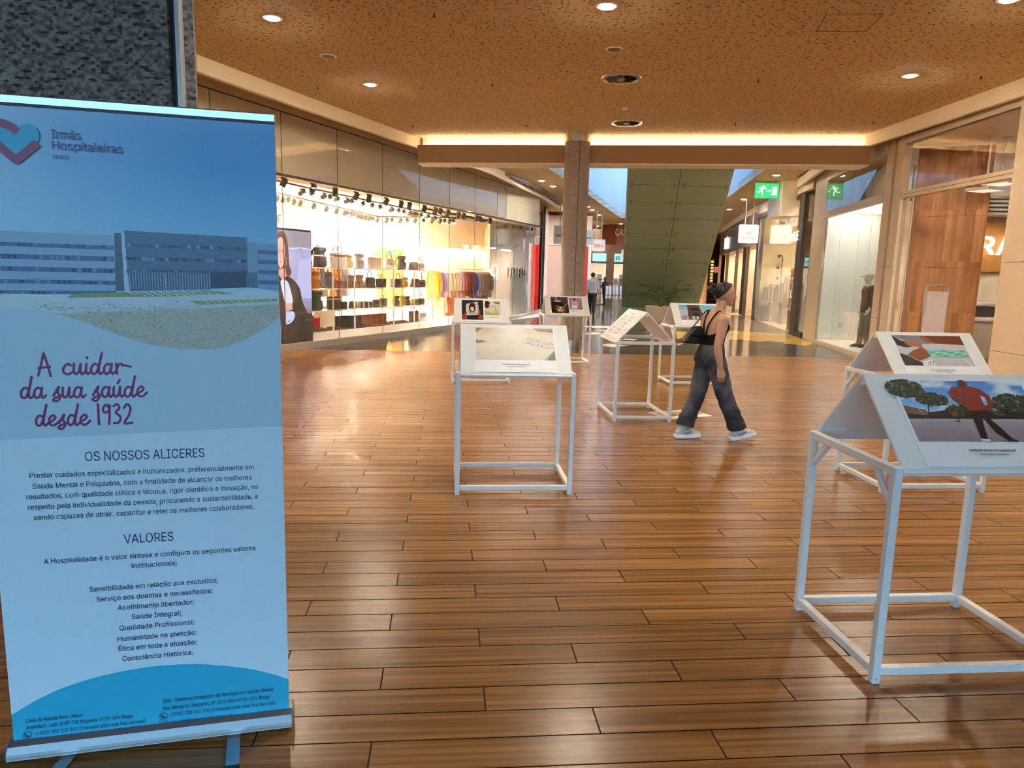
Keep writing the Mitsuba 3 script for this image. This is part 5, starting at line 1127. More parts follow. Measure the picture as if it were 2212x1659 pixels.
for o, tg in (((10.5, 15.8, 4.2), (11.5, 18.6, 1.6)), ((13.0, 13.0, 4.2), (12.0, 15.0, 0)), ((9.0, 11.5, 4.2), (8.8, 13.2, .4))):
    scene[numbered(ws + '__lamp')] = {'type': 'spot', 'to_world': T4().look_at(origin=list(o), target=list(tg), up=[1, 0, .1]), 'cutoff_angle': 65, 'beam_width': 45, 'intensity': {'type': 'rgb', 'value': [60, 52, 40]}}
t = thing('lettering_sign', 'glowing white letters RA on the honey-coloured band', 'sign')
for ch, x in (('R', 11.84), ('A', 12.32)):
    add(t, 'letter', moved(text(ch, .44, .42, True, .05), frame((x, 18.52, 2.40), (1, 0, 0), y=(0, 0, 1))), 'material_shop_white', emit=np.array((1, .92, .86)) * 1.5, w=.2)
for i, (x, y, z, h) in enumerate([(8.36, 13.05, 3.27, .225), (8.95, 13.55, 3.46, .26)]):
    t = thing('pendant_lamp', ['white square pendant lamp on a thin rod before the oak wall', 'double white square pendant lamp nearest the right pillar'][i], 'pendant lamp')
    add(t, 'rod', tube([(x, y, z + .04), (x, y, 4.30)], .017, 8), 'material_shop_white'); add(t, 'canopy', lathe([(0, -.02), (.07, -.02), (.075, 0)], 18), 'material_shop_white', T=at(x, y, 4.30))
    add(t, 'plate', box(-h, h, -h, h, 0, .055, .006), 'material_shop_white', T=at(x, y, z, 20))
    if i: add(t, 'plate', box(-h * .95, h * .95, -h * .95, h * .95, .07, .13, .006), 'material_shop_white', T=at(x, y, z, 20))
    add(t, 'diffuser', moved(box(-h * .9, h * .9, -h * .9, h * .9, -.004, 0), at(x, y, z, 20)), 'material_shop_white', emit=np.array((1, .85, .65)) * .8, w=.2)
t = thing('cafe_counter', 'pale counter with a glass-fronted oven, between oak wall and right pillar', 'counter')
add(t, 'body', box(9.55, 12.2, 14.9, 15.7, 0, .86, .01), matte((214, 200, 180))); add(t, 'worktop', box(9.52, 12.25, 14.86, 15.74, .86, .90, .005), 'material_shop_white'); add(t, 'kick_plate', box(9.55, 12.2, 14.89, 14.90, 0, .08), matte((120, 104, 86)))
t = thing('oven', 'small oven with a dark glass door on the pale counter', 'oven')
add(t, 'body', box(9.62, 10.55, 15.0, 15.5, .90, 1.24, .012), 'material_shop_white'); add(t, 'door', box(9.67, 10.35, 14.985, 15.0, .95, 1.17, .004), matte((46, 36, 32)), label='dark glass door'); add(t, 'handle', tube([(9.72, 14.965, 1.185), (10.3, 14.965, 1.185)], .008, 6), 'material_brushed_steel')
t = thing('sign_board', 'white standing board with a tubular frame in front of the oak wall', 'sign board')
MB_ = at(7.86, 13.30, 0, 10)
fr = [(-.24, 0, .02), (-.24, 0, 1.50), (-.22, 0, 1.56), (-.17, 0, 1.585), (.17, 0, 1.585), (.22, 0, 1.56), (.24, 0, 1.50), (.24, 0, .02)]
add(t, 'frame', tube(fr, .017, 8), mat('silver_tube', (196, 192, 190), .3, .5, metal=.5), T=MB_, smooth=50)
add(t, 'panel', moved(prism(sbox(-.19, .10, .19, 1.44).buffer(.03), .03), frame((0, .015, 0), (1, 0, 0), y=(0, 0, 1))), matte((226, 210, 202)), T=MB_)
add(t, 'base', box(-.26, .26, -.20, .20, 0, .02, .004), 'material_silver_tube', T=MB_)

# ---- suspended box and the green exit sign
t = struct('trim_4', 'cream suspended box under the ceiling beside the exit sign'); add(t, '', box(7.92, 8.98, 21.76, 22.95, 3.50, 4.556, .01), 'material_cream_paint', own=True)
EM = np.array((.02, .62, .18))
t = thing('exit_sign', 'large glowing green exit sign with running figure, arrow and door, hanging under the ceiling', 'exit sign')
MX = frame((7.17, 22.0, 4.04), (1, 0.03, 0), y=(0, 0, 1))
add(t, 'case', moved(box(-.012, .735, -.012, .452, -.06, -.002, .004), MX), matte((150, 150, 130)))
add(t, 'face', moved(box(0, .72, 0, .44, -.002, .004), MX), 'material_sign_green', emit=EM * 1.0, w=.3)
run = unary_union([Point(.255, .345).buffer(.032), LineString([(.235, .30), (.185, .235)]).buffer(.034), LineString([(.245, .31), (.30, .275), (.325, .29)]).buffer(.013), LineString([(.225, .31), (.15, .31), (.125, .275)]).buffer(.013), LineString([(.185, .23), (.235, .18), (.225, .10)]).buffer(.017), LineString([(.175, .23), (.15, .18), (.08, .185)]).buffer(.017)])
picto = unary_union([run, sbox(.33, .205, .425, .228), Polygon([(.42, .26), (.475, .2165), (.42, .173)]), sbox(.52, .09, .66, .34)])
add(t, 'pictogram', moved(prism(picto, .003, .004), MX), 'material_shop_white', emit=np.array((.95, 1.0, .97)) * 1.6, w=.3, label='white running figure, arrow and door')
add(t, 'bracket', moved(concat([bar((.1, .452, -.03), (.1, .516, -.03), .015), bar((.62, .452, -.03), (.62, .516, -.03), .015)]), MX), matte((170, 160, 140)))
t = thing('smoke_detector', 'cream smoke detector on the ceiling above the exit sign', 'smoke detector')
add(t, 'body', lathe([(0, -.07), (.05, -.06), (.10, -.02), (.10, 0)], 20), 'material_shop_cream', smooth=30, T=at(7.75, 21.6, 4.558)); add(t, 'sensor', lathe([(0, -.08), (.022, -.08), (.025, -.068)], 12), matte((120, 100, 80)), T=at(7.75, 21.6, 4.558))

# ---- menswear shop
W4 = LineString([(8.33, 21.2), (9.66, 28.9)])
w4 = struct('window_4', 'black-framed shop window of the menswear shop on the right')
add(w4, 'frame_post', prism([(8.20, 20.75), (8.30, 21.35), (8.60, 21.30), (8.50, 20.70)], 4.10, 0), 'material_black_frame')
add(w4, 'frame_post', prism([(9.60, 28.55), (9.68, 29.0), (9.86, 28.97), (9.78, 28.52)], 4.10, 0), 'material_black_frame')
add(w4, 'frame_head', ribbon(W4.coords, 3.98, 4.12, .14), 'material_black_frame'); pass
add(w4, 'header', ribbon([(8.12, 19.9), (8.33, 21.2), (9.66, 28.9)], 4.12, 4.5, .12), 'material_beige_panel')
pane(w4, (8.36, 21.4), (9.62, 28.5), .02, 3.98); pane(w4, (8.14, 19.95), (8.26, 20.72), .1, 3.98); add(w4, 'low_frame', ribbon([(8.14, 19.95), (8.26, 20.72)], 0, .16, .12), 'material_black_frame')
ms = struct('wall_menswear', 'cream interior of the menswear shop')
add(ms, 'floor_slab', prism([(8.2, 19.9), (9.75, 28.7), (14, 28.7), (14, 19.9)], .02, .001), mat('pale_screed', (206, 192, 170), .35, .4))
add(ms, 'far_wall', box(9.80, 14, 28.72, 28.85, 0, 4.4), mat('warm_cream', (232, 214, 178), .6, .3)); add(ms, 'upper_far_wall', concat([box(9.84 + .86 * k, 9.84 + .86 * k + .85, 28.69, 28.72, 3.02, 4.0, .004) for k in range(4)]), matte((206, 184, 150)))
add(ms, 'rear_wall', concat([box(13.9, 14.0, 18.9, 28.8, 0, 4.4), box(8.8, 14, 19.75, 19.85, 0, 4.4), box(11.2, 11.3, 20.2, 25.6, 0, 4.4)]), 'material_warm_cream')
add(ms, 'ceiling_panel', prism([(8.45, 19.95), (9.85, 28.7), (14, 28.7), (14, 19.95)], .05, 4.02), matte((226, 206, 170)))
for o, tg, pw in (((10.2, 26.2, 3.95), (10.5, 28.6, 1.4), 55), ((9.6, 24.5, 3.95), (10.3, 27.2, .6), 55), ((10.2, 22.2, 3.95), (11.2, 23.4, 2.2), 60), ((9.2, 21.6, 3.95), (9.4, 22.8, 1.2), 70)):
    scene[numbered(ms + '__lamp')] = {'type': 'spot', 'to_world': T4().look_at(origin=list(o), target=list(tg), up=[1, 0, .1]), 'cutoff_angle': 78, 'beam_width': 50, 'intensity': {'type': 'rgb', 'value': (np.array((1, .80, .52)) * pw * 1.9).tolist()}}
t = thing('shop_sign', 'glowing white sign SACOOR BLUE with a two-ring emblem in the black-framed window', 'sign')
sd = np.array([8.33 - 9.66, 21.2 - 28.9]); sd /= np.linalg.norm(sd)
MSG = frame((8.66, 23.42, 2.78), (*sd, 0), y=(0, 0, 1))
add(t, 'lettering', moved(text('SACOOR BLUE', .27, 2.3, True, .006), MSG), 'material_shop_white', emit=np.array((1, .97, .93)) * .6, w=.3)
em_ = unary_union([Point(1.0, .62).buffer(.14).difference(Point(1.0, .62).buffer(.09)), Point(1.36, .62).buffer(.14).difference(Point(1.36, .62).buffer(.09)), LineString([(1.12, .70), (1.05, .9), (1.0, .92)]).buffer(.025), LineString([(1.24, .70), (1.31, .9), (1.36, .92)]).buffer(.025)])
add(t, 'emblem', moved(prism(em_, .006), MSG), 'material_shop_white', emit=np.array((1, .97, .93)) * .6, w=.3)
def blade(name, label, x0, x1, y, z0, z1, col, draw, ztop=4.558):
    t = thing(name, label, 'sign'); M = frame((x0, y, z0), (1, 0, 0), y=(0, 0, 1)); w, h = x1 - x0, z1 - z0
    add(t, 'panel', moved(prism(sbox(.06, .06, w - .06, h - .06).buffer(.06), .08, -.08), M), col)
    draw(t, M, w, h)
    add(t, 'hanger', concat([tube([(x0 + w * k, y + .04, z1), (x0 + w * k, y + .04, ztop)], .02, 8) for k in (.3, .7)]), matte((170, 160, 150)))
def ink(t, M, m, col, z=.001): add(t, 'lettering', moved(m, M @ at(0, 0, z)), matte(col))
def d_sacoor(t, M, w, h):
    m = text('SACOOR BLUE', .055, w * .62, True, .004); m.apply_translation((w * .18, h * .22, 0)); ink(t, M, m, (60, 54, 44))
    rings = unary_union([Point(w * .43, h * .50).buffer(.05).difference(Point(w * .43, h * .50).buffer(.036)), Point(w * .57, h * .50).buffer(.05).difference(Point(w * .57, h * .50).buffer(.036)), LineString([(w * .46, h * .56), (w * .44, h * .64)]).buffer(.008), LineString([(w * .54, h * .56), (w * .58, h * .68), (w * .61, h * .64)]).buffer(.008)])
    add(t, 'emblem', moved(prism(rings, .004, .001), M), matte((60, 54, 44)))
blade('blade_sign', 'cream hanging sign SACOOR BLUE with an emblem, left of the black-framed window', 8.47, 9.22, 27.5, 2.97, 3.66, 'material_cream_paint', d_sacoor)
def d_word(word, cap, ww_, col, fx=.5, fy=.45):
    def f(t, M, w, h):
        m = text(word, cap, ww_, True, .004); m.apply_translation((w * fx - ww_ / 2, h * fy - cap / 2, 0)); ink(t, M, m, col)
    return f
blade('blade_sign', 'pale hanging sign DANIDOR half hidden behind the granite column', 1.72, 2.84, 26.5, 2.72, 3.24, mat('sign_pale', (206, 204, 198), .4, .4), d_word('DANIDOR', .062, .42, (46, 44, 44), .745))
blade('blade_sign', 'white hanging sign ZIPPY in red letters, right of the column', 3.50, 4.10, 33.0, 2.70, 3.24, mat('sign_white', (236, 232, 228), .4, .4), d_word('ZIPPY', .12, .44, (206, 26, 40)))
blade('blade_sign', 'pale hanging sign beginning with DA, left of the granite column', 1.60, 2.46, 30.6, 2.90, 3.65, 'material_sign_pale', d_word('DANIDOR', .10, .68, (50, 48, 48), .5, .45))
def d_dir(t, M, w, h):
    for k in range(4): add(t, 'line', moved(box(.08, .08 + (.34, .40, .24, .18)[k], h - .14 - .11 * k, h - .115 - .11 * k, .001, .004), M), matte((130, 118, 96)))
    add(t, 'arrow', moved(prism(Polygon([(w - .16, .16), (w - .06, .14), (w - .15, .26)]), .004, .001), M), matte((170, 110, 50)))
blade('directory_sign', 'cream hanging directory sign with lines of small text and an arrow', 5.60, 6.34, 38.0, 2.45, 3.0, mat('sign_cream', (226, 210, 176), .4, .4), d_dir)

t = thing('light_stand', 'black stand with four round spotlights in the menswear window', 'lamp')
add(t, 'pole', tube([(10.38, 28.0, .05), (10.40, 28.0, 2.48), (10.36, 28.0, 2.55), (10.28, 28.0, 2.56)], .022, 8), 'material_black_frame'); add(t, 'base', lathe([(0, 0), (.16, 0), (.16, .03), (.03, .05)], 20), 'material_black_frame', T=at(10.38, 28.0, .02))
for z in (2.53, 2.08, 1.68, 1.36): add(t, 'head', moved(lathe([(0, .06), (.045, .055), (.06, 0), (.05, -.01)], 16), frame((10.27, 28.0, z), (0, 0, 1), z=(-.9, -.4, -.1))), 'material_black_frame')
for nm, lab, x0, x1, y, z0, z1, col, fr_ in [('display_cabinet', 'tall white open cabinet in the menswear window', 9.84, 10.26, 27.3, .02, 1.50, (216, 200, 172), True), ('display_block', 'large grey-brown felt block in the menswear window', 9.80, 10.42, 27.8, .80, 1.32, (150, 132, 108), False), ('display_block', 'low grey block on the menswear floor beside the black post', 9.66, 9.95, 27.5, .02, .58, (146, 130, 110), False), ('display_cabinet', 'grey-brown cabinet standing before the suited mannequin', 9.80, 10.10, 26.0, .02, 1.50, (136, 120, 102), True)]:
    t = thing(nm, lab, 'cabinet' if fr_ else 'display block'); d_ = .4
    if fr_:
        for sx in (x0, x1 - .05):
            for sy in (y, y + d_ - .05): add(t, 'post', box(sx, sx + .05, sy, sy + .05, z0, z1, .004), matte(col))
        add(t, 'lower_body', box(x0 + .01, x1 - .01, y + .01, y + d_ - .01, z0, z0 + .62, .008), matte(col)); add(t, 'top', box(x0 - .01, x1 + .01, y - .01, y + d_ + .01, z1 - .06, z1, .006), matte(col)); add(t, 'shelf', box(x0 + .01, x1 - .01, y, y + d_, z0 + .72, z0 + .76, .004), matte(col))
    else:
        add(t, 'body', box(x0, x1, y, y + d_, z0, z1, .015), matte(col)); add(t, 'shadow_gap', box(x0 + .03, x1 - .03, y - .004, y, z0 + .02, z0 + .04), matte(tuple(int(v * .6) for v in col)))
t = thing('display_block', 'tan plinth under the two rear mannequins of the menswear shop', 'display block'); add(t, 'body', box(9.0, 9.9, 22.0, 23.4, .02, .62, .01), matte((120, 100, 80))); add(t, 'top', box(8.98, 9.92, 21.98, 23.42, .62, .66, .006), matte((170, 150, 124)))
t = thing('price_sign', 'small white card leaning on the grey-brown cabinet', 'sign'); add(t, 'card', box(10.02, 10.26, 25.96, 25.975, .98, 1.24), matte((236, 232, 224))); add(t, 'print', box(10.06, 10.16, 25.955, 25.96, 1.06, 1.18), matte((90, 84, 80)))
t = thing('ceiling_track', 'black lighting bar with two spots inside the menswear shop', 'lighting track')
add(t, 'rail', bar((8.95, 22.4, 3.12), (9.55, 23.2, 3.12), .035), 'material_black_frame'); add(t, 'rod', tube([(9.3, 22.85, 3.13), (9.3, 22.85, 4.02)], .008, 6), 'material_black_frame')
for k in (0, 1): add(t, 'spot', moved(lathe([(0, .17), (.05, .16), (.055, 0)], 14), frame((9.15 + .22 * k, 22.65 + .25 * k, 3.0), (1, 0, 0), z=(.3, -.2, .9 - .3 * k))), 'material_black_frame')

# ---- far right shops
f5 = struct('wall_far_right', 'row of distant shop fronts beyond the menswear shop')
FA, FB = np.array((9.70, 29.05)), np.array((12.6, 44.5)); fd = (FB - FA) / np.linalg.norm(FB - FA); fn_ = np.array([fd[1], -fd[0]]); fL = np.linalg.norm(FB - FA)
def FR(a, o=0): return FA + fd * a + fn_ * o
for k in range(12): add(f5, 'upper_panel', prism([FR(k * fL / 12 + .01), FR((k + 1) * fL / 12 - .01), FR((k + 1) * fL / 12 - .01, .06), FR(k * fL / 12 + .01, .06)], 1.30, 3.02), mat('glossy_mauve', (150, 136, 130), .18, .5))
add(f5, 'header', prism([FR(0), FR(fL), FR(fL, .3), FR(0, .3)], .18, 4.32), 'material_beige_panel')
for a, w_, c in ((2.3, .3, (120, 86, 62)), (3.4, .2, (40, 32, 32)), (6.2, .3, (130, 96, 70)), (10.5, .4, (150, 116, 92)), (14.8, .4, (150, 120, 100))):
    add(f5, 'pilaster', prism([FR(a, -.06), FR(a + w_, -.06), FR(a + w_, .06), FR(a, .06)], 3.02, 0), matte(c))
add(f5, 'back_wall', prism([FR(0, 3.0), FR(fL, 3.0), FR(fL, 3.1), FR(0, 3.1)], 3.6, 0), matte((226, 206, 182)))
add(f5, 'shop_ceiling', prism([FR(0.05, .1), FR(fL, .1), FR(fL, 3.0), FR(.05, 3.0)], .05, 3.05), matte((206, 190, 170))); add(f5, 'threshold', prism([FR(2.7, -.5), FR(5.0, -.5), FR(5.0, 2.9), FR(2.7, 2.9)], .012, .001), matte((206, 150, 96)))
for a in (1.2, 4.6, 7.6, 10.6, 13.4): add(f5, 'ceiling_lamp', prism([FR(a, .8), FR(a + 1.2, .8), FR(a + 1.2, 2.2), FR(a, 2.2)], .02, 3.02), 'material_shop_white', emit=np.array((1, .9, .74)) * 22, w=.8)
for a in (5.3, 9.6, 15.4): add(f5, 'partition', prism([FR(a, .35), FR(a, 3.0), FR(a + .1, 3.0), FR(a + .1, .35)], 3.04, 0), matte((232, 206, 170)))
for i, (a, o, z0, z1, w_, c, lab) in enumerate([(1.0, 1.2, 2.15, 2.72, .9, (.22, .40, .85), 'glowing blue screen beside the black post of the menswear window'), (4.5, 1.2, 2.25, 2.85, .9, (.22, .42, .85), 'glowing blue screen behind the brown pilaster, farther one'), (6.4, .9, .5, 2.1, 1.2, (.55, 1.0, 1.05), 'tall glowing turquoise display in a far shop window')]):
    t = thing('wall_screen', lab, 'screen'); p, q = FR(a, o), FR(a + .15, o + w_)
    dd = (q - p) / np.linalg.norm(q - p); M = frame((*p, z0), (*dd, 0), y=(0, 0, 1)); L_ = np.linalg.norm(q - p)
    add(t, 'frame', moved(box(-.02, L_ + .02, -.02, z1 - z0 + .02, -.06, -.004), M), 'material_black_frame'); add(t, 'display', moved(box(0, L_, 0, z1 - z0, -.003, .0), M), matte((120, 160, 220)), emit=np.array(c) * 1.1, w=.1)
    if i < 2: add(t, 'mark', moved(prism(LineString(curve([(L_ * .3, .2), (L_ * .5, .36), (L_ * .62, .28), (L_ * .5, .16)])).buffer(.02), .003, .001), M), matte((30, 60, 130)))
t = thing('shop_sign', 'glowing white crown-like icon on the mauve panels far right', 'sign')
MI2 = frame((*FR(12.2, -.04), 3.28), (*(-fd), 0), y=(0, 0, 1))
add(t, 'icon', moved(prism([(0, 0), (1.1, 0), (1.1, .42), (1.2, .62), (.95, .52), (.55, .60), (.2, .52), (-.05, .62), (0, .42)], .05), MI2), 'material_shop_white', emit=np.array((1, 1, .98)) * 2, w=.1)
t = thing('neon_sign', 'narrow upright sign of yellow letters at the far right', 'sign')
MN = frame((10.86, 40.0, 1.35), (1, 0, 0), y=(0, 0, 1)); add(t, 'board', moved(box(0, .22, 0, 1.3, -.05, 0), MN), matte((120, 84, 40)))
for k in range(7): add(t, 'letter', moved(box(.05, .17, .08 + k * .175, .18 + k * .175, 0, .01), MN), matte((240, 190, 80)), emit=np.array((1, .6, .15)) * 1.2, w=.05)
t = thing('neon_sign', 'small red square sign at the far right', 'sign'); MN = frame((10.5, 38.0, 1.93), (1, 0, 0), y=(0, 0, 1)); add(t, 'board', moved(box(0, .24, 0, .28, -.05, 0), MN), matte((206, 180, 170)))
for k in range(2): add(t, 'mark', moved(concat([box(.03 + .1 * k, .11 + .1 * k, .15, .25, 0, .008), box(.03 + .1 * k, .11 + .1 * k, .03, .13, 0, .008)]), MN), matte((200, 50, 70)))
add(f5, 'side_front', prism([(10.3, 42.5), (11.9, 44.5), (11.95, 44.4), (10.35, 42.4)], 3.2, 0), matte((226, 176, 130)))

# ---- far left and far end
f6 = struct('wall_far_left', 'red and white shop fronts beyond the granite column')
add(f6, '', concat([ribbon([(1.18, 30.6), (1.5, 34.6)], 0, 4.4, .12), box(1.3, 3.62, 34.6, 34.8, 2.98, 4.4)]), 'material_sign_white', own=True)
add(f6, 'red_panel', box(2.30, 3.48, 34.45, 34.6, .0, 2.96), mat('bright_red', (214, 22, 16), .35, .5), emit=np.array((.34, .006, .003)), w=.05, label='glowing red panel')
add(f6, 'pale_panel', box(1.35, 2.295, 34.45, 34.6, 0, 2.96), matte((232, 206, 196))); add(f6, 'white_edge', box(3.48, 3.62, 34.40, 34.65, 0, 3.1), 'material_sign_white'); add(f6, 'red_wedge', prism([(0, 0), (.75, 0), (.12, .5), (0, .5)], .04), 'material_bright_red', T=frame((2.8, 34.58, 3.4), (1, 0, 0), y=(0, 0, 1)))
add(f6, 'far_front', ribbon([(3.6, 34.7), (4.55, 43.9)], 0, 4.4, .12), 'material_grey_wall')
f7 = struct('wall_end', 'distant shop front with a turquoise sign band at the end of the hall')
add(f7, 'band_back', box(4.5, 11, 44.0, 44.3, 2.35, 4.4), matte((120, 92, 74)))
for x0, x1 in ((4.72, 5.56), (6.06, 7.6)): add(f7, 'lit_sign', box(x0, x1, 43.93, 43.99, 2.47, 2.95), matte((120, 210, 214)), emit=np.array((.32, .80, .84)), w=.1, label='glowing turquoise sign')
add(f7, 'lettering', moved(text('efin', .34, .95, False, .02), frame((6.12, 43.91, 2.56), (1, 0, 0), y=(0, 0, 1))), matte((30, 90, 130)))
for x0 in (5.62, 7.7): add(f7, 'pilaster', box(x0, x0 + .42, 43.85, 44.3, 0, 2.5), matte((120, 98, 80)))
add(f7, 'rear_wall', box(4.2, 11, 48.5, 48.6, 0, 4.4), 'material_shop_cream'); add(f7, 'shop_lid', box(4.3, 11, 44.3, 48.5, 2.9, 2.96), 'material_shop_white'); add(f7, 'ceiling_lamp', box(4.8, 9, 45, 47.5, 2.86, 2.88), 'material_shop_white', emit=np.array((1, .93, .82)) * 5, w=.6)
for k, (x, c) in enumerate([(4.9, (206, 150, 70)), (5.25, (236, 226, 210)), (6.3, (226, 222, 216)), (6.65, (190, 180, 170)), (7.1, (236, 232, 226))]):
    t = thing('display_rack', 'small %s display rack inside the far turquoise-signed shop' % ['honey-coloured', 'cream', 'white', 'grey', 'pale'][k], 'rack')
    add(t, 'body', box(x, x + .28, 45.5, 45.8, 0, 1.5 + .2 * (k % 2), .01), matte(c))
    for z in (.5, .95, 1.35): add(t, 'shelf', box(x - .03, x + .31, 45.42, 45.5, z, z + .05), matte((90, 80, 76) if k % 2 else (200, 190, 180)))
t7 = struct('trim_5', 'wooden fascia with white capital letters far away')
add(t7, '', prism([(4.86, 40.6), (5.6, 40.1), (8.5, 39.6), (8.5, 39.8), (5.65, 40.3), (4.9, 40.8)], 1.10, 3.34), mat('red_wood', (134, 66, 40), .45, .4), own=True)
add(t7, 'lettering', moved(text('CAS', .36, .62, True, .03), frame((5.50, 40.02, 3.82), (.985, -.17, 0), y=(0, 0, 1))), matte((214, 190, 176)))

# ---- sloping glass cladding, palm
t = thing('escalator_cladding', 'sloping underside clad in dark green glass panels, rising into the roof light', 'escalator')
ea = np.array([-.1295, -.8563, .5]); ea /= np.linalg.norm(ea); ew = np.array([.9999, .0, 0]); en = np.cross(ew, ea); en /= np.linalg.norm(en)
if en[1] > 0: en = -en
ME_ = np.eye(4); ME_[:3, 0], ME_[:3, 1], ME_[:3, 2], ME_[:3, 3] = ew, ea, np.cross(ew, ea) / np.linalg.norm(np.cross(ew, ea)), (4.30, 28.45, .38)
sgn = 1 if ME_[1, 2] < 0 else -1
mat('green_glass', (166, 178, 140), .25, .5)
PWD, PLN = 1.525, .872
add(t, 'body', moved(box(.02, 3.03, 0, 14.6, -.60 if sgn > 0 else .02, -.02 if sgn > 0 else .60), ME_), matte((40, 46, 38)))
pm = box(.008, PWD - .008, .008, PLN - .008, -.016, 0, .002)
if sgn < 0: pm = moved(pm, np.diag([1, 1, -1, 1.0])); pm.invert()
for r_ in range(16):
    for c_ in range(2):
        Mq = ME_ @ at(c_ * PWD, r_ * PLN)
        kp = add(t, 'glass_panel', pm, 'material_green_glass', T=Mq, share='gpanel')
        if r_ < 11:
            for x, y in ((.13, .07), (PWD - .13, .07), (.13, PLN - .07), (PWD - .13, PLN - .07)):
                add(kp, 'fixing', moved(lathe([(0, .014), (.015, .012), (.018, 0)], 10), np.diag([1, 1, sgn, 1.0])), 'material_black_frame', T=Mq @ at(x, y), share='fixing')
add(t, 'foot_plinth', prism([(4.25, 28.40), (7.45, 28.40), (7.45, 28.9), (4.25, 28.9)], .38, 0), mat('mint_glass', (112, 156, 122), .25, .5), label='lighter green plinth')
t = thing('potted_palm', 'wide cream planter with a small dark palm before the sloping green cladding', 'plant')
PC = (5.52, 26.0)
add(t, 'planter', lathe([(0, 0), (.50, 0), (.52, .02), (.73, .54), (.73, .56), (.68, .56), (.66, .50), (0, .48)], 40), mat('planter_cream', (236, 214, 176), .4, .4), smooth=30, T=at(*PC))
add(t, 'soil', disc(.66, .505, 24, False), matte((50, 38, 28)), T=at(*PC))
scene['material_palm_leaf'] = {'type': 'twosided', 'bsdf': {'type': 'principled', 'base_color': {'type': 'rgb', 'value': [.022, .045, .018]}, 'roughness': .45, 'specular': .4}}
for i in range(15):
    az = i * 2.4 + .3; el = rng.uniform(.75, 1.45); L_ = rng.uniform(1.25, 1.8)
    n_ = 16; tt = np.linspace(0, 1, n_); r_ = L_ * tt * math.cos(el) * (1 + .3 * tt); z_ = L_ * (tt * math.sin(el) - .55 * tt ** 2.4 * (1.2 - .5 * math.sin(el)))
    pts = np.c_[r_ * math.cos(az), r_ * math.sin(az), .5 + z_]
    ms_ = [tube(pts, np.linspace(.012, .004, n_), 5)]; side = np.array([-math.sin(az), math.cos(az), 0])
    V_, F_ = [], []
    for j in range(4, n_):
        for sd_ in (-1, 1):
            l_ = .30 * math.sin(math.pi * min(1, .25 + .75 * j / n_)) + .06; d_ = side * sd_ * .8 + (pts[j] - pts[j - 1]) / np.linalg.norm(pts[j] - pts[j - 1]) * .55 + np.array([0, 0, -.35])
            w__ = np.cross(d_, (0, 0, 1)); w__ /= np.linalg.norm(w__); b_ = len(V_)
            V_ += [pts[j] + w__ * .012, pts[j] - w__ * .012, pts[j] + d_ * l_ * .5 - w__ * .016, pts[j] + d_ * l_ * .5 + w__ * .016, pts[j] + d_ * l_ + np.array([0, 0, -.05])]; F_ += [(b_, b_ + 1, b_ + 2), (b_, b_ + 2, b_ + 3), (b_ + 3, b_ + 2, b_ + 4)]
    ms_.append(trimesh.Trimesh(np.array(V_), np.array(F_), process=False))
    add(t, 'frond', concat(ms_), 'material_palm_leaf', T=at(PC[0] - .15 + .3 * (i % 2), PC[1], 0))
# far garment rail
t = thing('clothes_rail', 'distant clothes rail on legs with pale shirts beside the cleaner', 'clothes rail')
add(t, 'bar', tube([(4.85, 38, 1.20), (5.75, 38, 1.20)], .02, 6), matte((70, 66, 66)))
for x in (4.85, 5.75): add(t, 'upright', tube([(x, 38, 0), (x, 38, 1.22)], .02, 6), matte((70, 66, 66))); add(t, 'foot', box(x - .03, x + .03, 37.75, 38.25, 0, .03), matte((70, 66, 66)))
for i in range(9):
    t = thing('shirt', '%s pale shirt from the left on the distant clothes rail' % ORD[i], 'shirt', 'pale shirts on the distant rail'); c = [(196, 196, 206), (150, 152, 166), (222, 220, 222), (96, 96, 110)][i % 4]
    add(t, 'body', GM['shirt'][0], matte(c), smooth=50, T=at(4.94 + i * .09, 38, .42, 70), share='shirtb'); 
    for j in (0, 1): add(t, 'sleeve', GM['shirt'][1][j], matte(c), T=at(4.94 + i * .09, 38, .42, 70), share='shirts%d' % j)

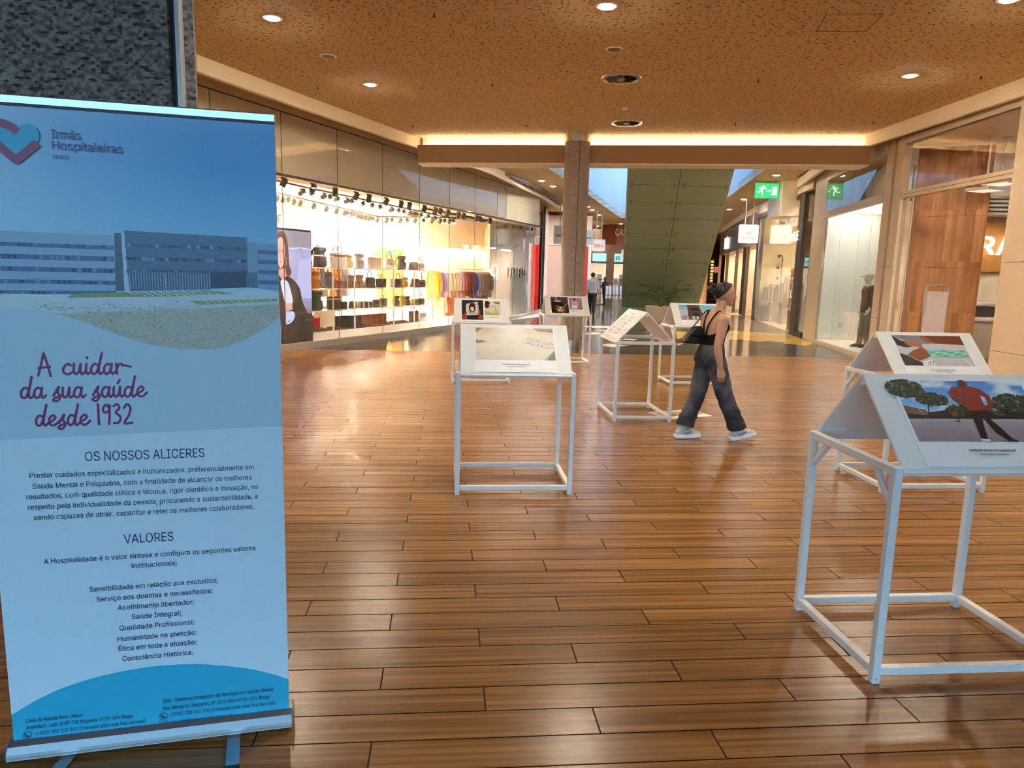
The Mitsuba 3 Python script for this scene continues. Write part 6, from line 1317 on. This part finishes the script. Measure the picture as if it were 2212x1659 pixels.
# ------------------------------------------------------------------ people and mannequins
def cap(p, r0, q, r1, n=14):
    a = m3.Manifold.sphere(r0, n).translate(tuple(float(v) for v in p)); b = m3.Manifold.sphere(r1, n).translate(tuple(float(v) for v in q))
    return m3.Manifold.batch_hull([a, b])
def ball(p, r, s=(1, 1, 1), n=16): return m3.Manifold.sphere(r, n).scale(tuple(s)).translate(tuple(float(v) for v in p))
def soft(parts, edge=.02, it=8, lam=.5):
    m = m3.Manifold.batch_boolean(parts, m3.OpType.Add) if len(parts) > 1 else parts[0]
    m = tri(m.refine_to_length(edge))
    m.merge_vertices()
    trimesh.smoothing.filter_taubin(m, lamb=lam, nu=lam + .03, iterations=it); return m
V = lambda *a: np.array(a, float)
def hand(wrist, d, palm_n, side, k=1.0):
    """a relaxed hand: d points along the fingers, palm_n to the palm's inside, side to the thumb"""
    d, palm_n, side = [v / np.linalg.norm(v) for v in (d, palm_n, side)]; W = np.asarray(wrist); P_ = []
    c = W + d * .045 * k
    P_.append(m3.Manifold.batch_hull([m3.Manifold.sphere(.013 * k, 10).translate(tuple(W + d * a * k + side * b * k)) for a, b in ((0.0, .018), (0.0, -.018), (.085, .032), (.085, -.030))]))
    for i, (off, L_) in enumerate(((.030, .070), (.010, .078), (-.010, .072), (-.029, .056))):
        b0 = W + (d * .083 + side * off) * k; b1 = b0 + (d * .92 + palm_n * .25) * L_ * .45 * k; b2 = b1 + (d * .75 + palm_n * .65) * L_ * .32 * k; b3 = b2 + (d * .5 + palm_n * .85) * L_ * .25 * k
        P_ += [cap(b0, .0088 * k, b1, .0082 * k, 8), cap(b1, .0082 * k, b2, .0076 * k, 8), cap(b2, .0076 * k, b3, .0066 * k, 8)]
    t0 = W + (d * .022 + side * .026) * k; t1 = t0 + (d * .7 + side * .55 + palm_n * .25) * .036 * k; t2 = t1 + (d * .9 + side * .15 + palm_n * .3) * .028 * k
    return P_ + [cap(t0, .0125 * k, t1, .0100 * k, 8), cap(t1, .0100 * k, t2, .0080 * k, 8)]
def head_parts(c, f, k=1.0):
    """skull, jaw, nose, lips and ears round the head's centre c, looking along f (horizontal)"""
    f = np.array([f[0], f[1], 0.0]); f /= np.linalg.norm(f); l = np.array([-f[1], f[0], 0]); u = V(0, 0, 1)
    q = lambda a, b, h: c + (f * a + l * b + u * h) * k
    S_ = lambda p, r, n=14: m3.Manifold.sphere(r * k, n).translate(tuple(p))
    P_ = [m3.Manifold.batch_hull([S_(q(-.022, 0, .030), .082), S_(q(.022, 0, .034), .070), S_(q(.0, .022, .02), .066), S_(q(.0, -.022, .02), .066)]),
          m3.Manifold.batch_hull([S_(q(.018, .028, -.005), .050), S_(q(.018, -.028, -.005), .050), S_(q(.052, 0, -.088), .022), S_(q(.035, .024, -.070), .026), S_(q(.035, -.024, -.070), .026), S_(q(.062, 0, -.02), .030), S_(q(.060, 0, .035), .030)]),
          m3.Manifold.batch_hull([S_(q(.088, 0, .012), .007, 8), S_(q(.106, 0, -.026), .0085, 8), S_(q(.088, .013, -.032), .007, 8), S_(q(.088, -.013, -.032), .007, 8)]),
          m3.Manifold.batch_hull([S_(q(.087, .014, -.054), .006, 8), S_(q(.087, -.014, -.054), .006, 8), S_(q(.093, 0, -.053), .006, 8)]), m3.Manifold.batch_hull([S_(q(.085, .012, -.064), .006, 8), S_(q(.085, -.012, -.064), .006, 8), S_(q(.090, 0, -.064), .0065, 8)])]
    for s in (-1, 1):
        P_.append(m3.Manifold.batch_hull([S_(q(-.004, s * .074, .012), .011, 8), S_(q(-.014, s * .080, .022), .009, 8), S_(q(-.002, s * .073, -.022), .008, 8)]))
        P_.append(m3.Manifold.batch_hull([S_(q(.078, s * .016, .036), .010, 8), S_(q(.064, s * .042, .034), .010, 8)]))
    return P_, q

# ---- the walking woman
HA = math.radians(14); wf = V(math.cos(HA), math.sin(HA), 0); wl_ = V(-math.sin(HA), math.cos(HA), 0); WO = V(1.958, 6.95, 0)
def w(a, b, h): return WO + wf * a + wl_ * b + V(0, 0, h)
t = thing('person', 'woman with a hair bun walking right, black sleeveless top, grey wide-leg jeans', 'person')
skin = mat('skin', (204, 152, 122), .5, .4)
neck0, hc = w(.055, 0, 1.262), w(.108, 0, 1.446)
torso = [m3.Manifold.batch_hull([ball(w(-.005, .075, .86), .095), ball(w(-.005, -.075, .86), .095), ball(w(.0, .05, .98), .082), ball(w(.0, -.05, .98), .082)]),
         m3.Manifold.batch_hull([ball(w(.0, .05, .98), .080), ball(w(.0, -.05, .98), .080), ball(w(.015, .075, 1.13), .085), ball(w(.015, -.075, 1.13), .085)]),
         m3.Manifold.batch_hull([ball(w(.015, .075, 1.13), .085), ball(w(.015, -.075, 1.13), .085), ball(w(.018, .125, 1.215), .050), ball(w(.018, -.125, 1.215), .050), ball(w(.03, 0, 1.235), .060)])]
bust = [ball(w(.070, s * .062, 1.135), .062, (1, 1, 1.05)) for s in (-1, 1)]
hf = V(1, .02, 0); hp, qh = head_parts(hc, hf, 1.0)
body = torso + bust + [cap(w(.030, 0, 1.225), .062, w(.075, 0, 1.36), .050), cap(w(.022, .1, 1.235), .045, w(.04, .02, 1.29), .045), cap(w(.022, -.1, 1.235), .045, w(.04, -.02, 1.29), .045)] + hp
# near (right) arm hanging, far (left) arm a little forward
RS, RE, RW = w(.012, -.168, 1.205), w(-.055, -.205, .965), w(-.018, -.215, .755)
LS, LE, LW = w(.015, .168, 1.205), w(.0, .20, .97), w(.14, .19, .82)
body += [ball(RS, .056), ball(LS, .056), cap(RS, .052, RE, .039), cap(RE, .039, w(-.048, -.208, .90), .040), cap(w(-.048, -.208, .90), .040, RW, .025), cap(LS, .052, LE, .039), cap(LE, .039, LW, .025)]
# legs: right one forward with the heel down, left one behind
RH, RK, RA = w(.0, -.085, .80), w(.135, -.095, .435), w(.292, -.10, .095)
LH, LK, LA = w(.0, .085, .80), w(-.085, .085, .43), w(-.205, .085, .085)
body += [cap(RH, .092, RK, .056), cap(RK, .056, RA, .036), cap(LH, .092, LK, .056), cap(LK, .056, LA, .036), cap(RA, .036, w(.36, -.10, .07), .028), cap(LA, .036, w(-.13, .085, .05), .028)]
bm_ = soft(body, .014, 10)
bp = add(t, 'body', bm_, skin, smooth=True)
hr, hl = soft(hand(RW, w(.004, -.218, .60) - RW, wl_ + .3 * wf, wf), .006, 6), soft(hand(LW, w(.22, .185, .74) - LW, -wl_ - V(0, 0, .2), V(0, 0, 1)), .006, 6)
add(bp, 'hand', hr, skin, smooth=True); add(bp, 'hand', hl, skin, smooth=True)
for s in (-1, 1):
    add(bp, 'eye', tri(ball(qh(.074, s * .030, .020), .0085, n=12)), matte((36, 26, 24)), smooth=True); add(bp, 'eyebrow', tri(m3.Manifold.batch_hull([ball(qh(.086, s * .016, .044), .0042, n=8), ball(qh(.074, s * .044, .046), .0038, n=8)])), matte((44, 28, 22)))
add(bp, 'lips', tri(m3.Manifold.batch_hull([ball(qh(.0955, 0, -.0585), .0052, n=8), ball(qh(.088, .016, -.0585), .0035, n=8), ball(qh(.088, -.016, -.0585), .0035, n=8)])), matte((150, 72, 66)), smooth=True)
# hair: swept back over the skull into a bun
hair_m = m3.Manifold.batch_hull([ball(qh(-.026, 0, .036), .0925), ball(qh(.020, 0, .042), .0785), ball(qh(0, .022, .026), .070), ball(qh(0, -.022, .026), .070), ball(qh(-.05, 0, .0), .066), ball(qh(-.045, 0, -.03), .05)])
hair_m = hair_m.trim_by_plane(tuple((-hf * .713 + V(0, 0, .70)).tolist()), float((-hf * .713 + V(0, 0, .70)) @ qh(.045, 0, .092)))
hair_list = [hair_m]
for i in range(22):
    a = rng.uniform(0, 6.28); r_ = rng.uniform(.012, .036); hair_list.append(ball(qh(-.130 + r_ * math.cos(a), .020 * rng.normal(), .060 + r_ * math.sin(a)), rng.uniform(.016, .026), n=10))
hair_list.append(cap(qh(-.09, 0, .04), .04, qh(-.125, 0, .055), .036))
hm = soft(hair_list, .009, 5); n_ = meshkit.fbm(np.array(hm.vertices) * V(60, 60, 160), 2) - .5; hm.vertices = hm.vertices + hm.vertex_normals * (n_ * .008)[:, None]
mat('dark_hair', (34, 22, 18), .4, .5)
add(bp, 'hair', hm, 'material_dark_hair', smooth=True, label='dark brown hair in a bun')
# top
tp = m3.Manifold.batch_boolean([m3.Manifold.batch_hull([ball(w(.0, .052, .93), .090), ball(w(.0, -.052, .93), .090), ball(w(.0, .05, .99), .088), ball(w(.0, -.05, .99), .088)]),
     m3.Manifold.batch_hull([ball(w(.0, .05, .98), .087), ball(w(.0, -.05, .98), .087), ball(w(.015, .077, 1.13), .091), ball(w(.015, -.077, 1.13), .091)]), m3.Manifold.batch_hull([ball(w(.015, .075, 1.13), .091), ball(w(.015, -.075, 1.13), .091), ball(w(.03, .085, 1.20), .060), ball(w(.03, -.085, 1.20), .060)])]
     + [ball(w(.071, s * .062, 1.135), .068, (1, 1, 1.05)) for s in (-1, 1)], m3.OpType.Add)
nrm = wf * .66 + V(0, 0, -.75); tp = tp.trim_by_plane(tuple(nrm.tolist()), float(nrm @ w(-.075, 0, 1.055)))
tm = tri(tp.refine_to_length(.012)); tm.merge_vertices(); trimesh.smoothing.filter_taubin(tm, iterations=6)
add(t, 'top', tm, mat('black_jersey', (20, 19, 22), .75, .2), smooth=True, label='black sleeveless top')
for s in (-1, 1):
    add(t, 'strap', tube(curve([w(.09, s * .075, 1.19), w(.055, s * .09, 1.262), w(.01, s * .088, 1.290), w(-.04, s * .075, 1.245), w(-.078, s * .045, 1.15), w(-.085, s * .02, 1.06)], 5), .0085, 6), 'material_black_jersey')
# jeans: wide legs
def leg_shell(Hp, K, A, hem):
    d = (K - hem) / np.linalg.norm(K - hem); d = d + V(0, 0, .8); d /= np.linalg.norm(d)
    return [cap(Hp, .106, K, .080, 18), cap(K, .080, hem, .088, 18).trim_by_plane(tuple(d.tolist()), float(d @ hem))]
hemR, hemL = RA + (RK - RA) * .02 + V(0, 0, .025), LA + (LK - LA) * .05 + V(0, 0, .03)
jp = [m3.Manifold.batch_hull([ball(w(-.012, .072, .84), .108, n=20), ball(w(-.012, -.072, .84), .108, n=20), ball(w(0, .052, .94), .091, n=20), ball(w(0, -.052, .94), .091, n=20)]), ball(w(-.055, .065, .815), .088), ball(w(-.055, -.065, .815), .088)]
jm = m3.Manifold.batch_boolean(jp + leg_shell(RH, RK, RA, hemR) + leg_shell(LH, LK, LA, hemL), m3.OpType.Add)
jm = jm.trim_by_plane((0, 0, -1), -.968)
dR = (RK - RA) / np.linalg.norm(RK - RA); dL = (LK - LA) / np.linalg.norm(LK - LA)
hole_r = jm.trim_by_plane((0, 0, 1), .055)
jm = tri(hole_r.refine_to_length(.014)); jm.merge_vertices(); trimesh.smoothing.filter_taubin(jm, iterations=6)
pts_ = np.array(jm.vertices); wr_ = meshkit.fbm(np.c_[pts_ @ wf * 9, pts_ @ wl_ * 9, pts_[:, 2] * 22], 3) - .5
jm.vertices = pts_ + jm.vertex_normals * (wr_ * .022 * np.clip((1.0 - pts_[:, 2]) * 1.6, .25, 1))[:, None]
def denim(p, n, uv):
    g = fbm(p.x * 7, p.y * 7, p.z * 5, 3); f = noise(p.x * 300, p.y * 300, p.z * 300)
    return mix((.035, .039, .048), (.125, .125, .130), smoothstep(.35, .72, g)) * (.8 + .4 * f)
mat('grey_denim', proc(denim), .8, .2)
jk = add(t, 'jeans', jm, 'material_grey_denim', smooth=True, label='washed grey wide-leg jeans')
add(jk, 'waistband', moved(lathe([(.0, 0)], 4), np.eye(4)) if False else tri(m3.Manifold.batch_hull([ball(w(0, .052, .945), .0945, (1, 1, .16)), ball(w(0, -.052, .945), .0945, (1, 1, .16))])), matte((56, 56, 62)))
for s in (-1, 1): add(jk, 'back_pocket', tri(m3.Manifold.batch_hull([ball(w(-.118, s * .040 + sx, .80 + sz), .008, (1, 1, 1), 8) for sx in (-.025, .03) for sz in (-.045, .045)])), 'material_grey_denim')
# shoes
def sneaker(A, pitch):
    d = wf * math.cos(pitch) + V(0, 0, math.sin(pitch)); u = np.cross(wl_, -d) if False else np.cross(d, wl_); s_ = wl_
    u = u / np.linalg.norm(u)
    B = lambda a, b, h: A + d * a + s_ * b + u * h
    up = soft([m3.Manifold.batch_hull([ball(B(-.055, 0, -.03), .034), ball(B(0, 0, -.01), .040), ball(B(.10, 0, -.045), .036), ball(B(.165, .004, -.055), .026)]), cap(B(-.03, 0, .0), .040, B(-.02, 0, .03), .041)], .010, 4)
    so = tri(m3.Manifold.batch_hull([ball(B(a, b, -.078), .014, n=10) for a, b in ((-.085, .022), (-.085, -.022), (.03, .036), (.03, -.036), (.12, .042), (.12, -.038), (.185, .018), (.185, -.012))] + [ball(B(a, b, -.060), .012, n=10) for a, b in ((-.092, .02), (-.092, -.02), (.12, .04), (.12, -.036), (.19, 0))]))
    return up, so, B
for A, pt in ((w(.292, -.10, .108), .17), (w(-.205, .085, .095), 0.0)):
    up, so, B = sneaker(A, pt)
    sh = add(t, 'shoe', up, matte((196, 200, 208)), smooth=True); add(sh, 'sole', so, matte((224, 228, 232)), smooth=40, label='white rubber sole')
    for s in (-1, 1): add(sh, 'stripe', tube([B(.00, s * .041, -.04), B(.04, s * .042, -.025), B(.075, s * .036, -.02)], .005, 5), matte((96, 104, 122)))
    add(sh, 'laces', concat([tube([B(.05 + k * .016, -.02, -.012 - k * .006), B(.05 + k * .016, .02, -.012 - k * .006)], .004, 5) for k in range(4)]), matte((236, 238, 240)))
# bag
t2_ = thing('handbag', 'small black shoulder bag hanging behind the woman', 'handbag')
BG = w(-.165, .06, 1.045)
bg = m3.Manifold.batch_hull([ball(BG + wf * a + V(0, 0, h) + wl_ * b, .022, n=12) for a, h, b in ((-.10, -.055, -.03), (.09, -.065, -.03), (-.10, -.055, .04), (.09, -.065, .04), (-.02, .065, 0), (.06, .070, 0))])
add(t2_, 'body', tri(bg), mat('black_leather', (24, 22, 24), .35, .5), smooth=40); add(t2_, 'strap', tube(curve([BG + wf * -.03 + V(0, 0, .07), w(-.11, .10, 1.19), w(.0, .135, 1.285), w(.07, .12, 1.22), w(.02, .15, 1.1), BG + wf * .07 + wl_ * .06 + V(0, 0, .07)], 6), .007, 6), 'material_black_leather')
add(t2_, 'flap', tri(m3.Manifold.batch_hull([ball(BG + wf * a + V(0, 0, h) - wl_ * .045, .012, n=10) for a, h in ((-.06, .01), (.08, .0), (-.02, .062), (.06, .066))])), 'material_black_leather')

# ---- simple clothed figures: far walkers and mannequins
def figure(t, M, H, pose, cols, head=True, cap_=None, hair=None, mann=False, edge=.03):
    """pose: joints in a frame of a 1.75 m figure (x forward, y left); cols: skin, shirt, trousers, shoes"""
    k = H / 1.75; q = lambda p: (M @ np.array([p[0] * k, p[1] * k, p[2] * k, 1.0]))[:3]; g = lambda p: q(pose[p])
    fdir = M[:3, 0]; skin_, shirt_, trs_, shoe_ = cols
    B_ = [m3.Manifold.batch_hull([ball(q((0, y, .95)), .12 * k) for y in (-.07, .07)] + [ball(q((.0, y, 1.15)), .11 * k) for y in (-.06, .06)]), m3.Manifold.batch_hull([ball(q((0, y, 1.15)), .105 * k) for y in (-.06, .06)] + [ball(q((.01, y, 1.34)), .11 * k) for y in (-.08, .08)] + [ball(q((.0, y, 1.42)), .055 * k) for y in (-.16, .16)] + [ball(q((0, 0, 1.45)), .06 * k)]),
          cap(q((0, 0, 1.42)), .06 * k, q((.02, 0, 1.55)), .052 * k)]
    hcen = q((.035, 0, 1.635)); hd_, hq = head_parts(hcen, fdir, k * 1.05); 
    if head: B_ += hd_
    arms = []
    for s in ('l', 'r'): arms += [cap(g(s + 's'), .058 * k, g(s + 'e'), .046 * k), cap(g(s + 'e'), .046 * k, g(s + 'w'), .030 * k)]
    legs = []
    for s in ('l', 'r'): legs += [cap(g(s + 'h'), .095 * k, g(s + 'k'), .062 * k), cap(g(s + 'k'), .062 * k, g(s + 'a'), .042 * k)]
    bm2 = add(t, 'body', soft(B_ + arms + legs, edge, 8), skin_, smooth=True)
    for s, sy in (('l', 1), ('r', -1)): add(bm2, 'hand', soft(hand(g(s + 'w'), (g(s + 'w') - g(s + 'e')), -M[:3, 1] * sy, fdir, k), .012, 3), skin_, smooth=True)
    sh_ = [m3.Manifold.batch_hull([ball(q((0, y, .93)), .135 * k) for y in (-.07, .07)] + [ball(q((0, y, 1.15)), .125 * k) for y in (-.065, .065)]), m3.Manifold.batch_hull([ball(q((0, y, 1.15)), .122 * k) for y in (-.065, .065)] + [ball(q((.01, y, 1.34)), .125 * k) for y in (-.085, .085)] + [ball(q((.0, y, 1.415)), .068 * k) for y in (-.16, .16)])]
    for s in ('l', 'r'): sh_ += [cap(g(s + 's'), .072 * k, g(s + 'e'), .060 * k), cap(g(s + 'e'), .060 * k, g(s + 'e') * .3 + g(s + 'w') * .7, .048 * k)]
    add(t, 'shirt', soft(sh_, edge, 6), shirt_, smooth=True)
    tr_ = [m3.Manifold.batch_hull([ball(q((0, y, .98)), .122 * k) for y in (-.07, .07)] + [ball(q((-.01, y, .87)), .125 * k) for y in (-.08, .08)])]
    for s in ('l', 'r'): tr_ += [cap(g(s + 'h'), .112 * k, g(s + 'k'), .080 * k), cap(g(s + 'k'), .080 * k, g(s + 'a') + (0, 0, .0), .066 * k)]
    add(t, 'trousers', soft(tr_, edge, 6), trs_, smooth=True)
    for s in ('l', 'r'):
        a = g(s + 'a'); pt_ = pose.get(s + 'p', 0.0); d = fdir * math.cos(pt_) + V(0, 0, math.sin(pt_))
        add(t, 'shoe', tri(m3.Manifold.batch_hull([ball(a + d * x * k + V(0, 0, z * k), r * k, n=10) for x, z, r in ((-.05, -.045, .035), (.0, -.01, .045), (.12, -.05, .036), (.19, -.06, .024))])), shoe_, smooth=40)
    if hair: add(bm2, 'hair', soft([m3.Manifold.batch_hull([ball(hq(-.024, 0, .038), .095 * k), ball(hq(.018, 0, .046), .082 * k), ball(hq(-.04, 0, -.005), .07 * k)]).trim_by_plane(tuple((-fdir * .75 + V(0, 0, .66)).tolist()), float((-fdir * .75 + V(0, 0, .66)) @ hq(.035, 0, .045)))], .02, 3), hair, smooth=True)
    return q, hq, k
STAND = dict(ls=(0, .175, 1.41), le=(-.02, .23, 1.13), lw=(.04, .24, .88), rs=(0, -.175, 1.41), re=(-.02, -.23, 1.13), rw=(.04, -.24, .88), lh=(0, .09, .90), lk=(.01, .10, .50), la=(-.01, .10, .085), rh=(0, -.09, .90), rk=(.02, -.10, .50), ra=(.02, -.10, .085))
WALK = dict(STAND, lk=(.10, .09, .50), la=(.20, .09, .10), rk=(-.06, -.09, .49), ra=(-.28, -.09, .14), rp=-.5, le=(-.10, .22, 1.14), lw=(-.08, .23, .90), re=(.02, -.23, 1.14), rw=(.16, -.22, .95))
t = thing('person', 'man in a pale shirt and dark trousers walking away beside the red panel', 'person')
figure(t, at(3.20, 29.3, 0, 82), 1.71, WALK, (skin, matte((176, 166, 168)), matte((34, 32, 38)), matte((26, 24, 26))), hair=mat('black_hair', (26, 22, 24), .45, .4))
t = thing('person', 'cleaner in dark clothes pushing a mop, far beyond the column', 'person')
CLP = dict(STAND, le=(.16, .20, 1.16), lw=(.34, .06, 1.12), re=(.12, -.24, 1.10), rw=(.36, -.05, .92), lk=(.08, .10, .50), la=(.12, .11, .085), rk=(-.02, -.10, .5), ra=(-.12, -.11, .1))
figure(t, at(5.06, 40, 0, 215), 1.52, CLP, (mat('dark_skin', (96, 66, 54), .5, .4), matte((40, 40, 58)), matte((34, 34, 46)), matte((20, 20, 24))), hair='material_black_hair')
t = thing('mop', 'long pale mop handle held by the cleaner', 'mop')
add(t, 'handle', tube([(4.62, 39.75, .04), (4.86, 39.82, 1.22)], .016, 8), matte((206, 210, 222))); add(t, 'head', box(4.30, 4.90, 39.68, 39.80, 0, .05, .015), matte((120, 124, 140)))
# mannequins
MAN = mat('mannequin_white', (222, 222, 212), .4, .4); MTAN = mat('mannequin_tan', (156, 92, 58), .45, .4)
t = thing('mannequin', 'pale mannequin in a beige cap, brown top and dark green trousers in the white window', 'mannequin')
q, hq, k = figure(t, at(8.25, 16.62, .09, 178), 1.72, dict(STAND, le=(-.03, .24, 1.14), lw=(.05, .2, .92), rk=(.04, -.11, .5), ra=(.06, -.13, .085)), (MAN, matte((84, 62, 54)), mat('bottle_green', (30, 56, 50), .7, .2), matte((40, 34, 32))))
fd_ = V(math.cos(math.radians(178)), math.sin(math.radians(178)), 0)
add(t, 'cap', concat([soft([m3.Manifold.batch_hull([ball(hq(-.02, 0, .040), .098), ball(hq(.02, 0, .045), .086)]).trim_by_plane((0, 0, 1), float(hq(0, 0, .045)[2]))], .015, 3), tri(m3.Manifold.batch_hull([ball(hq(.085, s * .06, .05), .008, n=8) for s in (-1, 1)] + [ball(hq(.175, s * .03, .035), .008, n=8) for s in (-1, 1)]))]), matte((206, 190, 160)))
add(t, 'belt', tri(m3.Manifold.batch_hull([ball(q((0, y, 1.0)), .130 * k, (1, 1, .14)) for y in (-.07, .07)])), matte((110, 76, 52)))
t = thing('mannequin', 'tan-headed mannequin in a grey suit jacket and white shirt behind the black post', 'mannequin')
q, hq, k = figure(t, at(10.35, 26.75, .16, 268), 1.90, STAND, (MTAN, matte((104, 98, 90)), matte((84, 70, 58)), matte((60, 46, 40))))
add(t, 'shirt_front', tri(m3.Manifold.batch_hull([ball(q((.118, y, z)), .012, n=8) for y, z in ((-.05, 1.42), (.05, 1.42), (0, 1.14))])), matte((230, 226, 218)))
for i, (x, y, z, c, lab, h) in enumerate([(9.30, 23.0, .66, (88, 76, 74), 'tan-headed mannequin in a dark jacket on the tan plinth', 1.48), (9.42, 22.55, .66, (196, 186, 176), 'dark-headed mannequin in a pale sweater on the tan plinth', 1.80)]):
    t = thing('mannequin', lab, 'mannequin')
    figure(t, at(x, y, z, 250 + 10 * i), h, STAND, ((MTAN, mat('mannequin_dark', (70, 50, 40), .45, .4))[i], matte(c), matte((90, 88, 90) if i else (40, 38, 42)), matte((222, 216, 206))))

# ------------------------------------------------------------------ all lamps in the units that the exposure expects
for k_, d_ in list(scene.items()):
    for e_ in [d_] if d_.get('type') == 'spot' else [d_['emitter']] if 'emitter' in d_ else []:
        for f_ in ('radiance', 'intensity'):
            if f_ in e_ and 'value' in e_[f_]: e_[f_]['value'] = [float(v) * LIGHT_UNIT for v in e_[f_]['value']]
    if d_.get('type') == 'spot': d_.setdefault('sampling_weight', 0.5)
